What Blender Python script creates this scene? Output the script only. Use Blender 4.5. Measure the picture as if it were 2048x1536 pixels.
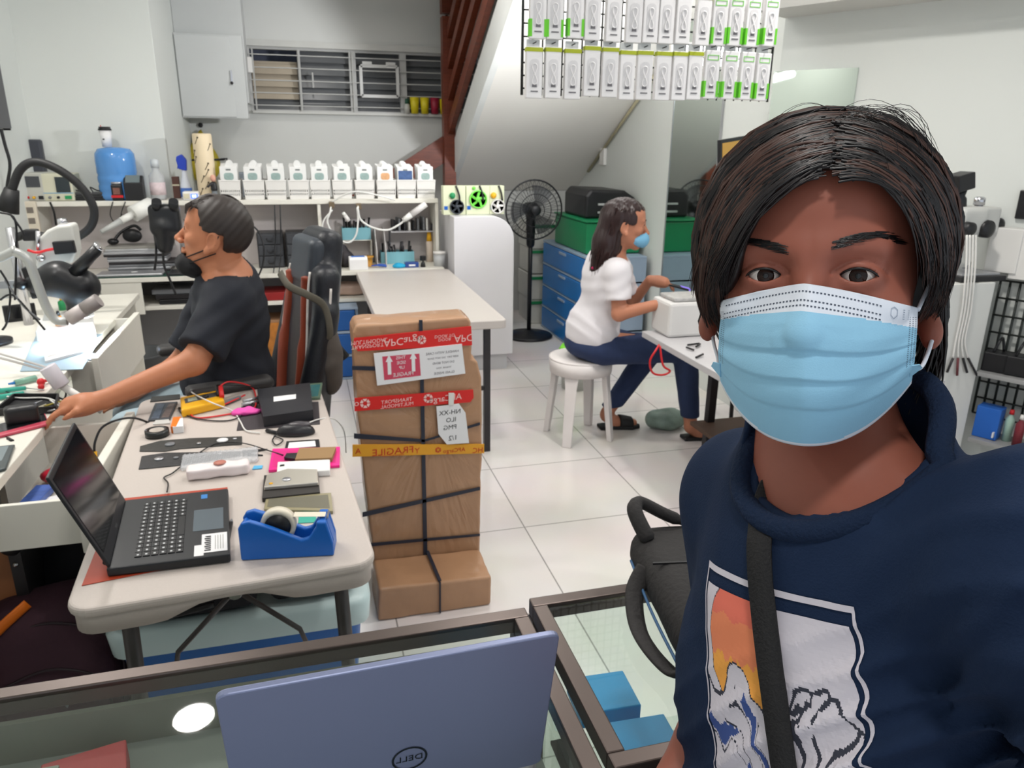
import bpy, math, random
import numpy as np
from mathutils import Matrix, Vector, noise as mnoise
from mathutils.bvhtree import BVHTree
random.seed(7); rng = np.random.default_rng(7)
for _o in list(bpy.data.objects): bpy.data.objects.remove(_o)
SC = bpy.context.scene; COL = SC.collection; PI = math.pi
# ------------------------------------------------------------------ camera, world, exposure, lights
FPX = 1490.0; CAMH = 1.6
_d = np.array([-56, 4562, 1490.]); _d /= np.linalg.norm(_d)
_y = np.array([-430, -490, 1490.]); _y -= _d*(_y@_d); _y /= np.linalg.norm(_y)
_x = np.cross(_d, _y); CR = np.stack([_x, _y, -_d]); CC = np.array([0, 0, CAMH])
cam = bpy.data.cameras.new('camera'); CAM = bpy.data.objects.new('camera', cam); COL.objects.link(CAM)
cam.sensor_width = 36; cam.lens = 36*FPX/2048; cam.clip_start = .02
mw = Matrix.Identity(4)
for i in range(3):
    mw[i][0] = CR[i][0]; mw[i][1] = -CR[i][1]; mw[i][2] = -CR[i][2]; mw[i][3] = CC[i]
CAM.matrix_world = mw; SC.camera = CAM
cam.dof.use_dof = True; cam.dof.focus_distance = .53; cam.dof.aperture_fstop = 24
W = bpy.data.worlds.new('world'); SC.world = W; W.use_nodes = True
W.node_tree.nodes['Background'].inputs[0].default_value = (.86, .93, 1, 1)
W.node_tree.nodes['Background'].inputs[1].default_value = 1.0
SC.view_settings.view_transform = 'Standard'; SC.view_settings.look = 'None'
SC.view_settings.gamma = 1; SC.view_settings.use_curve_mapping = False
SC.view_settings.exposure = -0.04
CEIL = 2.8
LAMPS = [(-.63, 2.98, 7), (.75, 3.0, 12), (-1.25, 3.7, 22), (.8, 4.9, 6), (.2, 6.1, 4), (-1.2, 2.3, 9), (.7, 1.3, 10), (1.8, 2.2, 22), (.05, .1, 9)]  # first reflects in the counter; several others are added to brighten walls and nook
for lx, ly, pw in LAMPS:
    l = bpy.data.lights.new('downlight_and_fill', 'AREA'); l.shape = 'DISK'; l.size = .17; l.energy = pw
    l.color = (1, .965, .92); l.spread = math.radians(165)
    o = bpy.data.objects.new('downlight_and_fill', l); o.location = (lx, ly, CEIL-.034); COL.objects.link(o)
# photo pixel -> place at a known height / depth / side
def ray(px, py): return CR @ np.array([(px-1024)/FPX, (py-768)/FPX, 1.])
def PZ(px, py, z): r = ray(px, py); return CC + r*((z-CAMH)/r[2])
def PY(px, py, y): r = ray(px, py); return CC + r*(y/r[1])
def PX(px, py, x): r = ray(px, py); return CC + r*(x/r[0])
def PD(px, py, d): return CC + ray(px, py)*d
# ------------------------------------------------------------------ materials
def lin(c):
    c = np.asarray(c, float)/255
    return np.where(c <= .04045, c/12.92, ((c+.055)/1.055)**2.4)
MATS = {}
def M(name, rgb, rough=.5, metal=0, nz=.04, sc=6, bump=0, bsc=60, trans=0, alpha=1, spec=.5, coat=0, emit=0, sheen=0, ior=1.45, stretch=None):
    if name in MATS: return MATS[name]
    m = bpy.data.materials.new(name); m.use_nodes = True; MATS[name] = m
    nt = m.node_tree; b = nt.nodes['Principled BSDF']; c = lin(rgb)
    b.inputs['Roughness'].default_value = rough; b.inputs['Metallic'].default_value = metal
    b.inputs['Specular IOR Level'].default_value = spec; b.inputs['IOR'].default_value = ior
    b.inputs['Transmission Weight'].default_value = trans; b.inputs['Alpha'].default_value = alpha
    b.inputs['Coat Weight'].default_value = coat
    if sheen: b.inputs['Sheen Weight'].default_value = sheen
    b.inputs['Base Color'].default_value = (*c, 1)
    if emit:
        b.inputs['Emission Color'].default_value = (*c, 1); b.inputs['Emission Strength'].default_value = emit
    tc = nt.nodes.new('ShaderNodeTexCoord'); src = tc.outputs['Object']
    if stretch:
        mp = nt.nodes.new('ShaderNodeMapping'); mp.inputs['Scale'].default_value = stretch
        nt.links.new(src, mp.inputs[0]); src = mp.outputs[0]
    if nz:
        n = nt.nodes.new('ShaderNodeTexNoise'); n.inputs['Scale'].default_value = sc; n.inputs['Detail'].default_value = 4
        r = nt.nodes.new('ShaderNodeMix'); r.data_type = 'RGBA'
        r.inputs[6].default_value = (*np.clip(c*(1-2*nz), 0, 1), 1); r.inputs[7].default_value = (*np.clip(c*(1+2*nz), 0, 1), 1)
        nt.links.new(src, n.inputs['Vector']); nt.links.new(n.outputs['Fac'], r.inputs[0]); nt.links.new(r.outputs[2], b.inputs['Base Color'])
    if bump:
        n2 = nt.nodes.new('ShaderNodeTexNoise'); n2.inputs['Scale'].default_value = bsc
        bp = nt.nodes.new('ShaderNodeBump'); bp.inputs['Strength'].default_value = bump; bp.inputs['Distance'].default_value = .01
        nt.links.new(src, n2.inputs['Vector']); nt.links.new(n2.outputs['Fac'], bp.inputs['Height']); nt.links.new(bp.outputs[0], b.inputs['Normal'])
    return m
def Mfloor():
    m = M('floor_tile', (214, 209, 206), .16, 0, 0, spec=.5); nt = m.node_tree; b = nt.nodes['Principled BSDF']
    tc = nt.nodes.new('ShaderNodeTexCoord'); mp = nt.nodes.new('ShaderNodeMapping'); mp.inputs['Location'].default_value = (.62-.255, .62*4-2.45, 0)
    br = nt.nodes.new('ShaderNodeTexBrick'); br.offset = 0; br.inputs['Scale'].default_value = 1; br.inputs['Brick Width'].default_value = .62
    br.inputs['Row Height'].default_value = .62; br.inputs['Mortar Size'].default_value = .0028; br.inputs['Bias'].default_value = 0
    br.inputs['Color1'].default_value = (*lin((231, 225, 222)), 1); br.inputs['Color2'].default_value = (*lin((226, 220, 217)), 1); br.inputs['Mortar'].default_value = (*lin((150, 146, 142)), 1)
    n = nt.nodes.new('ShaderNodeTexNoise'); n.inputs['Scale'].default_value = 2.2; n.inputs['Detail'].default_value = 6
    mx = nt.nodes.new('ShaderNodeMix'); mx.data_type = 'RGBA'; mx.blend_type = 'MULTIPLY'; mx.inputs[0].default_value = .18
    nt.links.new(tc.outputs['Object'], mp.inputs[0]); nt.links.new(mp.outputs[0], br.inputs[0]); nt.links.new(tc.outputs['Object'], n.inputs[0])
    nt.links.new(br.outputs['Color'], mx.inputs[6]); nt.links.new(n.outputs['Color'], mx.inputs[7]); nt.links.new(mx.outputs[2], b.inputs['Base Color'])
    return m
# ------------------------------------------------------------------ mesh building
class MB:
    def __init__(s): s.v = []; s.f = []; s.m = []; s.s = []; s.T = None
    def add(s, vs, fs, m=0, sm=False):
        o = len(s.v)
        if s.T is not None: vs = [tuple(s.T @ Vector(v)) for v in vs]
        s.v += [tuple(map(float, v)) for v in vs]; s.f += [tuple(i+o for i in f) for f in fs]; s.m += [m]*len(fs); s.s += [sm]*len(fs); return s
    def box(s, x0, x1, y0, y1, z0, z1, m=0):
        return s.add([(x, y, z) for z in (z0, z1) for y in (y0, y1) for x in (x0, x1)],
                     [(0, 2, 3, 1), (4, 5, 7, 6), (0, 1, 5, 4), (2, 6, 7, 3), (0, 4, 6, 2), (1, 3, 7, 5)], m)
    def bx(s, c, d, r=(0, 0, 0), m=0):
        R = Matrix.Translation(c) @ (Matrix.Rotation(r[2], 4, 'Z') @ Matrix.Rotation(r[1], 4, 'Y') @ Matrix.Rotation(r[0], 4, 'X'))
        h = [k/2 for k in d]
        return s.add([R @ Vector((x*h[0], y*h[1], z*h[2])) for z in (-1, 1) for y in (-1, 1) for x in (-1, 1)],
                     [(0, 2, 3, 1), (4, 5, 7, 6), (0, 1, 5, 4), (2, 6, 7, 3), (0, 4, 6, 2), (1, 3, 7, 5)], m)
    def beam(s, a, b, w, h, m=0, up=(0, 0, 1)):
        a = Vector(a); b = Vector(b); d = (b-a).normalized(); u = Vector(up); x = d.cross(u)
        if x.length < 1e-4: x = d.cross(Vector((1, 0, 0)))
        x.normalize(); u = x.cross(d); x *= w/2; u *= h/2
        return s.add([a-x-u, a+x-u, a-x+u, a+x+u, b-x-u, b+x-u, b-x+u, b+x+u],
                     [(0, 2, 3, 1), (4, 5, 7, 6), (0, 1, 5, 4), (2, 6, 7, 3), (0, 4, 6, 2), (1, 3, 7, 5)], m)
    def tube(s, pts, r, n=8, m=0, cap=True, closed=False, flat=1):
        P = [Vector(p) for p in pts]; k = len(P); rs = r if hasattr(r, '__len__') else [r]*k
        vs = []; u = None
        for i in range(k):
            if closed: t = P[(i+1) % k]-P[i-1]
            else: t = P[min(i+1, k-1)]-P[max(i-1, 0)]
            t = t.normalized() if t.length > 1e-9 else Vector((0, 0, 1))
            if u is None:
                u = t.orthogonal().normalized()
            u = u-t*u.dot(t)
            u = u.normalized() if u.length > 1e-6 else t.orthogonal().normalized()
            w = t.cross(u)
            for j in range(n):
                a = 2*PI*j/n; vs.append(P[i]+(u*math.cos(a)+w*math.sin(a)*flat)*rs[i])
        fs = [(i*n+j, i*n+(j+1) % n, ((i+1) % k)*n+(j+1) % n, ((i+1) % k)*n+j) for i in range(k if closed else k-1) for j in range(n)]
        s.add(vs, fs, m, True)
        if cap and not closed:
            o = len(s.v)-k*n; s.f += [tuple(o+j for j in reversed(range(n))), tuple(o+(k-1)*n+j for j in range(n))]; s.m += [m]*2; s.s += [False]*2
        return s
    def cyl(s, a, b, r, r2=None, n=20, m=0): return s.tube([a, b], [r, r if r2 is None else r2], n, m)
    def lathe(s, prof, c=(0, 0, 0), n=28, m=0, ax='Z', sm=True):
        R = {'Z': Matrix.Identity(3), 'Y': Matrix.Rotation(PI/2, 3, 'X'), 'X': Matrix.Rotation(PI/2, 3, 'Y')}[ax] if isinstance(ax, str) else Vector((0, 0, 1)).rotation_difference(Vector(ax)).to_matrix()
        vs = [Vector(c)+R @ Vector((r*math.cos(2*PI*j/n), r*math.sin(2*PI*j/n), z)) for r, z in prof for j in range(n)]; k = len(prof)
        s.add(vs, [(i*n+j, i*n+(j+1) % n, (i+1)*n+(j+1) % n, (i+1)*n+j) for i in range(k-1) for j in range(n)], m, sm)
        o = len(s.v)-k*n
        for i, e in ((0, 0), (k-1, 1)):
            if prof[i][0] > 1e-4: s.f.append(tuple(o+i*n+(j if e else n-1-j) for j in range(n))); s.m.append(m); s.s.append(False)
        return s
    def ball(s, c, r, n=16, m=0):
        r = r if hasattr(r, '__len__') else (r, r, r); k = n//2+1
        vs = [(c[0]+r[0]*math.sin(PI*i/(k-1))*math.cos(2*PI*j/n), c[1]+r[1]*math.sin(PI*i/(k-1))*math.sin(2*PI*j/n), c[2]-r[2]*math.cos(PI*i/(k-1))) for i in range(k) for j in range(n)]
        return s.add(vs, [(i*n+j, i*n+(j+1) % n, (i+1)*n+(j+1) % n, (i+1)*n+j) for i in range(k-1) for j in range(n)], m, True)
    def prism(s, poly, a, b, ax='Z', m=0):
        """poly: 2D outline; extruded from a to b along axis (Z: xy, Y: xz, X: yz)"""
        f = {'Z': lambda p, t: (p[0], p[1], t), 'Y': lambda p, t: (p[0], t, p[1]), 'X': lambda p, t: (t, p[0], p[1])}[ax]
        k = len(poly); vs = [f(p, a) for p in poly]+[f(p, b) for p in poly]
        return s.add(vs, [tuple(range(k-1, -1, -1)), tuple(range(k, 2*k))]+[(i, (i+1) % k, k+(i+1) % k, k+i) for i in range(k)], m)
    def poly(s, pts, m=0): return s.add(pts, [tuple(range(len(pts)))], m)
    def grid(s, P, m=0, sm=True, wrap=False):
        P = np.asarray(P, float); a, b = P.shape[:2]; vs = [tuple(p) for p in P.reshape(-1, 3)]
        return s.add(vs, [(i*b+j, i*b+(j+1) % b, (i+1)*b+(j+1) % b, (i+1)*b+j) for i in range(a-1) for j in range(b if wrap else b-1)], m, sm)
    def build(s, name, mats, parent=None, bev=0, seg=2, local=False, at=None):
        me = bpy.data.meshes.new(name); o = bpy.data.objects.new(name, me); COL.objects.link(o)
        v = np.array(s.v, float).reshape(-1, 3)
        if parent is not None:
            o.parent = parent; root = parent
            while root.parent is not None: root = root.parent
            if not local:
                mi = np.array((Matrix.Translation(root.location) @ Matrix.Rotation(root.rotation_euler.z, 4, 'Z')).inverted())
                v = v @ mi[:3, :3].T+mi[:3, 3]
        elif not local:
            c = np.array(at) if at is not None else np.array([(v[:, 0].min()+v[:, 0].max())/2, (v[:, 1].min()+v[:, 1].max())/2, v[:, 2].min()])
            v = v-c; o.location = c
        me.from_pydata([tuple(p) for p in v], [], s.f)
        for x in (mats if isinstance(mats, (list, tuple)) else [mats]): me.materials.append(x)
        me.polygons.foreach_set('material_index', s.m); me.polygons.foreach_set('use_smooth', s.s); me.update()
        if bev:
            b = o.modifiers.new('bevel', 'BEVEL'); b.width = bev; b.segments = seg; b.limit_method = 'ANGLE'; b.angle_limit = .7
        return o
def B(*a, **k): return MB().box(*a, **k)
def tag(o, label, cat, group=None, kind=None):
    if label: o['label'] = label
    if cat: o['category'] = cat
    if group: o['group'] = group
    if kind: o['kind'] = kind
    return o
def thing(name, label, cat, loc=(0, 0, 0), rz=0, group=None):
    o = bpy.data.objects.new(name, None); COL.objects.link(o); o.empty_display_size = .05
    o.location = [float(k) for k in loc]; o.rotation_euler = (0, 0, rz); return tag(o, label, cat, group)
def struct(name, mb, m, parent=None, bev=0):
    o = mb.build(name, m, parent, bev)
    if parent is None: o['kind'] = 'structure'
    return o
def dup(root, loc, rz=None, label=None, group=None, sc=None):
    def cp(o, p):
        c = o.copy(); COL.objects.link(c); c.parent = p
        for ch in [x for x in COL.objects if x.parent == o]: cp(ch, c)
        return c
    kids = KIDS(root)
    r = root.copy(); COL.objects.link(r); r.location = [float(k) for k in loc]
    if rz is not None: r.rotation_euler = (0, 0, rz)
    if sc is not None: r.scale = sc
    if label: r['label'] = label
    if group: r['group'] = group
    for ch in kids:
        c = ch.copy(); COL.objects.link(c); c.parent = r
        for g in KIDS(ch):
            d = g.copy(); COL.objects.link(d); d.parent = c
    return r
def KIDS(o): return list(o.children)
def text_polys(txt, size, bold=0):
    cu = bpy.data.curves.new('tmp', 'FONT'); cu.body = txt; cu.size = size; cu.align_x = 'CENTER'; cu.align_y = 'CENTER'; cu.resolution_u = 2; cu.offset = bold
    o = bpy.data.objects.new('tmp', cu); COL.objects.link(o); dg = bpy.context.evaluated_depsgraph_get(); dg.update()
    me = o.evaluated_get(dg).to_mesh(); vs = [tuple(v.co) for v in me.vertices]; fs = [tuple(p.vertices) for p in me.polygons]
    o.evaluated_get(dg).to_mesh_clear(); bpy.data.objects.remove(o); bpy.data.curves.remove(cu); return vs, fs
def text(mb, txt, size, origin, right, up, m=0, mirror=False, sx=1, bold=0):
    vs, fs = text_polys(txt, size, bold); o = Vector(origin); r = Vector(right).normalized(); u = Vector(up).normalized()
    k = -sx if mirror else sx
    return mb.add([o+r*(v[0]*k)+u*v[1] for v in vs], [tuple(reversed(f)) if mirror else f for f in fs], m)
def arc(c, r, a0, a1, n): return [(c[0]+r*math.cos(a0+(a1-a0)*i/n), c[1]+r*math.sin(a0+(a1-a0)*i/n)) for i in range(n+1)]
def rrect(x0, x1, y0, y1, r, n=4):
    return arc((x1-r, y0+r), r, -PI/2, 0, n)+arc((x1-r, y1-r), r, 0, PI/2, n)+arc((x0+r, y1-r), r, PI/2, PI, n)+arc((x0+r, y0+r), r, PI, 1.5*PI, n)
def smooth_path(pts, n=6):
    P = [Vector(p) for p in pts]; out = []
    for i in range(len(P)-1):
        a, b, c, d = P[max(i-1, 0)], P[i], P[i+1], P[min(i+2, len(P)-1)]
        for k in range(n):
            t = k/n; out.append(.5*((2*b)+(c-a)*t+(2*a-5*b+4*c-d)*t*t+(3*b-a-3*c+d)*t**3))
    return out+[P[-1]]
# common materials
WALLM = M('white_wall_paint', (217, 220, 216), .6, nz=.012, sc=1.5); WHITE = M('white_laminate', (225, 222, 212), .4, nz=.02)
WHITEP = M('white_plastic', (228, 226, 222), .35, nz=.01); BLACK = M('black_plastic', (26, 26, 29), .4, nz=.05); DARK = M('dark_metal', (58, 56, 58), .4, .6)
CHROME = M('chrome', (200, 200, 205), .18, 1, nz=0); GREYP = M('grey_plastic', (120, 122, 126), .45); CREAM = M('cream_plastic', (215, 207, 180), .45)
RED = M('red_plastic', (200, 35, 40), .35); BLUE = M('blue_plastic', (22, 92, 182), .35, nz=.02); BLUEDK = M('blue_drawer', (28, 88, 160), .35, nz=.1, sc=3)
GREEN = M('green_plastic', (35, 140, 85), .45); YEL = M('yellow_plastic', (235, 175, 30), .4); ORANGE = M('orange_plastic', (235, 120, 30), .4)
PAPER = M('white_paper', (232, 231, 232), .6, nz=.01); CARD = M('cardboard', (170, 130, 96), .65, nz=.06, sc=9); SCREEN = M('dark_screen', (22, 23, 26), .12, nz=.02)
RUBBER = M('black_rubber', (24, 24, 26), .55); SILVER = M('silver_metal', (185, 186, 190), .3, .7, nz=.02); WOOD = M('dark_red_wood', (112, 52, 32), .4, nz=.25, sc=9, stretch=(1, 1, 8))
PCB = M('circuit_board', (52, 52, 50), .5, nz=.3, sc=90); TEAL = M('teal_plastic', (60, 170, 150), .45); CLEAR = M('clear_plastic', (235, 240, 245), .08, trans=.0, alpha=.22, nz=0)
GREENM = M('green_mat', (38, 78, 66), .6); LEATHER = M('black_leather', (34, 36, 42), .38, bump=.15, bsc=180); SKIN = M('tan_skin', (188, 122, 88), .5, nz=.05, sc=18)
LIME = M('lime_green_print', (104, 200, 42), .4, nz=.02); OLIVE = M('olive_green_print', (168, 178, 40), .45)
# ------------------------------------------------------------------ implicit surfaces (numpy surface nets)
def smin(a, b, k=.03):
    h = np.clip(.5+.5*(b-a)/k, 0, 1); return b*(1-h)+a*h-k*h*(1-h)
def smax(a, b, k=.02): return -smin(-a, -b, k)
def s_cap(P, a, b, ra, rb=None):
    rb = ra if rb is None else rb; a = np.asarray(a, float); b = np.asarray(b, float); d = b-a; L = d@d+1e-12
    q = [P[i]-a[i] for i in range(3)]; t = np.clip((q[0]*d[0]+q[1]*d[1]+q[2]*d[2])/L, 0, 1)
    return np.sqrt((q[0]-t*d[0])**2+(q[1]-t*d[1])**2+(q[2]-t*d[2])**2)-(ra+(rb-ra)*t)
def s_chain(P, pts, rs, k=.02):
    r = None
    for i in range(len(pts)-1):
        c = s_cap(P, pts[i], pts[i+1], rs[i], rs[i+1]); r = c if r is None else smin(r, c, k)
    return r
def rotP(P, c, R=None):
    q = [P[i]-c[i] for i in range(3)]
    if R is None: return q
    R = np.array(R.to_3x3() if isinstance(R, Matrix) else R)
    return [R[0][i]*q[0]+R[1][i]*q[1]+R[2][i]*q[2] for i in range(3)]
def s_ell(P, c, r, R=None):
    q = rotP(P, c, R); k0 = np.sqrt((q[0]/r[0])**2+(q[1]/r[1])**2+(q[2]/r[2])**2); k1 = np.sqrt((q[0]/r[0]**2)**2+(q[1]/r[1]**2)**2+(q[2]/r[2]**2)**2)+1e-9
    return k0*(k0-1)/k1
def s_box(P, c, h, R=None, r=.01):
    q = rotP(P, c, R); d = [np.abs(q[i])-(h[i]-r) for i in range(3)]
    return np.sqrt(sum(np.maximum(x, 0)**2 for x in d))+np.minimum(np.maximum(np.maximum(d[0], d[1]), d[2]), 0)-r
def snet(f, lo, hi, h):
    ax = [np.arange(lo[i], hi[i]+h, h, dtype=np.float32) for i in range(3)]
    P = np.meshgrid(*ax, indexing='ij'); v = np.asarray(f(P), np.float32); ins = v < 0; n = v.shape
    cn = tuple(k-1 for k in n); acc = np.zeros(cn+(3,), np.float32); cnt = np.zeros(cn, np.float32)
    sl = lambda o: tuple(slice(o[i], o[i]+cn[i]) for i in range(3))
    cor = [(i, j, k) for i in (0, 1) for j in (0, 1) for k in (0, 1)]
    for a in cor:
        for d in range(3):
            if a[d]: continue
            b = list(a); b[d] = 1; va, vb = v[sl(a)], v[sl(b)]; x = (va < 0) != (vb < 0)
            t = np.where(x, va/(va-vb+1e-20), 0)
            for m in range(3): acc[..., m] += np.where(x, a[m]+(t if m == d else 0), 0)
            cnt += x
    idx = -np.ones(cn, np.int64); ac = cnt > 0; idx[ac] = np.arange(ac.sum())
    base = np.stack(np.meshgrid(*[np.arange(k) for k in cn], indexing='ij'), -1)[ac]
    V = (base+acc[ac]/cnt[ac][:, None])*h+np.array([ax[i][0] for i in range(3)])
    F = []
    for d in range(3):
        u, w = (d+1) % 3, (d+2) % 3
        s0 = [slice(1, cn[i]) for i in range(3)]; s0[d] = slice(0, n[d]-1); s1 = list(s0); s1[d] = slice(1, n[d])
        A = ins[tuple(s0)]; Bv = ins[tuple(s1)]
        def g(du, dw):
            s_ = [None]*3; s_[d] = slice(0, cn[d]); s_[u] = slice(1-du, cn[u]-du); s_[w] = slice(1-dw, cn[w]-dw); return idx[tuple(s_)]
        q = [g(1, 1), g(0, 1), g(0, 0), g(1, 0)]
        for sel, rev in ((A & ~Bv, False), (~A & Bv, True)):
            f4 = np.stack([x[sel] for x in (q if not rev else q[::-1])], -1)
            F.append(f4[(f4 >= 0).all(1)])
    return V, np.concatenate(F)
def add_np(mb, V, F, m=0, sm=True, mi=None):
    o = len(mb.v); mb.v += [tuple(map(float, p)) for p in V]; mb.f += [tuple(int(i)+o for i in f) for f in F]
    mb.m += ([m]*len(F) if mi is None else [int(i) for i in mi]); mb.s += [sm]*len(F); return mb
def sdf(f, lo, hi, h, mb=None, m=0, sel=None):
    V, F = snet(f, lo, hi, h); mb = mb or MB()
    mi = None if sel is None else sel(V[F].mean(1)); return add_np(mb, V, F, m, True, mi)
def wob(P, a, s, ph=0):
    return a*(np.sin(P[0]*s+ph+1.3*np.sin(P[1]*s*.7))+np.sin(P[1]*s*1.13+2*ph+np.sin(P[2]*s*.8))+np.sin(P[2]*s*.93+ph*3+1.1*np.sin(P[0]*s*.6)))/3
def face_of(o):  # world-space BVH of an object's own mesh
    me = o.data; mwo = o.matrix_basis if o.parent is None else (Matrix.Translation(o.parent.location) @ Matrix.Rotation(o.parent.rotation_euler.z, 4, 'Z'))
    return BVHTree.FromPolygons([mwo @ v.co for v in me.vertices], [tuple(p.vertices) for p in me.polygons])
# ------------------------------------------------------------------ room shell
XL = -1.64; YB = 7.0; XR = 2.55; YC = 3.83
struct('floor', B(-2.2, 4.6, -1.6, 7.2, -.1, 0), Mfloor())
struct('ceiling', B(-2.2, 4.6, -1.6, 7.2, CEIL, CEIL+.1), M('ceiling_paint', (226, 226, 222), .7))
struct('wall_left', B(XL-.1, XL, -1.6, 5.65, 0, CEIL), WALLM)
struct('wall_nook', B(XL-.1, -.847, 5.65, 7.1, 0, CEIL), WALLM, bev=.004)
wx0, wx1, wz0, wz1 = -.34, 1.62, 1.815, 2.315
w = MB(); w.box(-.847, wx0, YB, YB+.14, 0, CEIL); w.box(wx1, XR+.2, YB, YB+.14, 0, CEIL); w.box(wx0, wx1, YB, YB+.14, 0, wz0); w.box(wx0, wx1, YB, YB+.14, wz1, CEIL)
struct('wall_back', w, M('grey_white_wall', (205, 206, 203), .6, nz=.015, sc=1.5))
struct('wall_right', B(XR, XR+.12, YC, 7.1, 0, CEIL), WALLM)
sd = Vector((.454, -.891, 0)); wa = Vector((XR, YC, 0)); wb = wa+sd*6; nn = Vector((.891, .454, 0))*.12
struct('wall_slanted', MB().prism([wa[:2], wb[:2], (wb+nn)[:2], (wa+nn)[:2]], 0, CEIL), WALLM)
# low beam along the slanted wall, ends at the corner
bm_ = MB().prism([(wa-nn*2.6)[:2], (wa-nn*2.6+sd*4)[:2], (wa+sd*4)[:2], wa[:2]], 2.235, CEIL-.001)
struct('trim_beam', bm_, M('beam_paint', (212, 211, 206), .65, nz=.02))
struct('trim_window', MB().box(wx0-.03, wx1+.03, YB-.03, YB, wz1, wz1+.05).box(wx0, wx1+.03, YB-.05, YB, wz0-.02, wz0), M('window_paint', (196, 196, 192), .5))
# window: louvres, frame, grille
wn = thing('window_1', None, None, (wx0, YB, wz0)); wn['kind'] = 'structure'
glass = M('frosted_louvre', (100, 102, 104), .3, nz=.1, sc=4); dust = M('dusty_louvre', (176, 164, 146), .5, nz=.06, sc=7)
fr = MB(); xs = [wx0, .06, .5, .93, 1.3, wx1]
for i, x in enumerate(xs):
    if 1 < i < 5: fr.box(x-.028, x+.028, YB-.005, YB+.06, wz0, wz1)
    else: fr.box(x-.012, x+.012, YB-.005, YB+.06, wz0, wz1)
fr.box(wx0, wx1, YB+.0, YB+.06, wz1-.02, wz1); fr.box(wx0, wx1, YB+.0, YB+.06, wz0, wz0+.012)
fr.build('window_frame', M('grey_white_paint', (182, 182, 180), .5), wn)
for i in range(5):
    for k in range(5):
        zc = wz0+.05+k*.098
        if i == 0 and k == 4: continue
        o = MB().bx(((xs[i]+xs[i+1])/2, YB+.075, zc), (xs[i+1]-xs[i]-.03, .006, .108), (-.35, 0, 0)).build('louvre_pane', dust if i == 0 and k > 0 else glass, wn)
g = MB(); gm = M('grille_paint', (178, 178, 175), .45)
for k in range(5): g.beam((wx0, YB-.018, wz0+.045+k*.098), (wx1, YB-.018, wz0+.045+k*.098), .012, .008)
for x in (wx0+.035, .06, .165, .5): g.beam((x, YB-.022, wz0+(.19 if x == .165 else 0)), (x, YB-.022, wz1-(.19 if x == .165 else .02)), .012, .012)
g.build('window_grille', gm, wn)
g = MB(); c = PY(759, 163, YB-.03); hw, hh = .155, .12
for a, b in (((-1, -1), (1, -1)), ((1, -1), (1, 1)), ((1, 1), (-1, 1)), ((-1, 1), (-1, -1))):
    g.beam((c[0]+a[0]*hw, YB-.03, c[2]+a[1]*hh), (c[0]+b[0]*hw, YB-.03, c[2]+b[1]*hh), .025, .02, up=(0, 1, 0))
for dx in (-.1, .1): g.box(c[0]+dx-.04, c[0]+dx+.04, YB-.04, YB-.02, c[2]+hh, c[2]+hh+.035)
g.build('escape_hatch', M('hatch_paint', (205, 205, 203), .45), wn)
struct('wall_light_block', B(wx0-.5, wx1+.5, YB+.4, YB+.45, 1.3, CEIL), M('backing_grey', (70, 74, 88), .8))  # added dim board behind the louvres, keeps world light out of the window
# staircase with white soffit, dark wood rail boards
st = thing('staircase', 'white sloping staircase with dark red wooden rails rising to the right', 'staircase', (1.9, 5.8, 0))
x0, x1 = 1.34, XR-.002; sl = (2.40-1.185)/(4.8-6.93)
zs = lambda y: 1.185+sl*(y-6.93)
ya, yb = 6.98, 4.15
MB().prism([(ya, zs(ya)), (yb, zs(yb)), (yb, zs(yb)+.16), (ya, zs(ya)+.16)], x0+.02, x1, 'X').build('soffit', M('soffit_paint', (234, 231, 225), .65, nz=.015, sc=2), st)
MB().prism([(ya, zs(ya)-.01), (yb, zs(yb)-.01), (yb, zs(yb)+.27), (ya, zs(ya)+.27)], x0-.03, x0+.02, 'X').build('side_panel', M('stair_white', (222, 224, 222), .55), st)
for i in range(9):
    y = 6.75-i*.27; z = zs(y)+.16
    if z < 2.62: B(x0+.02, x1, y-.27, y+.02, z+.1, z+.14).build('tread', WOOD, st)
for k, (dz, th) in enumerate(((.36, .1), (.62, .08), (.86, .07), (1.1, .08))):
    MB().beam((x0-.06, 6.75, zs(6.75)+dz), (x0-.06, 5.0, min(zs(5.0)+dz, 9)), .045, th).build('rail', WOOD, st)
for y in (6.7,): MB().box(x0-.12, x0-.02, y-.05, y+.05, .0, zs(y)+1.25).build('newel_post', WOOD, st)
p1 = PY(908, 285, 6.72); p2 = PY(805, 352, 6.72)
MB().beam(p1, p1+(p2-p1)*1.9, .05, .19).build('lower_stringer', WOOD, st)
# thin conduit where soffit meets wall
pa = Vector((XR-.02, 6.6, zs(6.6)-.03)); pb = Vector((XR-.02, 5.0, zs(5.0)-.03))
tag(MB().tube([pa, pb], .012).build('cable_conduit', M('cream_conduit', (190, 182, 150), .5)), 'thin cream cable conduit running up where the stair soffit meets the wall', 'conduit')
# ceiling downlights, also modelled at the added fill positions
for i, (lx, ly, pw) in enumerate(LAMPS):
    t = thing('ceiling_and_fill_light', 'round white recessed ceiling downlight', 'ceiling light', (lx, ly, CEIL-.03), group='recessed ceiling downlights') if i == 0 else dup(t0, (lx, ly, CEIL-.03))
    if i == 0:
        t0 = t; MB().lathe([(.088, 0), (.105, 0), (.105, .029), (.088, .029), (.088, 0)], (lx, ly, CEIL-.03)).build('rim', WHITEP, t)
        MB().lathe([(.0, .0), (.087, .0), (.087, .004), (0, .004)], (lx, ly, CEIL-.022)).build('diffuser', M('lamp_glow', (255, 250, 240), .5, nz=0, emit=14), t)
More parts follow.
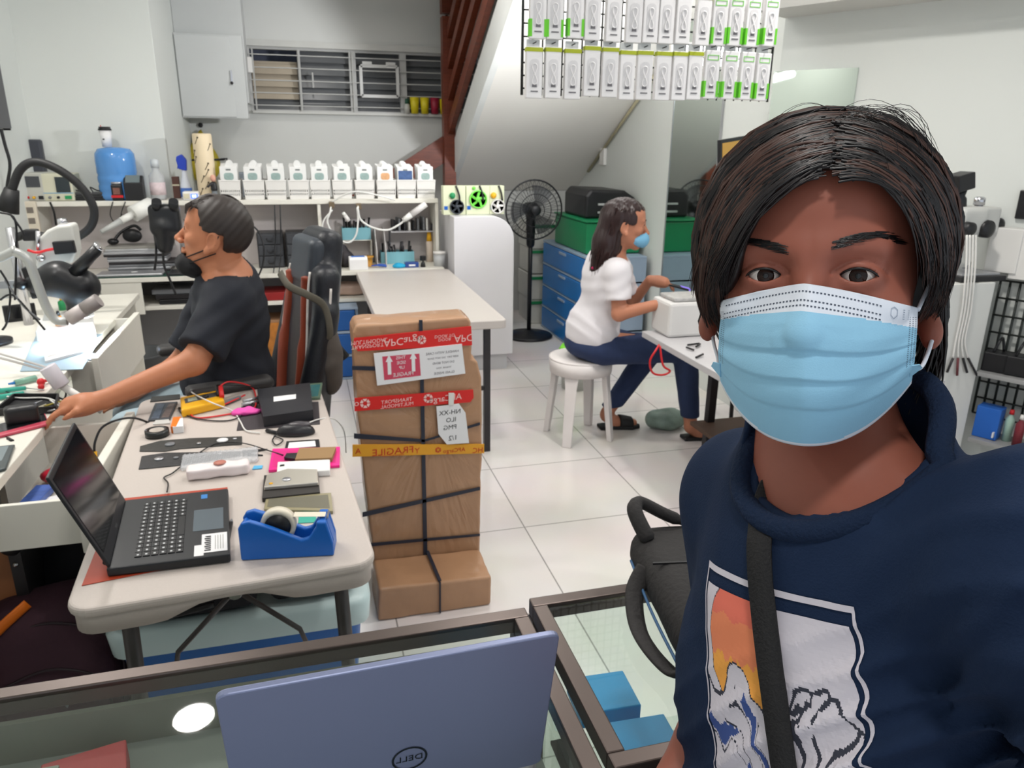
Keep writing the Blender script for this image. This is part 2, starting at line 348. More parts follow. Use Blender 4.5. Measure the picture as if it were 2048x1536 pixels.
# mirrors
mir = M('mirror_silver', (205, 215, 208), .04, 1, nz=0)
t = thing('wall_mirror', 'tall narrow mirror strip on the white wall behind the seated woman', 'mirror', (XR-.01, 4.7, .4))
B(XR-.012, XR-.001, 4.372, 5.015, .35, 2.35).build('mirror_glass', mir, t); g = MB()
for y in (4.366, 5.015): g.box(XR-.016, XR-.001, y, y+.006, .35, 2.35)
g.build('edge_strip', SILVER, t)
def wallpt(px, py, off=0.0):
    r = ray(px, py); n = np.array([.891, .454, 0]); d = (n @ np.array(wa)-off)/(n @ r); return CC+r*d
m0 = wallpt(1562, 142); m1 = wallpt(1718, 138); m2 = wallpt(1697, 270)
t = thing('wall_mirror', 'square frameless mirror on the right wall reflecting the hanging packages', 'mirror', ((m0+m1)/2*[1, 1, 0]+[0, 0, m0[2]-.75]))
e0 = np.array([m0[0], m0[1], 0]); e1 = np.array([m1[0], m1[1], 0]); n3 = -np.array(nn)/.12
zt = (m0[2]+m1[2])/2; Lm = float(np.linalg.norm(e1-e0)); pts = [e0+n3*.002, e1+n3*.002, e1+n3*.009, e0+n3*(.009+Lm*math.tan(math.radians(8.5)))]
MB().prism([p[:2] for p in pts], zt-.75, zt).build('mirror_glass', mir, t)

q = PY(905, 20, 6.9); t = thing('ceiling_board', 'short dark brown board high on the back wall beside the stair rails', 'board', (q[0], 6.9, 2.6)); B(q[0]-.1, q[0]+.12, 6.85, 6.95, 2.62, CEIL-.001).build('board_body', WOOD, t)
a_, b_ = PY(893, 30, 6.95), PY(893, 120, 6.97); MB().tube(smooth_path([a_, (a_+b_)/2+np.array([.02, 0, 0]), b_], 6), .012).build('hanging_cable', RUBBER, t)
# ------------------------------------------------------------------ back shelf unit, desk, drawers
SH = 1.205; DZ = .74
t = thing('shelf_unit', 'long white open shelf unit along the back, lined with baskets', 'shelf', (-.35, 5.47, DZ))
B(-1.62, .93, 5.35, 5.63, SH-.03, SH).build('top_board', WHITE, t, .003)
B(-1.62, .93, 5.62, 5.635, DZ+.002, SH-.03).build('back_panel', M('dusty_panel', (200, 192, 190), .6, nz=.04, sc=3), t)
for x in (-1.62, .10, .91): B(x, x+.022, 5.36, 5.62, DZ+.002, SH-.03).build('upright', WHITE, t, .002)
t = thing('desk', 'long white desk with a lower shelf under the basket shelf', 'desk', (-.35, 5.45, 0))
B(-1.63, .94, 5.19, 5.64, DZ-.03, DZ).build('desktop', WHITE, t, .003)
B(-1.2, .94, 5.22, 5.64, .52, .545).build('lower_shelf', WHITE, t, .003)
for x in (-1.22, -.5, .92): B(x, x+.022, 5.22, 5.64, 0, DZ-.03).build('side_panel', WHITE, t, .002)
B(-1.2, .92, 5.62, 5.64, .0, DZ-.03).build('back_panel', M('grey_panel', (150, 150, 152), .6), t)  # plain mid grey, darker than the white desk parts
# blue drawer stack under the desk
def drawer_stack(name, label, x0, x1, y0, y1, z0, rows, h, face='Y', body=BLUEDK, trimm=M('pale_blue_frame', (150, 168, 190), .4), group=None):
    t = thing(name, label, 'drawers', ((x0+x1)/2, (y0+y1)/2, z0), group=group)
    f = MB()
    for k in range(rows+1): f.box(x0, x1, y0, y1, z0+k*h, z0+k*h+.018)
    if face == 'Y':
        f.box(x0, x0+.02, y0+.02, y1, z0, z0+rows*h); f.box(x1-.02, x1, y0+.02, y1, z0, z0+rows*h); f.box(x0+.02, x1-.02, y1-.02, y1, z0, z0+rows*h)
    else:
        f.box(x0+.02, x1, y0, y0+.02, z0, z0+rows*h); f.box(x0+.02, x1, y1-.02, y1, z0, z0+rows*h); f.box(x1-.02, x1, y0+.02, y1-.02, z0, z0+rows*h)
    f.build('frame', trimm, t, .003)
    for k in range(rows):
        a, b = z0+k*h+.022, z0+(k+1)*h-.004
        if face == 'Y':
            d = B(x0+.022, x1-.022, y0-.004, y1-.04, a, b).build('drawer', body, t, .006)
            MB().box((x0+x1)/2-.06, (x0+x1)/2+.06, y0-.014, y0-.003, b-.035, b-.015).build('handle', trimm, d, .003)
        else:
            d = B(x0-.004, x1-.04, y0+.022, y1-.022, a, b).build('drawer', body, t, .006)
            MB().box(x0-.014, x0-.003, (y0+y1)/2-.08, (y0+y1)/2+.08, b-.035, b-.015).build('handle', trimm, d, .003)
    return t
drawer_stack('drawer_tower', 'blue plastic drawer tower under the back desk, left of the white table', -.12, .318, 5.08, 5.55, 0.0, 3, .165)
drawer_stack('drawer_tower', 'long blue plastic drawer tower by the fan, below the green crate', 2.02, 2.5, 5.2, 6.3, 0.0, 4, .19, 'X', body=M('bright_blue_drawer', (35, 118, 190), .3, nz=.08, sc=3))
# ------------------------------------------------------------------ baskets with phone case boxes
def basket():
    t = thing('basket', 'b', 'basket', (0, 0, 0), group='white plastic baskets on the back shelf')
    m = MB(); w0, w1, h, d0, d1 = .058, .0645, .122, .1, .112
    def wall(p, q, r, s_, n=10):  # p,q bottom; r,s top ends; lattice wall
        p, q, r, s_ = map(Vector, (p, q, r, s_)); at = lambda u, v: (p.lerp(q, u)).lerp(r.lerp(s_, u), v)
        nrm = (q-p).cross(r-p).normalized()*.003
        def sl(u0, u1, v0, v1):
            c = [at(u0, v0), at(u1, v0), at(u1, v1), at(u0, v1)]
            m.add(c+[x+nrm for x in c], [(3, 2, 1, 0), (4, 5, 6, 7), (0, 1, 5, 4), (1, 2, 6, 5), (2, 3, 7, 6), (3, 0, 4, 7)])
        sl(0, 1, 0, .22); sl(0, 1, .34, .40); sl(0, 1, .52, 1)
        for k in range(n+1): u = k/n; a = max(0, u-.022); b = min(1, u+.022); sl(a, b, .22, .34); sl(a, b, .40, .52)
    wall((-w0, -d0, 0), (w0, -d0, 0), (-w1, -d1, h), (w1, -d1, h)); wall((w0, d0, 0), (-w0, d0, 0), (w1, d1, h), (-w1, d1, h))
    wall((w0, -d0, 0), (w0, d0, 0), (w1, -d1, h), (w1, d1, h)); wall((-w0, d0, 0), (-w0, -d0, 0), (-w1, d1, h), (-w1, -d1, h))
    m.box(-w0, w0, -d0, d0, 0, .004); m.build('basket_body', WHITEP, t, local=True)
    r = MB()
    for a in (-1, 1): r.beam((-w1-.003, a*(d1+.002), h), (w1+.003, a*(d1+.002), h), .008, .008); r.beam((a*(w1+.001), -d1-.003, h), (a*(w1+.001), d1+.003, h), .005, .008)
    r.build('rim', WHITEP, t, local=True, bev=.002); return t
bk0 = None; boxes0 = {}
BOXW = M('white_card_box', (230, 230, 228), .4, nz=.01); patch = M('grey_green_print', (150, 172, 168), .4, nz=.2, sc=60); patch2 = M('orange_print', (215, 165, 120), .4, nz=.2, sc=60); patch3 = M('blue_print', (70, 95, 140), .35, nz=.3, sc=40); gink = M('grey_ink', (120, 125, 125), .5)
def case_box(kind):
    t = thing('phone_case_box', 'x', 'box', (0, 0, 0), group='phone case boxes in the baskets')
    w, h, d = .108, .205, .028
    B(-w/2, w/2, -d/2, d/2, 0, h).build('carton', BOXW, t, .002, local=True)
    m = {'a': patch, 'b': patch2, 'c': patch3}[kind]
    q = MB().prism([(x, z) for x, z in rrect(-.03, .03, .12, .165, .015)] if kind != 'c' else rrect(-.048, .048, .12, .18, .004), -d/2-.0012, -d/2+.001, 'Y')
    q.build('printed_picture', m, t, local=True)
    MB().box(-.015, .015, -d/2-.001, -d/2+.001, .18, .19).build('printed_caption', gink, t, local=True)
    MB().prism(arc((0, h), .022, 0, PI, 8), -.004, .004, 'Y').build('hang_tab', BOXW, t, local=True); return t
bx_px = [(462, 400), (510, 400), (554, 399), (599, 398), (642, 397), (686, 396), (731, 394), (774, 393), (814, 392), (853, 390)]
place = ['leftmost, beside the cream tube', 'second from left', 'third from left', 'fourth from left', 'fifth from left', 'sixth from left', 'seventh from left', 'third from the right end', 'second from the right end', 'at the right end']
bxx = [float(PY(px, 398, 5.37)[0]) for px, py in bx_px]
for i, x in enumerate(bxx):
    lab = 'white plastic basket of phone case boxes on the back shelf, '+place[i]
    if bk0 is None: bk0 = basket(); bk0.location = (x, 5.485, SH+.001); bk0['label'] = lab
    else: dup(bk0, (x, 5.485, SH+.001), 0, lab)
    kd = 'b' if i == 7 else 'c' if i == 8 else 'a'
    for k in range(5):
        kk = kd if k == 0 else 'a'
        lab = 'white phone case box at the front of the basket '+place[i].split(',')[0] if k == 0 else 'white phone case box standing behind others in the basket '+place[i].split(',')[0]
        loc = (x+random.uniform(-.004, .004), 5.412+k*.036, SH+.007+(k*.004 if k else 0)); rz = random.uniform(-.03, .03)
        if kk not in boxes0: boxes0[kk] = case_box(kk); b = boxes0[kk]; b.location = loc; b.rotation_euler = (0, 0, rz); b['label'] = lab
        else: b = dup(boxes0[kk], loc, rz, lab)
        b['group'] = 'phone case boxes in the baskets' if k == 0 else 'rear phone case boxes in basket '+place[i].split(',')[0]
        if k: del b['label']; b['label'] = lab
# ------------------------------------------------------------------ white work table (middle)
t = thing('work_table', 'long white topped table behind the wrapped cardboard parcel', 'table', (.65, 4.4, 0))
MB().prism(rrect(.325, .965, 3.57, 5.185, .03), .69, .735).build('tabletop', M('table_white', (200, 193, 188), .38, nz=.015), t, .006, 3)
for x, y in ((.872, 3.63), (.4, 3.63), (.872, 5.1), (.4, 5.1)): MB().box(x-.016, x+.016, y-.016, y+.016, 0, .69).build('leg', DARK, t)
MB().beam((.4, 3.63, .36), (.872, 3.63, .36), .02, .02).build('crossbar', DARK, t)
# white rounded cabinet beside it
t = thing('counter_cabinet', 'glossy white cabinet with a rounded top corner behind the white table', 'cabinet', (1.2, 5.3, 0))
a = arc((1.41-.16, 1.105-.16), .16, 0, PI/2, 10)
MB().prism([(.985, .12), (1.41, .12)]+a+[(.985, 1.105)], 5.06, 5.6, 'Y').build('cabinet_body', M('gloss_white', (226, 224, 228), .25, nz=.01), t, .004)
B(.99, 1.375, 5.09, 5.57, 0, .12).build('plinth', M('plinth_grey', (200, 200, 203), .4), t)
# three small mini-fan boxes on the cabinet
fx = [float(PY(p, 400, 5.2)[0]) for p in (909, 956, 994)]
card = M('pale_yellow_card', (218, 222, 190), .5); lg = M('lime_fan', (120, 225, 80), .35)
nm = ['dark grey', 'bright lime green', 'white']
for i, x in enumerate(fx):
    t = thing('mini_fan_box', 'pale box showing a %s mini fan on the rounded white cabinet' % nm[i], 'box', (x, 5.24, 1.105), group='mini fan boxes on the white cabinet')
    hw = (.078, .083, .052)[i]
    B(x-hw, x+hw, 5.2, 5.28, 1.106, 1.3).build('carton', card, t, .002)
    fm = [M('dark_fan', (52, 58, 66), .4), lg, WHITEP][i]; rr = .05 if i != 1 else .062
    zc = 1.16 if i != 1 else 1.21; xc = x+(.015, 0, .004)[i]
    m = MB(); m.lathe([(rr, -.006), (rr, .006), (rr*.86, .006), (rr*.86, -.006), (rr, -.006)], (xc, 5.19, zc), ax='Y')
    for k in range(5):
        a0 = k*2*PI/5; m.poly([(xc, 5.191, zc)]+[(xc+rr*.85*math.cos(a0+j*.2), 5.191+.003*j, zc+rr*.85*math.sin(a0+j*.2)) for j in range(5)])
    m.lathe([(0, -.01), (rr*.3, -.008), (rr*.3, .004), (0, .004)], (xc, 5.19, zc), ax='Y'); m.build('fan_picture', fm, t)
    MB().ball((xc-.03, 5.196, 1.235 if i != 1 else 1.285), (.022 if i != 1 else .012,)*3, 10).build('badge', [GREEN, lg, YEL][i], t)
    MB().tube(smooth_path([(x+.01, 5.195, 1.302), (x+.028, 5.185, 1.25), (x+.035, 5.186, 1.2)], 4), .006).build('strap', BLACK, t)
    MB().box(x-hw+.005, x-hw+.03, 5.198, 5.2, 1.14, 1.165).build('printed_mark', BLUE, t)
# ------------------------------------------------------------------ wrapped cardboard parcel
t = thing('cardboard_parcel', 'tall brown cardboard parcel wrapped in clear film with red tape', 'box', (.35, 2.45, 0))
WRAP = M('film_wrapped_cardboard', (172, 131, 98), .55, nz=.05, sc=7, coat=.5, bump=.35, bsc=14)
WRAP.node_tree.nodes['Principled BSDF'].inputs['Coat Roughness'].default_value = .12
def crumple(ob, amt, sc=9, it=5):
    s_ = ob.modifiers.new('sub', 'SUBSURF'); s_.subdivision_type = 'SIMPLE'; s_.levels = s_.render_levels = it
    tx = bpy.data.textures.get('crumple%d' % sc) or bpy.data.textures.new('crumple%d' % sc, 'CLOUDS'); tx.noise_scale = 1/sc
    d = ob.modifiers.new('crumple', 'DISPLACE'); d.texture = tx; d.strength = amt; d.mid_level = .5
yf = 2.448
prof = [(.166, .0), (.56, .0), (.566, .3), (.572, .6), (.57, .8), (.556, .862), (.535, .875), (.533, 1.01), (.52, 1.022), (.145, 1.012), (.133, .99), (.135, .6), (.15, .35)]
o = MB().prism(prof, yf, yf+.16, 'Y').build('tall_carton', WRAP, t, .012, 3); crumple(o, .012, 9, 4)
o = MB().prism([(.15, 0), (.555, 0), (.56, .118), (.16, .132)], 2.25, yf-.002, 'Y').build('base_carton', WRAP, t, .01, 3); crumple(o, .01, 9, 4)
strapm = M('navy_strapping', (38, 42, 56), .4); redt = M('red_tape', (214, 40, 36), .35, nz=.03); yelt = M('yellow_tape', (226, 160, 40), .4); wink = M('tape_white_ink', (240, 200, 195), .5); rink = M('tape_red_ink', (196, 52, 30), .5); kink = M('black_ink', (30, 30, 34), .6)
yy = yf-.009
def fxz(px, py, y=None): p = PY(px, py, yf-.008); return (float(p[0]), float(p[2]))
def strip(name, quads, m, off=0):
    b = MB()
    for q in quads:
        c = [(x, yy-off, z) for x, z in q]; c2 = [(x, yy-off+.004, z) for x, z in q]
        b.add(c+c2, [tuple(range(len(q))), tuple(reversed(range(len(q), 2*len(q))))]+[(i, len(q)+i, len(q)+(i+1) % len(q), (i+1) % len(q)) for i in range(len(q))])
    return b.build(name, m, t)
s1 = strip('strapping', [[fxz(838, 640), fxz(845, 640), fxz(855, 1110), fxz(847, 1110)], [fxz(708, 867), fxz(848, 879), fxz(848, 884), fxz(708, 877)], [fxz(848, 880), fxz(960, 845), fxz(960, 850), fxz(848, 884)],
      [fxz(725, 1025), fxz(960, 974), fxz(960, 980), fxz(725, 1034)], [fxz(738, 1087), fxz(960, 1068), fxz(960, 1072), fxz(738, 1093)], [fxz(704, 732), fxz(780, 734), fxz(780, 742), fxz(704, 740)]], strapm)
MB().beam((.37, 2.246, .005), (.372, 2.246, .127), .012, .005).beam((.372, 2.25, .131), (.36, yf, .137), .012, .004).build('strapping', strapm, t)
tp = strip('red_tape', [[fxz(708, 676), fxz(942, 652), fxz(944, 690), fxz(716, 702), fxz(706, 692)]], redt, .002); tp['label'] = 'upper strip of red printed tape'
r_, u_ = (fxz(942, 652)[0]-fxz(708, 676)[0], 0, fxz(942, 652)[1]-fxz(708, 676)[1]), (.05, 0, 1)
k = MB()
def ttext(s, px, py, size, m=k, flip=False, sx=1, r=r_, off=.0035):
    x, z = fxz(px, py); up = Vector(u_)*(-1 if flip else 1)
    vs, fs = text_polys(s, size); R = Vector(r).normalized(); U = up.normalized(); sgn = 1 if flip else -1
    m.add([Vector((x, yy-off, z))+R*(v[0]*sgn*sx)+U*v[1] for v in vs], fs)
ttext('APCargo', 806, 681, .036, flip=True); ttext('MULTIMODAL', 738, 682, .019, flip=True); ttext('TRANSPORT', 735, 691, .019, flip=True); ttext('DOOR TO', 889, 671, .015, flip=True); ttext('DOOR', 889, 678, .015, flip=True); ttext('APC', 927, 675, .036, flip=True)
def hexa(px, py, r, m=k, off=.0035):
    x, z = fxz(px, py)
    for j in range(6):
        a0, a1 = j*PI/3+.12, (j+1)*PI/3-.12
        m.poly([(x+q*math.cos(a), yy-off, z+q*math.sin(a)) for q, a in ((r, a0), (r, a1), (r*.45, a1), (r*.45, a0))])
hexa(843, 679, .016); k.build('tape_lettering', wink, tp)
tp = strip('red_tape', [[fxz(709, 796), fxz(946, 779), fxz(947, 795), fxz(940, 804), fxz(709, 822)]], redt, .002); tp['label'] = 'lower strip of red printed tape'
k = MB(); ttext('APCargo', 890, 796, .032, m=k); ttext('TRANSPORT', 793, 801, .019, m=k); ttext('MULTIMODAL', 794, 810, .018, m=k); ttext('o', 713, 806, .032, m=k)
hexa(730, 806, .018, k); hexa(856, 796, .017, k); k.build('tape_lettering', wink, tp)
tp = strip('yellow_tape', [[fxz(705, 889), fxz(968, 888), fxz(968, 906), fxz(705, 913)]], yelt, .002)
k = MB(); ttext('FRAGILE', 786, 902, .036, m=k, r=(1, 0, 0), sx=1.1); ttext('HANDLE WITH CARE', 786, 910, .008, m=k, r=(1, 0, 0)); ttext('Y', 834, 901, .03, m=k, r=(1, 0, 0)); hexa(876, 899, .011, k); ttext('APCargo', 908, 900, .022, m=k, r=(1, 0, 0)); ttext('A', 716, 902, .03, m=k, r=(1, 0, 0)); ttext('HC', 955, 900, .028, m=k, r=(1, 0, 0)); k.build('tape_lettering', rink, tp)
lb = strip('shipping_label', [[fxz(747, 706), fxz(923, 687), fxz(930, 746), fxz(754, 770)]], PAPER, .006)
k = MB(); q = [fxz(764, 712), fxz(838, 706), fxz(841, 750), fxz(768, 759)]; k.poly([(x, yy-.0066, z) for x, z in q]); k.build('red_panel', M('pink_red_ink', (205, 72, 96), .45), lb)
k = MB()
for px, py in ((778, 728), (826, 722)):
    x, z = fxz(px, py); k.poly([(x+a, yy-.0075, z+b) for a, b in ((-.006, -.035), (.006, -.035), (.006, .01), (.012, .01), (0, .035), (-.012, .01), (-.006, .01))])
ttext('THIS', 801, 714, .016, k, off=.0075); ttext('SIDE', 802, 724, .016, k, off=.0075); ttext('UP', 803, 734, .016, k, off=.0075); ttext('FRAGILE', 806, 747, .019, k, off=.0075); k.build('panel_lettering', PAPER, lb)
k = MB()
for i, (w_, s_) in enumerate((('HANDLE WITH CARE', .012), ('KEEP DRY  DO NOT DROP', .009), ('DO NOT BEND', .011), ('THANK YOU', .009), ('GLASS INSIDE', .012))): ttext(w_, 884+i, 704+i*10, s_, k, off=.0068)
k.build('label_lettering', M('grey_label_ink', (95, 90, 98), .6), lb)
tg = strip('handwritten_tag', [[fxz(872, 812), fxz(917, 806), fxz(930, 824), fxz(937, 884), fxz(893, 887), fxz(876, 866)]], PAPER, .008)
k = MB(); ttext('NH-XX', 899, 823, .024, k, off=.009); ttext('ILO', 901, 838, .024, k, off=.009); ttext('PMG', 899, 853, .024, k, off=.009); ttext('1/2', 905, 874, .026, k, off=.009); k.build('tag_lettering', kink, tg)
strip('tag_tape', [[fxz(896, 784), fxz(907, 784), fxz(906, 808), fxz(896, 808)]], M('masking_tape', (226, 222, 216), .5), .012)
# ------------------------------------------------------------------ folding table in the foreground
FT = Matrix.Translation((-.24, 2.047, 0)) @ Matrix.Rotation(.0695, 4, 'Z'); TZ = .74
t = thing('folding_table', 'white plastic folding table covered with phone repair parts', 'table', (-.24, 2.047, 0), .0695)
TABW = M('speckled_white_plastic', (194, 184, 177), .5, nz=.025, sc=220)
m = MB(); m.prism(rrect(-.298, .298, -.645, .645, .05, 6), TZ-.022, TZ); m.build('tabletop', TABW, t, .008, 3, local=True)
m = MB(); oo = rrect(-.290, .290, -.637, .637, .045, 6); ii = rrect(-.278, .278, -.625, .625, .04, 6); n = len(oo)
def low(x, y): return TZ-.062+(.032*math.exp(-(x/.1)**4) if y < -.6 else 0)
def dense(p):  # subdivide long edges
    out = []
    for i in range(len(p)):
        a, b = Vector(p[i]), Vector(p[(i+1) % len(p)]); k = max(1, int((b-a).length/.03)); out += [tuple(a.lerp(b, j/k)) for j in range(k)]
    return out
od = dense(oo); idn = [Vector(p)*.972 for p in od]; n = len(od)
m.add([(x, y, TZ-.022) for x, y in od]+[(x, y, low(x, y)) for x, y in od]+[(x, y, low(x, y)) for x, y in idn]+[(x, y, TZ-.022) for x, y in idn],
      [((i+1) % n, i, n+i, n+(i+1) % n) for i in range(n)]+[(n+(i+1) % n, n+i, 2*n+i, 2*n+(i+1) % n) for i in range(n)]+[(2*n+(i+1) % n, 2*n+i, 3*n+i, 3*n+(i+1) % n) for i in range(n)], 0, True)
m.build('skirt', TABW, t, local=True)
LEGM = M('grey_brown_tube', (84, 80, 80), .4, .5)
for y in (-.52, .52):
    for x in (-.22, .235):
        MB().tube([(x*.96, y, TZ-.03), (x, y, .35), (x*1.02, y*1.03, .012)], .0165, 12).build('leg', LEGM, t, local=True)
    MB().tube([(-.225, y*1.03, .06), (.24, y*1.03, .06)], .012, 10).build('foot_bar', LEGM, t, local=True)
m = MB()
m.tube([(.0, -.5, TZ-.1), (-.13, -.52, .52), (-.14, -.52, .47)], .006).tube([(.0, -.5, TZ-.1), (.13, -.52, .52), (.15, -.52, .45)], .006).tube([(0, -.3, TZ-.03), (0, -.5, TZ-.1)], .006)
m.build('fold_brace', LEGM, t, local=True)
MB().lathe([(.014, -.02), (.018, -.012), (.018, .012), (.014, .02)], (0, -.5, TZ-.1), 14, ax='Y').build('brace_ring', CHROME, t, local=True)
# ------------------------------------------------------------------ storage tub under it
tz = .37; t = thing('storage_tub', 'blue storage tub with frosted white lid under the folding table', 'tub', (-.22, 2.1, 0))
def rring(x0, x1, y0, y1, z, r=.05): return [(x, y, z) for x, y in rrect(x0, x1, y0, y1, r, 5)]
MB().grid([rring(-.54, .06, 1.9, 2.33, .004), rring(-.56, .085, 1.875, 2.36, tz-.07)], wrap=True).prism(rrect(-.54, .06, 1.9, 2.33, .05, 5), 0, .006).build('tub_body', M('tub_blue', (30, 100, 175), .3, nz=.06, sc=2), t)
LID = M('frosted_lid', (196, 216, 218), .35, nz=.02)
MB().grid([rring(-.575, .105, 1.85, 2.38, tz-.085), rring(-.58, .11, 1.84, 2.39, tz-.015), rring(-.565, .095, 1.855, 2.375, tz), rring(-.53, .06, 1.89, 2.34, tz), rring(-.52, .05, 1.9, 2.33, tz-.015)], wrap=True).prism(rrect(-.52, .05, 1.9, 2.33, .05, 5), tz-.025, tz-.015).build('tub_lid', LID, t)
CLOTHK = M('black_cloth', (25, 25, 30), .85, nz=.1, bump=.2, bsc=40)
# ------------------------------------------------------------------ glass display counters
def Mglass(name, tint=(247, 251, 249), al=.9):
    m = bpy.data.materials.new(name); m.use_nodes = True; nt = m.node_tree; nt.nodes.remove(nt.nodes['Principled BSDF'])
    out = nt.nodes['Material Output']; t = nt.nodes.new('ShaderNodeBsdfTransparent'); t.inputs[0].default_value = (*lin(tint), 1)
    g = nt.nodes.new('ShaderNodeBsdfGlossy'); g.inputs['Roughness'].default_value = .02
    f = nt.nodes.new('ShaderNodeFresnel'); f.inputs[0].default_value = 1.5; mx = nt.nodes.new('ShaderNodeMixShader')
    ge = nt.nodes.new('ShaderNodeNewGeometry'); sb = nt.nodes.new('ShaderNodeMath'); sb.operation = 'SUBTRACT'; sb.inputs[0].default_value = 1; mu = nt.nodes.new('ShaderNodeMath'); mu.operation = 'MULTIPLY'
    nt.links.new(ge.outputs['Backfacing'], sb.inputs[1]); nt.links.new(sb.outputs[0], mu.inputs[0]); nt.links.new(f.outputs[0], mu.inputs[1]); nt.links.new(mu.outputs[0], mx.inputs[0]); nt.links.new(t.outputs[0], mx.inputs[1]); nt.links.new(g.outputs[0], mx.inputs[2]); nt.links.new(mx.outputs[0], out.inputs[0]); return m
GLASS = Mglass('counter_glass'); FILM = Mglass('clear_film', (238, 240, 242))
ALU = M('bronze_aluminium', (92, 82, 78), .35, .7, nz=.05)
CZ = .95
def counter(label, x0, x1, y0, y1):
    t = thing('display_counter', label, 'display counter', ((x0+x1)/2, (y0+y1)/2, 0)); w = .022
    for nm_, z_, h_ in (('top_frame', CZ-.012, .026), ('bottom_frame', .1, .03)):
        m = MB()
        for a, b in (((x0, y0), (x1, y0)), ((x1, y0), (x1, y1)), ((x1, y1), (x0, y1)), ((x0, y1), (x0, y0))): ex_ = Vector((b[0]-a[0], b[1]-a[1], 0)).normalized()*(w/2 if a[1] == b[1] else -w/2); m.beam(Vector((*a, z_))-ex_, Vector((*b, z_))+ex_, w, h_)
        m.build(nm_, ALU, t, .002)
    for x in (x0, x1):
        for y in (y0, y1): B(x-w/2, x+w/2, y-w/2, y+w/2, 0, CZ-.026).build('post', ALU, t)
    B(x0+.012, x1-.012, y0+.012, y1-.012, CZ-.009, CZ-.003).build('glass_top', GLASS, t)
    B(x0+.01, x1-.01, y1-.004, y1, .12, CZ-.026).build('glass_front', GLASS, t)
    for x in (x0+.002, x1-.006): B(x, x+.004, y0+.012, y1-.012, .12, CZ-.026).build('glass_side', GLASS, t)
    return t
c1 = (-1.0, .262, .42, .885); c2 = (.296, 1.5, .598, .905)
ct = counter('glass display counter carrying the silver laptop, in the foreground', *c1); B(c1[0]+.02, c1[1]-.02, c1[2]+.02, c1[3]-.02, .855, .86).build('shelf_board', M('counter_base', (128, 130, 126), .5, nz=.1), ct); B(c1[0]+.02, c1[1]-.02, c1[3]-.016, c1[3]-.008, .12, CZ-.035).build('sliding_panel', M('panel_grey_brown', (122, 122, 112), .5, nz=.12, sc=4), ct)
B(c1[0]+.02, c1[1]-.02, c1[2]+.02, c1[3]-.02, .05, .085).build('base_board', M('counter_base', (118, 122, 122), .5, nz=.1), ct)
ct = counter('glass display counter under the black bag, beside the man in the mask', *c2); B(c2[0]+.02, c2[1]-.02, c2[2]+.02, c2[3]-.02, .70, .706).build('glass_shelf', GLASS, ct)
# stock inside the counters
def simple(name, label, cat, mb, m, bev=.002, group=None, **k): return tag(mb.build(name, m, None, bev, **k), label, cat, group)
bl = M('cyan_blue_box', (30, 140, 200), .4, nz=.04)
def pbox(name, label, px, py, z, d, rz, m, group=None, cat='box', bev=.002):
    p = PZ(px, py, z); return simple(name, label, cat, MB().bx((p[0], p[1], z+d[2]/2), d, (0, 0, rz)), m, bev, group)
o = pbox('product_box', 'sky blue product box in the glass counter, nearer the black bag', 1205, 1412, .7065, (.1, .085, .03), -.05, bl, 'blue boxes in the counter')
o = pbox('product_box', 'sky blue product box in the glass counter, nearest the bottom edge', 1290, 1515, .7065, (.1, .1, .03), -.05, bl, 'blue boxes in the counter')
o['label'] = 'sky blue product box in the glass counter, at the bottom edge of the picture'
simple('product_box', 'blue box seen through the glass side right of the silver laptop', 'box', MB().bx((.19, .79, .878), (.09, .1, .034), (0, 0, .1)), bl)
simple('product_box', 'red and white box inside the left glass counter', 'box', MB().bx((PZ(215, 1450, .87)[0], .79, .878), (.09, .07, .034), (0, 0, .2)), M('dull_red_box', (160, 60, 62), .5))
simple('product_box', 'long pale pink box inside the left glass counter', 'box', MB().bx((PZ(235, 1510, .87)[0], .67, .875), (.05, .12, .028), (0, 0, -.15)), M('dull_pink_box', (190, 120, 120), .5))
simple('product_box', 'grey box inside the left glass counter', 'box', MB().bx((PZ(60, 1490, .87)[0], .72, .882), (.12, .16, .044), (0, 0, .0)), M('dull_grey_box', (128, 128, 118), .6))
# ------------------------------------------------------------------ silver laptop on the counter
lid_m = M('blue_grey_metal', (124, 132, 162), .42, .35, nz=.012, sc=3); key_m = M('dark_keys', (44, 45, 48), .5, nz=.05); lip = M('laptop_silver', (200, 200, 200), .35, .4, nz=.01)
Tr = PD(1118, 1262, .70); Br = PZ(1085, 1520, .968); Tl = np.array([-.0985, .552, Tr[2]])
e = Vector(Tl-Tr); Lw = e.length; ex = -e.normalized(); mid = Vector(Br)
up = Vector(Tr)-mid; up = (up-ex*up.dot(ex)); Lh = up.length; up.normalize(); nrm = up.cross(ex)  # faces camera?
if nrm.y > 0: nrm = -nrm
t = thing('laptop', 'silver blue laptop with its lid back towards the viewer, on the glass counter', 'laptop', (.05, .75, CZ))
BLc = Vector(Tr)-up*Lh-ex*Lw
def lidpt(u, v, d=0): return BLc+ex*(u*Lw)+up*(v*Lh)+nrm*d
m = MB(); oo = rrect(0, 1, 0, 1, .035, 5)
oo = [(x, y if 0 else y) for x, y in oo]
f_ = [lidpt(x, y, .0035) for x, y in oo]; b_ = [lidpt(x, y, -.0035) for x, y in oo]; n = len(oo)
m.add(f_+b_, [tuple(range(n)), tuple(range(2*n-1, n-1, -1))]+[((i+1) % n, i, n+i, n+(i+1) % n) for i in range(n)])
lid = m.build('lid', lid_m, t, .0015)
m = MB(); f_ = [lidpt(.02+x*.96, .04+y*.93, -.0042) for x, y in oo]; m.poly(list(reversed(f_))); m.build('screen', SCREEN, lid)
m = MB(); c0 = (.535, .30); R0 = .0175
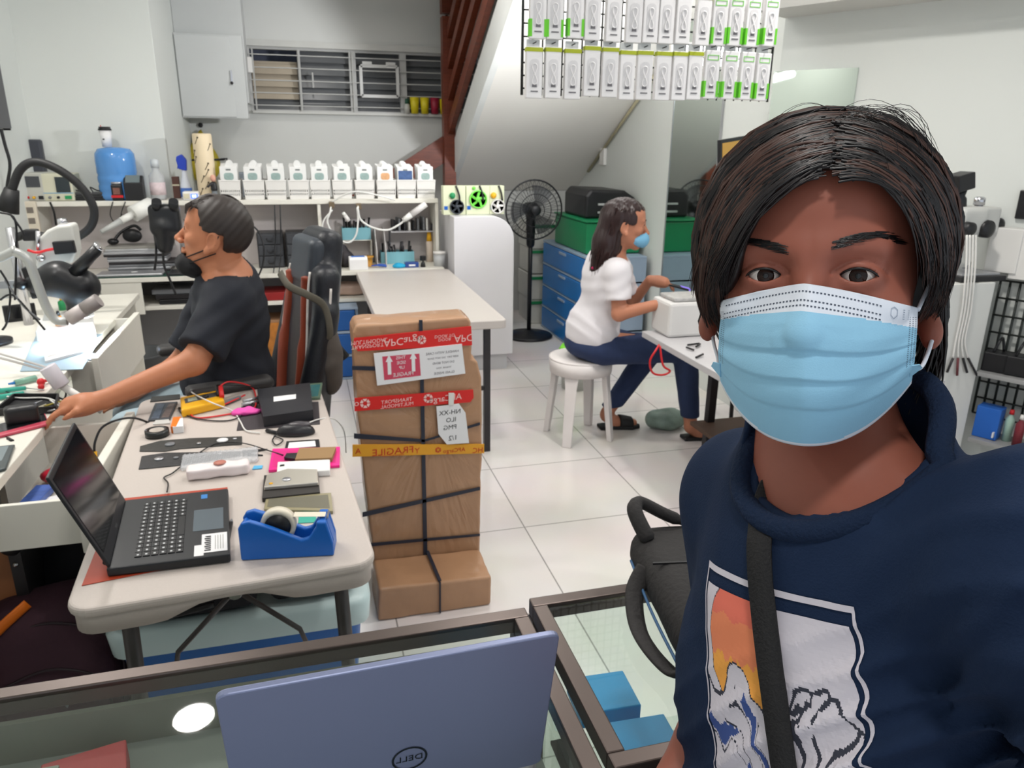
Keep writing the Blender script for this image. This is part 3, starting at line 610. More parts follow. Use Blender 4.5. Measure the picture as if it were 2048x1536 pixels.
for j in range(40):
    a0, a1 = j*2*PI/40, (j+1)*2*PI/40
    pt = lambda r, a: lidpt(c0[0], c0[1], .0042)+ex*(r*math.cos(a))+up*(r*math.sin(a))
    m.poly([pt(R0, a0), pt(R0, a1), pt(R0*.88, a1), pt(R0*.88, a0)])
text(m, 'DELL', .0118, lidpt(c0[0], c0[1], .0042), ex, up, mirror=True, sx=1.02)
m.build('emblem', M('dark_chrome_mark', (38, 46, 56), .25, .6), lid)
hd = Vector((ex.x, ex.y, 0)).normalized(); bd = Vector((-hd.y, hd.x, 0))
Lb = .20; bl_ = BLc.copy(); bl_.z = CZ+.0005
m = MB(); q = rrect(0, Lw, 0, Lb, .012, 4); m.add([bl_+hd*x+bd*y for x, y in q]+[bl_+hd*x+bd*y+Vector((0, 0, .0165)) for x, y in q], [tuple(range(len(q)-1, -1, -1)), tuple(range(len(q), 2*len(q)))]+[(i, (i+1) % len(q), len(q)+(i+1) % len(q), len(q)+i) for i in range(len(q))])
base = m.build('base', lip, t, .002)
m = MB(); zt = Vector((0, 0, .0170))
for r in range(5):
    for k in range(14):
        x = .02+k*(Lw-.04)/14; y = .03+r*.017; w_ = (Lw-.04)/14-.0025
        c = [bl_+hd*a+bd*b_+zt for a, b_ in ((x, y), (x+w_, y), (x+w_, y+.0145), (x, y+.0145))]; m.poly(c)
m.build('keyboard', key_m, base)
for j, u in enumerate((.30, .44, .60)):
    m = MB().beam(bl_+hd*(u*Lw)+bd*(Lb-.055)+zt, bl_+hd*(u*Lw)+bd*(Lb-.008)+zt, .0012, .0006); m.build('touchpad_seam', key_m, base)
m = MB(); c = bl_+hd*(.9*Lw)+bd*(Lb-.03)+zt+Vector((0, 0, .0003)); m.poly([c, c+hd*.022, c+hd*.022+bd*.014, c+bd*.014]); m.build('sticker', M('pale_sticker', (205, 190, 205), .3, nz=.2, sc=200), base)
# ------------------------------------------------------------------ things on the folding table
z0 = TZ+.0005
def at(px, py, z=z0): p = PZ(px, py, z); return Vector(p)
def flat(name, label, cat, pts, h, m, z=z0, bev=.001, group=None, parent=None):
    P = [PZ(px, py, z+h) for px, py in pts]
    mb = MB().prism([p[:2] for p in P][::-1], z, z+h)
    if parent is not None: return mb.build(name, m, parent, bev)
    return simple(name, label, cat, mb, m, bev, group)
MAT_OR = M('orange_red_sheet', (176, 62, 34), .5, nz=.03)
flat('desk_mat', 'orange red sheet under the black laptop on the folding table', 'mat', [(163, 1171), (461, 1112), (455, 974), (232, 998)], .0015, MAT_OR)
# black laptop
t = thing('laptop', 'open black laptop with stickers on the white folding table', 'laptop', at(330, 1060))
zb = z0+.0018; zh = zb+.02
C = [Vector(PZ(*p, zh)) for p in ((212, 1138), (460, 1108), (456, 976), (246, 1000))]  # hinge-near, front-near, front-far, hinge-far
LB = M('laptop_black', (30, 32, 36), .42, nz=.04, sc=40)
m = MB(); m.prism([c[:2] for c in C], zb, zh); base = m.build('base', LB, t, .004)
def bp(u, v, dz=.0006): return (C[0].lerp(C[1], u)).lerp(C[3].lerp(C[2], u), v)+Vector((0, 0, dz))  # u: hinge->front, v: near->far
KEYS = M('laptop_key', (22, 23, 26), .4, nz=.06, sc=30); LEG_ = M('key_legend', (205, 208, 210), .5)
for r in range(6):
    nk = 14
    for k in range(nk):
        u0, v0 = .21+r*.068, .10+k*.0575; w_ = .0505
        if r == 5 and 4 <= k <= 8:
            if k > 4: continue
            w_ = .0505+4*.0575
        q = [bp(u0, v0, .0004), bp(u0+.056, v0, .0004), bp(u0+.056, v0+w_, .0004), bp(u0, v0+w_, .0004)]; up_ = Vector((0, 0, .0016))
        m = MB(); m.add(q+[p+up_ for p in q], [(4, 5, 6, 7), (0, 1, 5, 4), (1, 2, 6, 5), (2, 3, 7, 6), (3, 0, 4, 7)])
        ko = m.build('key', KEYS, base)
        if w_ < .1:
            m = MB(); q = [bp(u0+.018, v0+.014, .0022), bp(u0+.036, v0+.014, .0022), bp(u0+.036, v0+.030, .0022), bp(u0+.018, v0+.030, .0022)]; m.poly(q); m.build('key_legend', LEG_, base)
m = MB(); m.poly([bp(.68, .36), bp(.95, .36), bp(.95, .68), bp(.68, .68)]); m.build('touchpad', M('touchpad_grey', (92, 102, 110), .25), base)
m = MB(); m.poly([bp(.76, .05, .0009), bp(.98, .05, .0009), bp(.98, .30, .0009), bp(.76, .30, .0009)]); stk = m.build('sticker', PAPER, base)
m = MB(); m.poly([bp(.7, .02, .0007), bp(.78, .02, .0007), bp(.78, .16, .0007), bp(.7, .16, .0007)]); m.build('sticker', PAPER, base)
m = MB()
for k in range(8): m.poly([bp(.785+.018*(k % 2), .07+k*.026, .0012), bp(.84, .07+k*.026, .0012), bp(.84, .088+k*.026, .0012), bp(.785, .088+k*.026, .0012)])
m.build('sticker_print', kink, base)
m = MB()
for k in range(4): m.poly([bp(.875+k*.022, .08, .0012), bp(.881+k*.022, .08, .0012), bp(.881+k*.022, .27, .0012), bp(.875+k*.022, .27, .0012)])
m.build('sticker_print', M('faint_ink', (150, 150, 145), .6), base)
m = MB(); m.poly([bp(.74, .86), bp(.80, .86), bp(.80, .93), bp(.74, .93)]); m.build('sticker', M('blue_sticker', (60, 130, 200), .3), base)
hn, hf = bp(.03, .02, .002), bp(.03, .98, .002)
tn = PD(92, 952, 1.76); Ls = (hf-hn)
# screen: hinge line -> top edge
ln = .225; du = None
best = None
for a in range(5, 60):
    ang = math.radians(a); h_ = Ls.normalized(); out = Vector((-1, 0, 0)); out = (out-h_*out.dot(h_)).normalized(); d = out*math.sin(ang)+Vector((0, 0, 1))*math.cos(ang)
    def pj(p):
        c = CR.T @ (np.array(p)-CC); return 1024+FPX*c[0]/c[2], 768+FPX*c[1]/c[2]
    x1, y1 = pj(hn+d*ln); x2, y2 = pj(hf+d*ln); er = (x1-93)**2+(y1-955)**2+(x2-157)**2+(y2-840)**2
    if best is None or er < best[0]: best = (er, a, d.copy())
d = best[2]; nn_ = Ls.normalized().cross(d); nn_ = nn_ if nn_.x > 0 else -nn_
m = MB(); q = [hn, hf, hf+d*ln, hn+d*ln]; m.add([p+nn_*.0 for p in q]+[p-nn_*.007 for p in q], [(3, 2, 1, 0), (4, 5, 6, 7), (0, 1, 5, 4), (1, 2, 6, 5), (2, 3, 7, 6), (3, 0, 4, 7)])
lid = m.build('lid', LB, t, .003)
m = MB(); L1 = Ls.normalized(); ll = Ls.length; m.poly([hn+L1*.012+d*.028+nn_*.0008, hf-L1*.012+d*.028+nn_*.0008, hf-L1*.012+d*(ln-.012)+nn_*.0008, hn+L1*.012+d*(ln-.012)+nn_*.0008]); m.build('screen', SCREEN, lid)
m = MB(); text(m, 'acer', .012, hn.lerp(hf, .5)+d*.014+nn_*.0012, L1 if True else -L1, d, mirror=True); m.build('lettering', M('grey_lettering', (110, 112, 115), .4), lid)
MB().tube([bp(-.01, .06, .004), bp(-.01, .94, .004)], .006, 10).build('hinge', LB, t)
# tape dispenser: heavy base, cavity, roll, cutter arm
t = thing('tape_dispenser', 'blue tape dispenser holding a roll of white tape, front of the folding table', 'tape dispenser', at(575, 1110))
a = at(482, 1122); b = at(668, 1112); dx = (b-a); dl = dx.length; dx.normalize(); dy = Vector((-dx.y, dx.x, 0)); 
TT = Matrix.Translation(a) @ Matrix(((dx.x, dy.x, 0, 0), (dx.y, dy.y, 0, 0), (0, 0, 1, 0), (0, 0, 0, 1)))
side = [(0, 0), (dl, 0), (dl, .03), (dl-.012, .082), (dl-.032, .083), (dl-.034, .07), (dl-.05, .046), (dl-.065, .042), (.07, .073), (.05, .082), (.025, .092), (.008, .088), (0, .075)]
core = [(0, 0), (dl, 0), (dl, .03), (dl-.012, .080), (dl-.03, .080), (dl-.045, .03), (dl-.06, .02), (.03, .02), (.02, .07), (.008, .08), (0, .07)]
m = MB(); m.T = TT; m.prism(side, 0, .014, 'Y').prism(side, .05, .064, 'Y').prism(core, .014, .05, 'Y'); m.build('dispenser_body', M('dispenser_blue', (22, 100, 190), .35, nz=.015), t, .004, 3)
m = MB(); m.T = TT; rc = (.078, .032, .066); m.lathe([(.028, -.011), (.0375, -.011), (.0375, .011), (.028, .011), (.028, -.011)], rc, 40, ax='Y'); m.prism([(.112, .088), (dl-.016, .085), (dl-.016, .0845), (.112, .0872)], .022, .043, 'Y'); m.build('tape_roll', M('white_tape', (224, 216, 198), .4), t)
m = MB(); m.T = TT; m.lathe([(.004, -.014), (.0275, -.012), (.0275, -.009), (.01, -.006), (.01, .006), (.0275, .009), (.0275, .012), (.004, .014)], rc, 30, ax='Y'); m.build('hub', BLACK, t)
m = MB(); m.T = TT; m.prism([(dl-.014, .083), (dl-.011, .089), (dl-.009, .083)], .016, .048, 'Y'); m.build('cutter_blade', SILVER, t)
# small parts on the table
t = thing('phone_case', 'clear olive phone case lying behind the blue tape dispenser', 'phone case', at(600, 1003)); flat('case_shell', 0, 0, [(528, 1018), (666, 1022), (662, 985), (532, 994)], .008, M('olive_clear', (150, 142, 112), .2, nz=.05), parent=t)
flat('case_rim', 0, 0, [(534, 1013), (660, 1016), (656, 989), (538, 997)], .0086, M('olive_dark', (112, 108, 92), .3), parent=t)
flat('plastic_card', 'teal plastic card between the tape dispenser and the olive case', 'card', [(596, 1046), (634, 1044), (630, 1024), (598, 1026)], .0015, TEAL)
t = thing('hard_drive', 'bare silver hard disk drive with a yellow dot on the folding table', 'hard drive', at(585, 968))
db = flat('drive_base', 0, 0, [(524, 996), (640, 984), (636, 944), (528, 950)], .012, M('drive_black', (48, 44, 42), .4), parent=t)
tp_ = at(0, 0); P = [Vector(PZ(*p, z0+.012)) for p in ((526, 982), (640, 972), (637, 944), (575, 943), (532, 956))]
cx = sum(P, Vector())/5; m = MB(); m.prism([(cx+(p-cx)*.96)[:2] for p in P][::-1], z0+.0122, z0+.022); m.build('drive_cover', M('drive_silver', (214, 208, 196), .25, .6), t, .002)
m = MB(); m.lathe([(0, 0), (.011, 0), (.011, .002), (0, .002)], at(573, 959, z0+.0222)); m.build('spindle_cap', SILVER, t)
m = MB(); m.lathe([(0, 0), (.005, 0), (.005, .0008), (0, .0008)], at(542, 967, z0+.0222)); m.build('sticker', YEL, t)
pk = thing('phone_case', 'bright pink phone case under the brown cable strap', 'phone case', at(605, 917)); flat('case_shell', 0, 0, [(537, 940), (679, 930), (680, 893), (545, 897)], .008, M('hot_pink', (240, 40, 140), .35), parent=pk); flat('case_rim', 0, 0, [(543, 934), (672, 925), (673, 897), (549, 902)], .0085, M('pink_dark', (215, 36, 125), .4), parent=pk)
t = thing('adapter', 'brown banded black adapter lying on the pink phone case', 'adapter', at(630, 906, z0+.009)); flat('adapter_body', 0, 0, [(590, 918), (664, 915), (672, 893), (598, 896)], .013, M('brown_card', (150, 118, 78), .6), z=z0+.0088, parent=t); flat('plug_end', 0, 0, [(568, 914), (590, 917), (596, 905), (573, 906)], .01, BLACK, z=z0+.0088, parent=t)
t = thing('power_bank', 'white slab power bank between the pink case and hard drive', 'power bank', at(607, 932)); flat('bank_body', 0, 0, [(553, 946), (660, 940), (660, 918), (555, 923)], .018, M('gloss_white_plastic', (238, 236, 234), .25), parent=t, bev=.003); flat('button', 0, 0, [(559, 933), (569, 932), (569, 928), (560, 929)], .0186, BLACK, parent=t)
t = thing('circuit_card', 'black drive card with a white printed label, below the mouse', 'circuit card', at(602, 888)); flat('card_board', 0, 0, [(569, 899), (640, 894), (638, 878), (573, 882)], .004, BLACK, parent=t); flat('printed_label', 0, 0, [(575, 897), (632, 892), (630, 881), (578, 885)], .0046, PAPER, parent=t)
# mouse
t = thing('computer_mouse', 'black computer mouse with a white cable on the folding table', 'mouse', at(590, 866))
mc = at(592, 868); Rm = Matrix.Rotation(-.15, 3, 'Z')
sdf(lambda P: smax(smax(s_ell(P, (mc.x, mc.y, z0+.004), (.058, .03, .034), Rm), (z0+.001)-P[2], .004), P[2]-(z0+.036), .01), (mc.x-.07, mc.y-.05, z0-.004), (mc.x+.07, mc.y+.05, z0+.05), .003).build('mouse_body', M('mouse_black', (40, 40, 44), .35, nz=.02), t)
sdf(lambda P: s_ell(P, (mc.x+.012, mc.y-.0, z0+.03), (.035, .016, .0095), Rm), (mc.x-.04, mc.y-.04, z0+.01), (mc.x+.06, mc.y+.04, z0+.05), .002).build('palm_cover', M('mouse_grey', (74, 70, 74), .3), t)
MB().tube(smooth_path([at(555, 866, z0+.008), at(545, 880, z0+.004), at(553, 890, z0+.004), at(566, 880, z0+.005), at(548, 872, z0+.005)], 5), .002).build('coiled_cord', BLACK, t)
MB().tube([at(533, 861, z0+.006), at(556, 866, z0+.006)], .006).build('plug', BLACK, t)
# dark mat and black box with label
flat('desk_mat', 'dark grey mat under the black box on the folding table', 'mat', [(473, 861), (640, 848), (637, 803), (483, 812)], .0015, M('charcoal_mat', (58, 52, 56), .7))
t = thing('black_box', 'flat black box with a white label near the far end of the folding table', 'box', at(570, 815)); q = [(526, 844), (626, 830), (620, 776), (514, 789)]
flat('box_body', 0, 0, [(x, y-11) for x, y in q], .035, M('box_black', (38, 38, 43), .45, nz=.03), z=z0+.002, parent=t); flat('printed_label', 0, 0, [(547, 793), (592, 788), (592, 797), (547, 803)], .0356, PAPER, z=z0+.002, parent=t)
t = thing('phone', 'phone lying face down with a green back at the far right table corner', 'phone', at(622, 780)); flat('phone_body', 0, 0, [(606, 797), (640, 795), (645, 765), (604, 768)], .008, M('olive_green_frame', (92, 112, 92), .3), parent=t); flat('phone_back', 0, 0, [(610, 794), (636, 792), (641, 768), (608, 771)], .0086, M('teal_glass', (60, 110, 112), .15, nz=.15, sc=30), parent=t)
t = thing('phone', 'dark phone between the black box and the table far edge', 'phone', at(565, 780)); flat('phone_body', 0, 0, [(541, 786), (586, 784), (586, 774), (545, 776)], .008, BLACK, parent=t); flat('phone_screen', 0, 0, [(545, 784), (583, 782), (583, 775.5), (548, 777.5)], .0086, GREENM, parent=t)
t = thing('cloth_scrap', 'crumpled hot pink cloth scrap beside the black box', 'cloth', at(492, 826)); c = at(492, 828)
sdf(lambda P: s_ell(P, (c.x, c.y, z0+.007), (.042, .026, .012))+wob(P, .006, 150), (c.x-.06, c.y-.05, z0+.001), (c.x+.06, c.y+.05, z0+.03), .003).build('cloth_body', M('pink_cloth', (230, 80, 170), .7), t)
for i, (p, q_) in enumerate((((484, 810), (518, 803)), ((486, 803), (515, 797)))):
    tag(MB().tube([at(*p, z0+.009), at(*q_, z0+.009)], .007, 12).build('battery_cell', SILVER), 'silver battery tube against the black box, '+('nearer the pink cloth' if i == 0 else 'farther from the viewer'), 'battery')
# multimeter
t = thing('multimeter', 'yellow and black multimeter with red and black leads', 'multimeter', at(405, 805))
mm = [(362, 826), (449, 806), (440, 785), (360, 800)]
flat('meter_shell', 0, 0, [(x, y-6) for x, y in mm], .028, YEL, parent=t, bev=.006); flat('meter_face', 0, 0, [(370, 806), (440, 790), (434, 783), (368, 797)], .030, M('meter_grey', (72, 72, 74), .4), parent=t, bev=.003)
MB().lathe([(0, 0), (.012, 0), (.01, .006), (0, .006)], at(410, 794, z0+.03)).build('dial', BLACK, t); flat('display', 0, 0, [(376, 803), (395, 799), (393, 793), (375, 797)], .0306, M('lcd_grey', (160, 168, 150), .25), parent=t)
cr, ck = M('red_wire', (212, 42, 46), .4), M('black_wire', (32, 30, 32), .5)
MB().tube([at(444, 794, z0+.03), at(441, 774, z0+.05)], .008).build('probe_plug', cr, t)
MB().tube([at(437, 792, z0+.03), at(434, 772, z0+.05)], .006).build('probe_plug', ck, t)
MB().tube(smooth_path([at(441, 772, z0+.055), at(455, 764, z0+.06), at(480, 766, z0+.04), at(505, 776, z0+.01), at(512, 800, z0+.008), at(505, 818, z0+.006), at(460, 828, z0+.004), at(400, 836, z0+.004), at(382, 829, z0+.004), at(395, 820, z0+.004), at(440, 812, z0+.008), at(490, 790, z0+.01)], 8), .0028).build('red_lead', cr, t)
MB().tube(smooth_path([at(434, 770, z0+.055), at(470, 770, z0+.05), at(512, 775, z0+.01), at(520, 782, z0+.006), at(506, 805, z0+.01), at(470, 838, z0+.004), at(410, 840, z0+.004), at(366, 828, z0+.004), at(358, 815, z0+.004), at(376, 825, z0+.003)], 8), .0024).build('black_lead', ck, t)
t = thing('test_probe', 'grey test probe lying under the loops of red wire', 'probe', at(440, 812)); MB().tube([at(415, 818, z0+.006), at(425, 815, z0+.006), at(480, 795, z0+.008)], [.003, .009, .007], 10).build('probe_body', GREYP, t); MB().cyl(at(415, 818, z0+.006), at(405, 821, z0+.005), .0015).build('probe_tip', SILVER, t)
# bare boards, tape, bits
flat('metal_strip', 'thin black vented metal strip at the far left table corner', 'strip', [(300, 803), (360, 797), (360, 788), (303, 793)], .003, M('strip_black', (46, 47, 46), .5, nz=.2, sc=120))
t = thing('phone_board', 'opened phone frame with its bare circuit board, left side of the table', 'circuit board', at(325, 822)); flat('frame', 0, 0, [(296, 840), (340, 837), (355, 803), (310, 806)], .006, M('steel_grey', (64, 68, 74), .35, .4), parent=t)
flat('circuit_board', 0, 0, [(302, 837), (318, 836), (330, 807), (315, 808)], .0075, M('board_blue_grey', (72, 84, 100), .4, nz=.35, sc=130), parent=t); flat('connector_block', 0, 0, [(322, 835), (338, 834), (351, 806), (337, 807)], .007, M('board_brown', (96, 82, 78), .4, nz=.35, sc=130), parent=t)
t = thing('small_carton', 'small orange and white carton beside the black tape roll', 'box', at(355, 848)); flat('carton_side', 0, 0, [(345, 854), (366, 852), (366, 836), (348, 836)], .022, PAPER, parent=t); flat('printed_flap', 0, 0, [(341, 853), (352, 853), (362, 833), (346, 834)], .0225, ORANGE, parent=t)
flat('plastic_piece', 'clear frosted plastic piece between circuit board and orange carton', 'plastic piece', [(306, 848), (340, 846), (338, 836), (312, 838)], .004, M('frosted_grey', (200, 198, 194), .2))
t = thing('tape_roll', 'roll of black electrical tape on the folding table', 'tape roll', at(315, 870)); c = at(315, 871)
MB().lathe([(.021, 0), (.034, 0), (.034, .019), (.021, .019), (.021, 0)], c, 36).build('black_tape', M('tape_black', (34, 36, 36), .3), t); MB().lathe([(.019, .001), (.0208, .001), (.0208, .0185), (.019, .0185), (.019, .001)], c, 30).build('paper_core', M('paper_core', (205, 195, 186), .7), t)
def board(label, pts, holes, m):
    t = thing('logic_board', label, 'circuit board', at(*pts[0])); o = flat('board', 0, 0, pts, .0025, m, parent=t)
    for px, py, r, mm in holes: MB().lathe([(0, 0), (r, 0), (r, .0025), (0, .0025)], at(px, py, z0+.003), 18).build('chip' if r < .008 else 'fan_ring', mm, t)
    return t
board('long grey laptop circuit board with a round cut-out, behind its twin', [(279, 902), (330, 902), (360, 897), (484, 888), (484, 872), (380, 876), (320, 881), (280, 892)], [(340, 889, .014, GREYP), (445, 881, .016, PAPER), (398, 887, .006, SILVER), (470, 878, .006, SILVER)], PCB)
board('dark laptop circuit board with silver shields, nearer the bubble wrap', [(277, 938), (350, 931), (420, 921), (482, 911), (482, 902), (330, 905), (283, 912)], [(318, 918, .012, SILVER), (352, 916, .007, GREYP), (400, 912, .006, GREYP), (440, 908, .006, SILVER)], M('circuit_board_dark', (44, 44, 46), .5, nz=.3, sc=90))
flat('metal_bracket', 'thin black metal bracket right of the circuit boards', 'bracket', [(485, 912), (526, 911), (526, 909), (498, 906), (535, 899), (535, 897), (483, 900)], .002, BLACK)
# bubble wrapped packet
t = thing('wrapped_packet', 'bubble wrapped white and pink packet in the middle of the folding table', 'packet', at(435, 940))
c = at(438, 950); R_ = Matrix.Rotation(.06, 3, 'Z')
sdf(lambda P: s_box(P, (c.x, c.y, z0+.016), (.078, .024, .015), R_, .008)+wob(P, .003, 110), (c.x-.1, c.y-.05, z0), (c.x+.1, c.y+.05, z0+.045), .0035).build('packet_body', M('white_foam', (232, 222, 222), .5), t)
MB().lathe([(0, 0), (.016, 0), (.016, .001), (0, .001)], (c.x+.005, c.y+.004, z0+.034), 16).build('printed_mark', M('salmon_print', (190, 120, 105), .5), t)
c2_ = at(440, 925)
sdf(lambda P: s_box(P, (c2_.x, c2_.y+.015, z0+.006), (.1, .05, .005), R_, .004)+.0022*np.sin(P[0]*500)*np.sin(P[1]*500), (c2_.x-.12, c2_.y-.05, z0), (c2_.x+.12, c2_.y+.08, z0+.02), .003).build('bubble_wrap', M('bubble_wrap', (228, 230, 234), .1, alpha=.42, nz=0), t)
flat('blue_tab', 0, 0, [(504, 938), (524, 936), (526, 930), (508, 931)], .003, M('cyan_tab', (90, 180, 225), .4), parent=t)
# cables on the table
tag(MB().tube(smooth_path([at(334, 984, z0+.008), at(336, 966, z0+.006), at(328, 955, z0+.004), at(345, 946, z0+.004), at(372, 925, z0+.004), at(420, 892, z0+.005), at(450, 885, z0+.007), at(490, 887, z0+.008), at(540, 902, z0+.008), at(566, 910, z0+.011)], 8), .0019).build('usb_cable', ck), 'thin black cable looping from the black laptop to the pink case', 'cable')
tag(MB().tube(smooth_path([at(520, 866, z0+.004), at(492, 861, z0+.004), at(480, 842, z0+.004), at(465, 822, z0+.005), at(425, 806, z0+.035), at(392, 790, z0+.034), at(372, 776, z0+.004)], 8), .0024).build('usb_cable', WHITEP), 'white cable crossing the multimeter and ending by the mouse', 'cable')
tag(MB().tube(smooth_path([at(612, 848, z0+.004), at(640, 838, z0+.003), Vector(PZ(668, 838, TZ-.02)), Vector(PZ(688, 862, TZ-.1)), Vector(PZ(692, 905, TZ-.2))], 8), .0022).build('usb_cable', WHITEP), 'thin white cable hanging over the right table edge towards the parcel', 'cable')
t = thing('stylus', 'black stylus pen beside the black laptop', 'pen', at(460, 1060)); MB().tube([at(455, 1091, z0+.005), at(462, 1046, z0+.012)], [.003, .005], 10).build('barrel', BLACK, t); MB().tube([at(462, 1046, z0+.012), at(463, 1040, z0+.012)], [.005, .003], 10).build('cap', GREYP, t)
# ------------------------------------------------------------------ things under / by the table
CLOTHK = M('black_cloth', (24, 24, 29), .85, nz=.1, bump=.2, bsc=40)
t = thing('flat_bag', 'flat black bag on the storage tub lid, left side under the table', 'bag', (-.32, 2.05, tz))
sdf(lambda P: s_box(P, (-.38, 2.02, tz+.05), (.19, .16, .047), None, .035)+wob(P, .006, 30), (-.62, 1.8, tz+.001), (-.06, 2.25, tz+.13), .011).build('bag_body', CLOTHK, t)
MB().tube(smooth_path([(-.5, 1.86, tz+.06), (-.42, 1.845, tz+.035), (-.3, 1.845, tz+.05)], 5), .008).build('strap', BLACK, t)
t = thing('flat_bag', 'black pouch on the storage tub lid, right side under the table', 'bag', (.0, 2.05, tz))
sdf(lambda P: s_box(P, (-.045, 2.03, tz+.045), (.115, .15, .036), Matrix.Rotation(-.08, 3, 'Y'), .03)+wob(P, .006, 30, 2), (-.2, 1.83, tz+.001), (.12, 2.22, tz+.12), .01).build('bag_body', CLOTHK, t)
MB().tube(smooth_path([(-.12, 1.878, tz+.04), (-.05, 1.872, tz+.042), (.03, 1.878, tz+.046)], 5), .005).build('zipper', BLACK, t)
BURG = M('burgundy_cloth', (62, 36, 48), .8, nz=.08, bump=.2, bsc=60)
bq = PZ(105, 1300, .26); bc = (bq[0], bq[1]+.05, .205)
t = thing('backpack', 'dark burgundy backpack on the floor at the lower left', 'backpack', (bc[0], bc[1], 0))
Rb = (Matrix.Rotation(.15, 3, 'Z') @ Matrix.Rotation(-.2, 3, 'X'))
BT = Matrix.Translation(Vector(bc)-Vector((-.78, 1.72, .30)))
sdf(lambda P: smin(s_box(P, bc, (.19, .12, .2), Rb, .11), s_box(P, (bc[0]+.02, bc[1]-.1, bc[2]-.04), (.14, .06, .12), Rb, .055), .02)+wob(P, .005, 28), (bc[0]-.3, bc[1]-.28, 0), (bc[0]+.3, bc[1]+.28, .62), .012).build('backpack_body', BURG, t)
def btube(pts, r, m, nm, n=8, flat=1):
    k = MB(); k.T = Matrix.Translation(bc); return k.tube(smooth_path(pts, 6), r, n, flat=flat).build(nm, m, t)
btube([(-.19, -.13, .0), (-.17, -.14, .08), (-.11, -.12, .16), (-.03, -.06, .215)], .02, ORANGE, 'strap', 10, .35)
btube([(.14, -.17, -.15), (.155, -.165, -.05), (.13, -.16, .03), (.02, -.158, .07), (-.1, -.16, .03)], .004, M('zip_dark', (40, 26, 34), .5), 'zipper')
btube([(.165, -.1, -.1), (.18, -.09, .03), (.13, -.085, .12), (0, -.08, .16), (-.12, -.09, .12)], .004, M('zip_dark', (40, 26, 34), .5), 'zipper')
k = MB(); k.T = Matrix.Translation(bc); k.prism([(.03, .02), (.075, .01), (.055, -.04)], -.182, -.172, 'Y').build('emblem', M('emblem_grey', (110, 112, 120), .4), t)
kq = PZ(120, 1215, .3); kx, ky = kq[0]+.03, kq[1]+.12
t = thing('cloth_bag', 'soft black cloth bag standing between the backpack and folding table', 'bag', (kx, ky, 0))
sdf(lambda P: smin(s_ell(P, (kx, ky, .22), (.13, .12, .27)), s_ell(P, (kx-.02, ky+.02, .4), (.08, .07, .09)), .06)+wob(P, .012, 26, 1), (kx-.22, ky-.2, 0.0), (kx+.22, ky+.2, .55), .014).build('bag_body', CLOTHK, t)
MB().tube(smooth_path([(kx-.09, ky+.02, .45), (kx-.02, ky, .52), (kx+.05, ky+.02, .45)], 5), .012, 8).build('bag_handle', CLOTHK, t)
cq = PZ(36, 1080, .57); cx1, cy0 = cq[0], cq[1]
t = thing('transport_case', 'brown panelled case with dark metal edges, cut by the left picture edge', 'case', (cx1-.22, cy0+.1, 0))
B(cx1-.45, cx1-.01, cy0+.01, cy0+.2, 0, .57).build('case_panel', M('brown_panel', (156, 100, 62), .5, nz=.08, sc=6), t)
B(cx1-.03, cx1, cy0-.003, cy0+.21, 0, .565).build('edge_trim', DARK, t); B(cx1-.46, cx1-.03, cy0-.003, cy0+.21, .545, .58).build('edge_trim', DARK, t); MB().ball((cx1-.02, cy0+.01, .555), .032, 12).build('corner_cap', BLACK, t)
MB().ball((cx1-.016, cy0-.004, .5), .008, 8).build('rivet', CHROME, t)
# black laptop bag on the right counter
t = thing('laptop_bag', 'black fabric laptop bag lying on the right glass counter', 'bag', (.62, .8, CZ))
BAGM = M('bag_black', (40, 38, 38), .8, nz=.08, bump=.2, bsc=120)
Rz = Matrix.Rotation(-.16, 3, 'Z')
sdf(lambda P: s_box(P, (.628, .80, CZ+.038), (.19, .145, .036), Rz, .032)+.006*np.exp(-((P[1]-.85)/.004)**2)*0+wob(P, .003, 34), (.38, .58, CZ), (.88, 1.03, CZ+.12), .0065).build('bag_body', BAGM, t)
MB().tube(smooth_path([(.475, .915, CZ+.07), (.468, .955, CZ+.10), (.485, .975, CZ+.105), (.52, .955, CZ+.09), (.56, .935, CZ+.075)], 6), [.009]+[.013]*12+[.012]*8+[.008]*4, 10, flat=.8).build('top_handle', BAGM, t)
MB().tube(smooth_path([(.452, .875, CZ+.05), (.425, .85, CZ+.03), (.407, .80, CZ+.014), (.402, .75, CZ+.012), (.41, .70, CZ+.012), (.418, .675, CZ+.03), (.425, .665, CZ+.045)], 8), .0145, 10, flat=.35).build('carry_strap', BAGM, t)
MB().tube(smooth_path([(.452, .925, CZ+.034), (.428, .80, CZ+.03), (.412, .69, CZ+.03)], 8), .0022, 6).build('piping', M('blue_piping', (50, 90, 130), .5), t)
for k, y in enumerate((.79,)): MB().beam((.45, y+.06, CZ+.074), (.78, y-.0, CZ+.074), .003, .003).build('seam', BLACK, t)
# ------------------------------------------------------------------ things on the shelf top
def PXs(px, Y, py=398): return float(PY(px, py, Y)[0])
S0 = SH+.001
def lab(name, label, cat, loc, group=None, rz=0): return thing(name, label, cat, loc, rz, group)
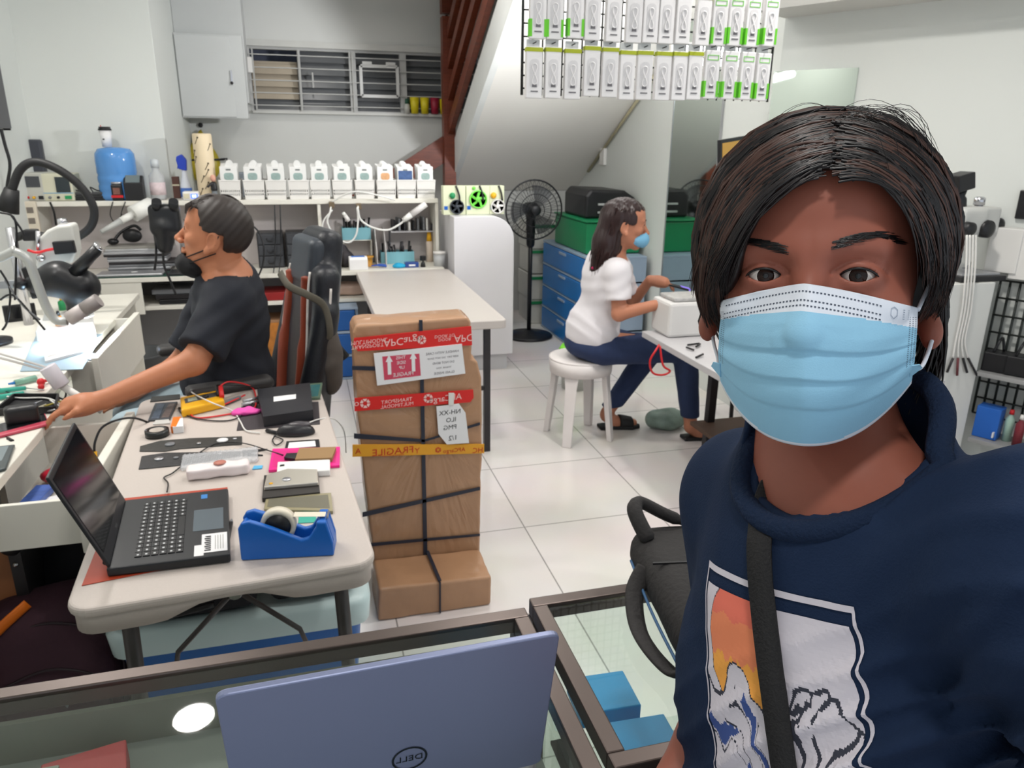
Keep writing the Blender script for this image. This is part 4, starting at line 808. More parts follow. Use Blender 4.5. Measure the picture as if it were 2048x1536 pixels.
# bench power supplies
for nm, px, w, h, dcol, lb_ in (('power_supply', 72, .12, .17, (70, 72, 76), 'grey bench power supply with dark display, leftmost on the back shelf'), ('power_supply', 121, .17, .165, (48, 56, 60), 'beige bench power supply with green button on the back shelf')):
    x = PXs(px, 5.42); t = lab(nm, lb_, 'power supply', (x, 5.5, S0))
    body = M('psu_grey', (186, 186, 178), .45) if px < 100 else M('psu_cream', (206, 204, 182), .45)
    B(x-w/2, x+w/2, 5.4, 5.6, S0, S0+h).build('housing', body, t, .006)
    a, b_ = (x-w*.36, x+w*.36) if px < 100 else (x-w*.05, x+w*.42)
    B(a, b_, 5.396, 5.402, S0+h*.5 if px < 100 else S0+h*.32, S0+h*.88).build('display', M('psu_screen%d' % px, dcol, .25), t)
    MB().lathe([(0, 0), (.009, 0), (.007, .016), (0, .016)], (x-w*.3, 5.4, S0+.022), 12, ax=(0, -1, 0)).build('terminal', RED if px < 100 else GREYP, t)
    MB().lathe([(0, 0), (.009, 0), (.007, .016), (0, .016)], (x-w*.02, 5.4, S0+.022), 12, ax=(0, -1, 0)).build('terminal', YEL if px < 100 else BLACK, t)
    B(x+w*.2, x+w*.42, 5.392, 5.402, S0+.012, S0+.032).build('button', BLACK if px < 100 else GREEN, t)
    if px > 100: B(x-w/2, x+w/2, 5.397, 5.4, S0+.046, S0+.05).build('blue_stripe', M('psu_blue', (120, 170, 205), .4), t)
for i, px in enumerate((162, 203)):
    x = PXs(px, 5.45); t = lab('network_box', 'black network box on the back shelf, '+('beside the beige power supply' if i == 0 else 'in front of the water jug'), 'network box', (x, 5.48, S0))
    B(x-.055, x+.055, 5.42, 5.52, S0, S0+.03).build('housing', BLACK, t, .004); B(x-.05, x+.05, 5.43, 5.51, S0+.031, S0+.05).build('top_cover', M('dark_grey_plastic', (62, 62, 64), .4), t, .004)
    MB().tube(smooth_path([(x-.04, 5.44, S0+.05), (x-.055, 5.45, S0+.08), (x-.02, 5.46, S0+.06), (x+.03, 5.44, S0+.055)], 5), .004).build('antenna_lead', BLACK, t)
# water jug with cup on top
x = PXs(244, 5.53); t = lab('water_jug', 'translucent blue water jug standing on the back shelf', 'water jug', (x, 5.52, S0))
r = .118; pr = [(0, 0), (r*.92, 0), (r, .015)]
for k in range(3): z = .03+k*.055; pr += [(r, z), (r*.955, z+.015), (r, z+.03)]
pr += [(r*.99, .2), (r*1.0, .24), (r*.97, .285), (r*.8, .315), (r*.3, .325), (0, .325)]
MB().lathe(pr, (x, 5.5, S0), 36).build('jug_body', M('jug_blue', (92, 150, 215), .15, nz=.03, alpha=.93), t)
t = lab('coffee_cup', 'white paper coffee cup with black lid on top of the water jug', 'cup', (x-.035, 5.5, S0+.326)); cx_ = x-.035
MB().lathe([(0, 0), (.027, 0), (.036, .1), (.036, .1), (0, .1)], (cx_, 5.5, S0+.326), 24).build('cup_body', PAPER, t)
MB().lathe([(.039, 0), (.039, .008), (.034, .012), (.034, .022), (0, .022)], (cx_, 5.5, S0+.426), 24).build('cup_lid', BLACK, t)
MB().box(cx_-.014, cx_-.002, 5.466, 5.468, S0+.37, S0+.376).build('printed_mark', BLACK, t)
MB().cyl((cx_-.018, 5.49, S0+.445), (cx_-.019, 5.49, S0+.457), .003, n=8).build('plug', RED, t)
# soldering station with iron stand
x = PXs(272, 5.41); t = lab('soldering_station', 'black soldering station with grey sloped display in front of the water jug', 'soldering station', (x, 5.42, S0))
MB().prism([(5.37, 0), (5.46, 0), (5.46, .15), (5.41, .15), (5.37, .1)], x-.055, x+.055, 'X')
m = MB(); m.T = Matrix.Translation((0, 0, S0)); m.prism([(5.37, 0), (5.46, 0), (5.46, .15), (5.41, .155), (5.37, .11)], x-.055, x+.055, 'X'); m.build('housing', BLACK, t, .004)
m = MB(); m.T = Matrix.Translation((0, 0, S0)); m.prism([(5.370, .115), (5.404, .153), (5.406, .156), (5.368, .113)], x-.042, x+.042, 'X'); m.build('display', M('station_lcd', (108, 120, 122), .25), t)
x2 = PXs(238, 5.4); t = lab('iron_stand', 'soldering iron upright in a black and red stand beside the water jug', 'iron stand', (x2, 5.4, S0))
B(x2-.032, x2+.032, 5.365, 5.435, S0, S0+.1).build('stand_base', BLACK, t, .006); B(x2-.034, x2+.034, 5.358, 5.366, S0+.02, S0+.035).build('red_band', RED, t)
B(x2-.02, x2+.02, 5.36, 5.365, S0+.04, S0+.08).build('printed_panel', M('brown_print', (120, 80, 70), .5, nz=.2, sc=80), t)
MB().lathe([(.03, 0), (.036, .012), (.03, .016), (0, .016)], (x2, 5.4, S0+.1), 16).build('top_cap', SILVER, t)
MB().tube([(x2, 5.4, S0+.11), (x2-.004, 5.4, S0+.18), (x2-.006, 5.4, S0+.225)], [.011, .008, .005], 10).build('iron_handle', M('iron_green', (40, 62, 52), .4), t)
for k, (a, b_) in enumerate(((245, 205), (262, 250))):
    tag(MB().tube(smooth_path([(PXs(225+k*25, 5.345), 5.345, SH-.002), (PXs(216+k*22, 5.34), 5.335, SH-.08), (PXs(224+k*18, 5.34), 5.335, SH-.13), (PXs(240+k*5, 5.34), 5.335, SH-.08)], 6), .003).build('hanging_cable', BLACK), 'thin black cable looped over the shelf edge below the soldering station, '+('left loop' if k == 0 else 'right loop'), 'cable')
# clear bottle, phone charger brick, scale
x = PXs(318, 5.45); t = lab('clear_bottle', 'clear tall bottle with a grey cap at the wall corner on the shelf', 'bottle', (x, 5.46, S0))
MB().lathe([(0, 0), (.045, 0), (.048, .01), (.046, .15), (.022, .185), (.022, .2), (0, .2)], (x, 5.46, S0), 24).build('bottle_body', M('clear_bottle', (205, 208, 210), .1, alpha=.55, nz=.1, sc=20), t)
MB().lathe([(.025, 0), (.025, .05), (0, .055)], (x, 5.46, S0+.2), 16).build('bottle_cap', M('cap_grey', (196, 202, 206), .4), t)
MB().lathe([(.0475, .03), (.0482, .03), (.0482, .11), (.0475, .11)], (x, 5.46, S0), 24).build('printed_label', M('pale_pink_print', (214, 196, 200), .5, nz=.15, sc=40), t)
x = PXs(384, 5.4); t = lab('desk_clock', 'small white digital meter with a lit blue display on the shelf', 'clock', (x, 5.4, S0))
B(x-.05, x+.05, 5.36, 5.44, S0, S0+.055).build('housing', WHITEP, t, .008); B(x+.0, x+.043, 5.356, 5.361, S0+.012, S0+.04).build('display', M('lit_blue', (90, 120, 245), .3, nz=0, emit=1.6), t)
m = MB(); text(m, '88', .026, (x+.021, 5.3555, S0+.026), (1, 0, 0), (0, 0, 1)); m.build('digits', M('lit_white', (235, 240, 255), .3, nz=0, emit=2.2), t); B(x-.042, x-.008, 5.356, 5.361, S0+.012, S0+.042).build('button', CREAM, t, .002)
# cream tube with ant-like print
x = PXs(416, 5.42); t = lab('cardboard_tube', 'cream tall cylinder with dark sprig pattern on the back shelf', 'tube', (x, 5.45, S0))
MB().lathe([(0, 0), (.058, 0), (.06, .004), (.06, .405), (.055, .415), (0, .415)], (x, 5.46, S0), 30).build('tube_body', M('cream_paper', (226, 208, 176), .5, nz=.02), t)
random.seed(3)
for k in range(9):
    a = -PI/2+random.uniform(-1.1, 1.1); z = S0+.05+.04*k; c = Vector((x+.0606*math.cos(a), 5.46+.0606*math.sin(a), z)); tt = Vector((-math.sin(a), math.cos(a), 0))
    m = MB(); m.tube(smooth_path([c-tt*.012+Vector((0, 0, -.02)), c, c+tt*.01+Vector((0, 0, .02))], 4), .0022, 6); m.ball(c+tt*.011+Vector((0, 0, .02)), .006, 8); m.build('printed_sprig', M('sprig_ink', (90, 80, 60), .6), t)
x = PXs(430, 5.36); t = lab('figurine', 'small toy figurine with pink head and dark vest against the cream tube', 'figurine', (x, 5.36, S0))
sdf(lambda P: smin(s_cap(P, (x, 5.375, S0+.02), (x, 5.375, S0+.075), .02, .016), s_cap(P, (x, 5.375, S0+.02), (x, 5.375, S0+.0), .018, .02), .01), (x-.04, 5.34, S0), (x+.04, 5.41, S0+.11), .004).build('figurine_body', M('grey_trousers', (110, 116, 120), .6), t)
sdf(lambda P: smin(s_cap(P, (x, 5.375, S0+.07), (x, 5.375, S0+.1), .021, .018), s_cap(P, (x-.015, 5.37, S0+.105), (x-.034, 5.35, S0+.085), .008, .006), .008), (x-.05, 5.33, S0+.04), (x+.04, 5.41, S0+.14), .004).build('vest', BLACK, t); MB().ball((x, 5.372, S0+.138), (.018, .018, .023), 14).build('head', M('toy_pink', (215, 160, 140), .5), t)
# ------------------------------------------------------------------ back nook: rod, yellow bag, sink bottles, spray bottle
t = lab('hanging_bag', 'yellow plastic bag hanging from a hook on the back wall', 'bag', PY(404, 300, 6.9)); c = PY(404, 310, 6.9)
sdf(lambda P: smin(s_ell(P, (c[0], 6.9, c[2]-.06), (.13, .06, .16)), s_cap(P, (c[0], 6.92, c[2]+.05), (c[0]+.005, 6.95, c[2]+.2), .06, .012), .05)+wob(P, .012, 24), (c[0]-.2, 6.78, c[2]-.28), (c[0]+.2, 6.995, c[2]+.25), .016).build('bag_body', M('mustard_bag', (178, 160, 40), .4, nz=.1), t)
MB().ball((c[0]+.005, 6.985, c[2]+.235), .02, 10).build('wall_hook', BLACK, t)
a, b_ = PY(338, 320, 6.85), PY(447, 319, 6.85); a[0] = -.845; t = lab('towel_rod', 'thin black rod across the back nook behind the jars', 'rod', a); MB().tube([a, b_], .008).build('rod_bar', BLACK, t); MB().tube([b_, b_+np.array([0, .15, 0])], .008).build('rod_bracket', BLACK, t)
def fl(px, py, Y): p = PY(px, py, Y); return p
t = lab('nook_counter', 'low white counter in the back nook holding bottles', 'counter', (-.3, 6.5, 0)); B(-.84, .35, 6.3, 6.98, .98, 1.02).build('counter_top', WHITE, t, .003)
for xx in (-.83, .3): B(xx, xx+.03, 6.32, 6.96, 0, .98).build('counter_leg', WHITE, t)
def bottle(label, px, Y, z0_, r, h, body, capm, pump=False, name='bottle', par=None):
    x = PXs(px, Y, 340); t = lab(name, label, 'bottle', (x, Y, z0_))
    MB().lathe([(0, 0), (r*.95, 0), (r, .008), (r, h*.68), (r*.45, h*.86), (r*.45, h), (0, h)], (x, Y, z0_), 20).build('bottle_body', body, t)
    MB().lathe([(r*.5, 0), (r*.5, h*.14), (0, h*.15)], (x, Y, z0_+h*.94), 14).build('bottle_cap', capm, t)
    if pump: MB().tube([(x, Y, z0_+h*1.05), (x, Y, z0_+h*1.28), (x-r*1.1, Y, z0_+h*1.26)], r*.14, 8).build('pump_head', capm if pump is True else pump, t)
    return t
bottle('green soap bottle with a black pump in the back nook', 456, 6.5, 1.02, .045, .33, M('clear_green', (112, 150, 140), .2, alpha=.8), GREEN, BLACK)
t = lab('basin', 'clear grey plastic basin in the back nook behind the baskets', 'basin', (PXs(472, 6.6, 340), 6.62, 1.02)); xq = PXs(474, 6.6, 340)
MB().lathe([(0, 0), (.08, 0), (.11, .3), (.115, .31), (.105, .31), (.075, .01), (0, .01)], (xq+.02, 6.62, 1.02), 26).build('basin_body', M('grey_clear', (150, 158, 166), .2, alpha=.8), t)
# spray bottle on shelf
x = PXs(374, 5.5); t = lab('spray_bottle', 'white spray bottle with blue trigger and red blue label on the shelf', 'bottle', (x, 5.5, S0))
MB().lathe([(0, 0), (.034, 0), (.037, .01), (.035, .08), (.018, .15), (.012, .19), (0, .19)], (x, 5.52, S0), 20).build('bottle_body', M('spray_white', (215, 220, 230), .35), t)
MB().lathe([(.0378, .012), (.0382, .012), (.0366, .07), (.036, .07)], (x, 5.52, S0), 20).build('printed_label', M('label_blue', (70, 110, 185), .4, nz=.35, sc=40), t)
m = MB(); m.prism([(x-.03, S0+.19), (x+.018, S0+.18), (x+.024, S0+.25), (x-.002, S0+.285), (x-.036, S0+.27), (x-.04, S0+.245)], 5.5, 5.54, 'Y'); m.build('spray_head', M('spray_blue', (40, 70, 190), .35), t, .006)
m = MB(); m.prism([(x-.03, S0+.24), (x-.022, S0+.24), (x-.03, S0+.2), (x-.04, S0+.19)], 5.512, 5.528, 'Y'); m.build('trigger', M('spray_blue', (40, 70, 190), .35), t)
x = PXs(356, 5.58); t = lab('wall_block', 'small brown block on the shelf beside the spray bottle', 'block', (x, 5.58, S0)); B(x-.022, x+.022, 5.56, 5.6, S0, S0+.14).build('block_body', M('dark_brown', (92, 60, 52), .5), t, .003); MB().box(x-.023, x+.023, 5.558, 5.56, S0+.08, S0+.09).build('pale_band', CREAM, t)
# ------------------------------------------------------------------ cabinet box on back wall, with shaft above
q0, q1 = PY(345, 65, 6.62), PY(487, 235, 6.62)
struct('trim_shaft', B(-.846, float(PY(481, 10, 6.68)[0]), 6.68, YB-.001, 1.86, CEIL-.001), M('shaft_paint', (196, 198, 197), .6, nz=.015), bev=.004)
t = lab('wall_cabinet', 'white wall cabinet with a small latch, left of the barred window', 'cabinet', (q0[0]+.25, 6.7, q1[2])); cw = M('cabinet_paint', (202, 204, 203), .5, nz=.015)
B(q0[0], q1[0]+.04, 6.6, 6.679, q1[2]-.01, q0[2]).build('cabinet_body', cw, t, .003); dd = B(q0[0]+.01, q1[0]-.045, 6.585, 6.6, q1[2]+.0, q0[2]-.012).build('door', cw, t, .003)
lx = q1[0]-.058; MB().box(lx-.006, lx+.006, 6.575, 6.586, q1[2]+.24, q1[2]+.34).build('latch', CHROME, dd); MB().ball((lx, 6.573, q1[2]+.25), .012, 10).build('padlock', DARK, dd)
g = PY(497, 128, 6.9); t = lab('wall_socket', 'small white switch box between wall cabinet and window', 'switch', g); B(g[0]-.025, g[0]+.025, 6.95, 6.999, g[2]-.06, g[2]+.06).build('switch_plate', WHITEP, t, .004); MB().tube([(g[0]-.01, 6.97, g[2]+.06), (g[0]-.02, 6.985, g[2]+.2)], .005).build('cable', GREYP, t)
# cups on the window sill
for i, (px, mm, h) in enumerate(((829, YEL, .135), (849, YEL, .135), (869, M('crimson_plastic', (150, 30, 55), .4), .135), (887, YEL, .125))):
    x = float(PY(px, 226, 6.975)[0]); t = lab('plastic_cup', ['yellow plastic cup on the window ledge, leftmost, beside a small bottle', 'second yellow plastic cup on the window ledge, left of the crimson cup', 'crimson plastic cup among yellow cups on the window ledge', 'yellow plastic cup on the window ledge right of the crimson cup'][i], 'cup', (x, 6.975, wz0+.001), 'cups on the window ledge')
    MB().lathe([(0, 0), (.031, 0), (.041, h), (.038, h), (.029, .004), (0, .004)], (x, 6.955, wz0+.001), 22).build('cup_body', M('cup_yellow', (214, 196, 30), .4) if mm is YEL else mm, t)
x = float(PY(814, 226, 6.975)[0]); t = lab('small_bottle', 'small bottle with a dark green cap at the end of the window ledge', 'bottle', (x, 6.97, wz0+.001)); MB().lathe([(0, 0), (.024, 0), (.024, .07), (.012, .085), (0, .085)], (x, 6.96, wz0+.001), 16).build('bottle_body', M('bottle_white', (190, 190, 184), .4), t); MB().lathe([(.018, 0), (.016, .04), (0, .04)], (x, 6.96, wz0+.081), 14).build('bottle_cap', M('dark_green', (30, 80, 62), .5), t)
# ------------------------------------------------------------------ inside the shelf unit, on the desk
D0 = DZ+.001
def dk(name, label, cat, px, Y, d, m, bev=.003, z=D0, group=None, rz=0):
    x = PXs(px, Y-d[1]/2, 500); t = lab(name, label, cat, (x, Y, z), group); return t, x
for i, px in enumerate((541, 598)):
    t, x = dk('drawer_organiser', 'black three drawer organiser on the desk, '+('left of the pair behind the office chair' if i == 0 else 'right of the pair, nearest the chair back'), 'organiser', px, 5.5, (.16, .2, .2), None, group='black drawer organisers on the desk')
    w = .085; o = B(x-w, x+w, 5.42, 5.6, D0, D0+.24).build('organiser_body', M('organiser_black', (48, 49, 53), .4), t, .004)
    for k in range(3):
        d = B(x-w+.008, x+w-.008, 5.41, 5.43, D0+.012+k*.076, D0+.08+k*.076).build('drawer', M('smoky_drawer', (70, 72, 76), .25), t, .003); MB().tube(smooth_path([(x-.02, 5.409, D0+.05+k*.076), (x-.012, 5.4, D0+.036+k*.076), (x+.012, 5.4, D0+.036+k*.076), (x+.02, 5.409, D0+.05+k*.076)], 4), .004).build('handle', BLACK, d)
# laptops stacked at left, headset, mat
MATX = [PXs(p, 5.25, 545) for p in (190, 370)]
tag(B(MATX[0], MATX[1], 5.2, 5.4, D0, D0+.003).build('cutting_mat', GREENM), 'dark green cutting mat on the desk under the stacked laptops', 'mat')
lx = PXs(262, 5.3, 540)
t = lab('laptop', 'closed silver laptop with a pale round emblem, front of the desk stack', 'laptop', (lx, 5.3, D0+.003)); B(lx-.19, lx+.2, 5.21, 5.37, D0+.0035, D0+.022).build('laptop_lid', SILVER, t, .006); MB().lathe([(0, 0), (.02, 0), (.02, .0005), (0, .0005)], (lx+.02, 5.29, D0+.0225), 16).build('emblem', PAPER, t)
for k in range(5):
    z = D0+.001+k*.034; w = .19+.012*math.sin(k*2); xx = lx+.03+.02*math.sin(k*1.7)
    t = lab('laptop', 'dark grey closed laptop in the desk stack behind the silver one, '+['lowest', 'second lowest', 'third', 'second highest', 'topmost, under the headset'][k], 'laptop', (xx, 5.5, z), 'laptops stacked on the back desk')
    B(xx-w, xx+w, 5.41, 5.6, z, z+.016).build('laptop_base', [DARK, GREYP, SILVER, DARK, SILVER][k], t, .003); B(xx-w, xx+w, 5.41, 5.6, z+.0165, z+.032).build('laptop_lid', [SILVER, DARK, GREYP, SILVER, M('dusty_grey', (150, 148, 142), .5)][k], t, .003)
hz = D0+.172; hx = PXs(262, 5.5, 490); t = lab('headset', 'coiled black headset on top of the laptop stack', 'headset', (hx, 5.5, hz))
MB().tube(smooth_path([(hx-.1, 5.47, hz+.02), (hx-.05, 5.5, hz+.08), (hx+.03, 5.52, hz+.12), (hx+.07, 5.52, hz+.09)], 6), .01).build('headband', BLACK, t); sdf(lambda P: s_ell(P, (hx+.02, 5.48, hz+.06), (.06, .03, .045)), (hx-.06, 5.44, hz), (hx+.1, 5.53, hz+.12), .006).build('ear_cup', BLACK, t); sdf(lambda P: s_ell(P, (hx-.1, 5.48, hz+.024), (.035, .03, .022)), (hx-.15, 5.44, hz), (hx-.05, 5.53, hz+.06), .006).build('ear_cup', BLACK, t)
# right bay
t, x = dk('parts_box', 'open cream box of metal parts on the desk beside the chair back', 'box', 654, 5.36, (.17, .14, .1), None); m = MB(); m.box(x-.085, x+.085, 5.28, 5.286, D0, D0+.1).box(x-.085, x+.085, 5.42, 5.426, D0, D0+.1).box(x-.085, x-.079, 5.286, 5.42, D0, D0+.1).box(x+.079, x+.085, 5.286, 5.42, D0, D0+.1).box(x-.079, x+.079, 5.286, 5.42, D0, D0+.006); m.build('box_walls', CREAM, t); 
tag(MB().tube([(x-.11, 5.36, D0+.13), (x+.06, 5.36, D0+.21)], [.028, .028], 16).build('metal_canister', SILVER), 'dull silver canister leaning out of the cream parts box', 'canister')
t, x = dk('toner_box', 'small white and blue box standing on the desk edge', 'box', 716, 5.26, (.12, .09, .085), None); m = MB(); m.prism([(5.215, D0), (5.3, D0), (5.3, D0+.085), (5.235, D0+.085), (5.215, D0+.07)], x-.062, x+.062, 'X'); m.build('carton', PAPER, t, .003); B(x-.045, x+.045, 5.24, 5.29, D0+.0855, D0+.087).build('blue_panel', M('blue_print_panel', (60, 120, 215), .4), t)
for i, (px, Y, w, h, z) in enumerate(((715, 5.56, .2, .085, D0+.17), (795, 5.5, .24, .085, D0+.0))):
    t, x = dk('tool_bin', ['light blue bin of black tools, upper left of the right shelf bay', 'light blue wavy bin of black tools, low in the right shelf bay'][i], 'bin', px, Y, (w, .12, h), None, z=z)
    BIN = M('pale_teal_bin', (128, 184, 196), .4); m = MB(); m.box(x-w/2, x+w/2, Y-.06, Y-.055, z, z+h).box(x-w/2, x+w/2, Y+.045, Y+.05, z, z+h).box(x-w/2, x-w/2+.005, Y-.055, Y+.045, z, z+h).box(x+w/2-.005, x+w/2, Y-.055, Y+.045, z, z+h).box(x-w/2+.005, x+w/2-.005, Y-.055, Y+.045, z, z+.005); m.build('bin_body', BIN, t)
    random.seed(11+i)
    for k in range(11):
        xx = x-w/2+.02+k*(w-.04)/10; tp2 = (xx+random.uniform(-.02, .02), Y+random.uniform(-.03, .02), z+h+random.uniform(.03, .07))
        tag(MB().tube([(xx, Y, z+.01), tp2], [.005, .008], 8).build('hand_tool', random.choice([BLACK, DARK, RUBBER])), 'black handled tool standing in the '+('upper' if i == 0 else 'lower wavy')+' light blue bin', 'tool', 'tools in the %s light blue bin' % ('upper' if i == 0 else 'lower'))
x = PXs(715, 5.56, 500); t = lab('bin_stand', 'white stand carrying the upper light blue bin', 'stand', (x, 5.56, D0)); m = MB(); m.box(x-.1, x-.094, 5.5, 5.61, D0, D0+.163).box(x+.094, x+.1, 5.5, 5.61, D0, D0+.163).box(x-.1, x+.1, 5.5, 5.61, D0+.163, D0+.169); m.build('stand_frame', WHITE, t)
t, x = dk('letter_rack', 'grey white magazine rack in the right shelf bay', 'rack', 762, 5.5, (.06, .18, .24), None); 
for k in (-1, 1): m = MB(); m.prism([(5.37, D0), (5.6, D0), (5.6, D0+.25), (5.48, D0+.25), (5.37, D0+.1)], x+k*.032-.003, x+k*.032+.003, 'X'); m.build('rack_side', M('rack_white', (196, 192, 190), .5), t)
B(x-.029, x+.029, 5.375, 5.6, D0, D0+.005).build('rack_base', WHITE, t)
xa, xb = PXs(780, 5.5, 440), PXs(872, 5.5, 440); t = lab('wire_shelf', 'small grey inner shelf holding black parts, right shelf bay', 'shelf', ((xa+xb)/2, 5.55, D0)); B(xa, xb, 5.46, 5.615, D0+.22, D0+.228).build('shelf_board', M('shelf_grey', (178, 176, 178), .4), t)
for xx in (xa, xb-.008): B(xx, xx+.008, 5.6, 5.615, D0, D0+.22).build('shelf_leg', GREYP, t)
random.seed(5)
for k in range(9):
    xx = xa+.025+k*(xb-xa-.05)/8; h = random.uniform(.04, .1)
    tag(MB().bx((xx, 5.54, D0+.2285+h/2), (.014, .1, h), (0, 0, random.uniform(-.2, .2))).build('parts_case', random.choice([BLACK, GREYP, DARK, WHITEP]), None, .002), 'small dark parts case standing in a row on the small inner shelf', 'case', 'parts cases on the inner shelf')
t, x = dk('putty_tub', 'white plastic tub with lid on the desk near the white cabinet', 'tub', 880, 5.3, (.07, .07, .1), None); MB().lathe([(0, 0), (.038, 0), (.042, .085), (0, .085)], (x, 5.3, D0), 22).build('tub_body', M('tub_grey', (190, 192, 194), .35), t); MB().lathe([(.045, 0), (.045, .016), (0, .018)], (x, 5.3, D0+.085), 22).build('tub_lid', WHITEP, t)
t, x = dk('glue_bottle', 'tall bottle with orange cap against the white cabinet', 'bottle', 889, 5.5, (.06, .06, .2), None); x = min(x, .885); MB().lathe([(0, 0), (.024, 0), (.026, .14), (.02, .15), (0, .15)], (x, 5.5, D0), 18).build('bottle_body', M('bottle_peach', (222, 205, 190), .4), t); MB().lathe([(.02, 0), (.014, .07), (0, .075)], (x, 5.5, D0+.15), 16).build('bottle_cap', YEL, t)
tag(sdf(lambda P: s_ell(P, (PXs(798, 5.26, 520), 5.27, D0+.012), (.05, .03, .022))+wob(P, .005, 90), (PXs(798, 5.26, 520)-.07, 5.22, D0), (PXs(798, 5.26, 520)+.07, 5.32, D0+.05), .004).build('cleaning_cloth', M('cyan_cloth', (30, 160, 205), .7)), 'crumpled cyan cloth on the desk behind the white table', 'cloth')
t, x = dk('blue_box', 'flat dark blue box on the desk beside the cyan cloth', 'box', 824, 5.28, (.09, .06, .03), None); B(x-.05, x+.045, 5.25, 5.31, D0, D0+.034).build('carton', M('navy_box', (42, 70, 140), .4), t, .002); MB().box(x-.025, x+.02, 5.2488, 5.25, D0+.01, D0+.022).build('printed_mark', PAPER, t)
t, x = dk('camera_clip', 'tiny black camera clip standing on the desk', 'clip', 846, 5.26, (.03, .03, .07), None); m = MB(); m.lathe([(0, 0), (.018, 0), (.014, .03), (.006, .035), (.006, .045), (0, .045)], (x, 5.26, D0), 12); m.build('clip_base', BLACK, t); MB().bx((x, 5.26, D0+.062), (.036, .03, .034), (0, 0, .4)).build('clip_head', BLACK, t, .005)
t, x = dk('wire_spool', 'orange wire spool on the desk in the right shelf bay', 'spool', 736, 5.38, (.08, .08, .07), None); MB().lathe([(.01, 0), (.042, 0), (.042, .008), (.03, .012), (.03, .058), (.042, .062), (.042, .07), (.01, .07)], (x, 5.38, D0), 22).build('spool_body', M('amber_plastic', (196, 140, 50), .4), t)
t, x = dk('pliers', 'blue handled pliers lying on the desk', 'pliers', 757, 5.29, (.1, .05, .03), None)
for k in (-1, 1): MB().tube(smooth_path([(x-.05, 5.3+k*.004, D0+.012), (x, 5.3+k*.01, D0+.016), (x+.05, 5.29+k*.022, D0+.012)], 5), [.004]*5+[.008]*6, 8).build('handle', M('tool_blue', (40, 80, 170), .4), t)
tag(sdf(lambda P: smin(smin(s_ell(P, (PXs(692, 5.33, 500), 5.38, D0+.05), (.05, .05, .06)), s_ell(P, (PXs(692, 5.33, 500)+.05, 5.37, D0+.025), (.04, .04, .035)), .02), s_ell(P, (PXs(692, 5.33, 500)-.02, 5.4, D0+.11), (.035, .03, .05)), .02)+wob(P, .012, 70), (PXs(692, 5.33, 500)-.08, 5.3, D0), (PXs(692, 5.33, 500)+.11, 5.46, D0+.18), .006).build('cable_heap', M('dark_heap', (46, 42, 46), .6, nz=.3, sc=60)), 'tangled heap of dark cables on the desk', 'cables', kind='stuff')
# lower shelf under desk
tag(sdf(lambda P: s_box(P, (.26, 5.36, .59), (.13, .07, .042), None, .03)+wob(P, .006, 40), (.1, 5.25, .546), (.42, 5.46, .65), .008).build('wrapped_bundle', M('pinkish_wrap', (186, 160, 146), .3, nz=.1)), 'plastic wrapped pinkish bundle on the lower shelf of the desk', 'bundle')
tag(B(.01, .12, 5.26, 5.42, .5465, .6).build('small_box', M('amber_card', (190, 130, 70), .5), None, .003), 'small amber box beside the wrapped bundle under the desk', 'box')
tag(B(-.3, -.02, 5.25, 5.5, .5465, .6).build('red_box', M('dull_red', (150, 36, 36), .45), None, .003), 'red box on the lower desk shelf behind the office chair', 'box')
for k in range(3): tag(B(-.95-.02*k, -.56, 5.26+.01*k, 5.5, .5465+k*.032, .577+k*.032).build('console_case', [BLACK, DARK, GREYP][k], None, .003), ['black', 'dark metal', 'grey'][k]+' flat case stacked on the lower desk shelf at left', 'case')
# paper bag / carton of colourful packets below the desk
t = lab('packet_carton', 'carton of red and yellow packets on the floor under the desk', 'carton', (-.3, 5.4, 0)); B(-.42, -.16, 5.3, 5.55, 0, .4).build('carton_body', CARD, t, .004); B(-.40, -.19, 5.294, 5.299, .12, .38).build('printed_front', M('red_yellow_print', (205, 120, 50), .5, nz=.5, sc=14), t)
# wrapped bin / grey pot at left under the desk
x, y_ = float(PY(274, 705, 4.95)[0]), 4.86; t = lab('bin', 'dark grey round bin on the floor beside the drawers', 'bin', (x, y_, 0)); MB().lathe([(0, 0), (.15, 0), (.18, .3), (.19, .31), (.17, .31), (.14, .01), (0, .01)], (x, y_+.1, 0), 28).build('bin_body', M('bin_grey', (72, 74, 76), .5), t); MB().tube([(x+.17, y_+.1, .3), (x+.24, y_+.08, .3)], .014, 8).build('bin_handle', BLACK, t)
# ------------------------------------------------------------------ gooseneck lamps on the shelf
LAMPW = M('lamp_white', (226, 226, 222), .35)
def goose(label, pts, r, head, hr, hm=LAMPW, clampm=M('brass_clamp', (120, 105, 85), .4, .4)):
    t = lab('gooseneck_lamp', label, 'lamp', pts[0]); MB().bx(Vector(pts[0])+Vector((0, 0, -.015)), (.035, .04, .04)).build('clamp', clampm, t, .003)
    MB().tube(smooth_path(pts, 8), r).build('flexible_neck', LAMPW, t); a, b_ = map(Vector, head); MB().tube([a, a.lerp(b_, .35)], [hr*.75, hr], 14).build('lamp_collar', hm, t); MB().tube([a.lerp(b_, .35), b_], [hr, hr], 14).build('lamp_head', CLEARW, t); return t
CLEARW = M('pearl_tube', (218, 214, 212), .2)
q = lambda px, py, Y=5.3: Vector(PY(px, py, Y))
goose('white gooseneck lamp arching from the shelf to a raised tube head', [q(717, 408, 5.33), q(716, 420), q(722, 440), q(745, 455), q(775, 460), q(800, 448), q(808, 440)], .007, (q(806, 441), q(852, 408)), .022)
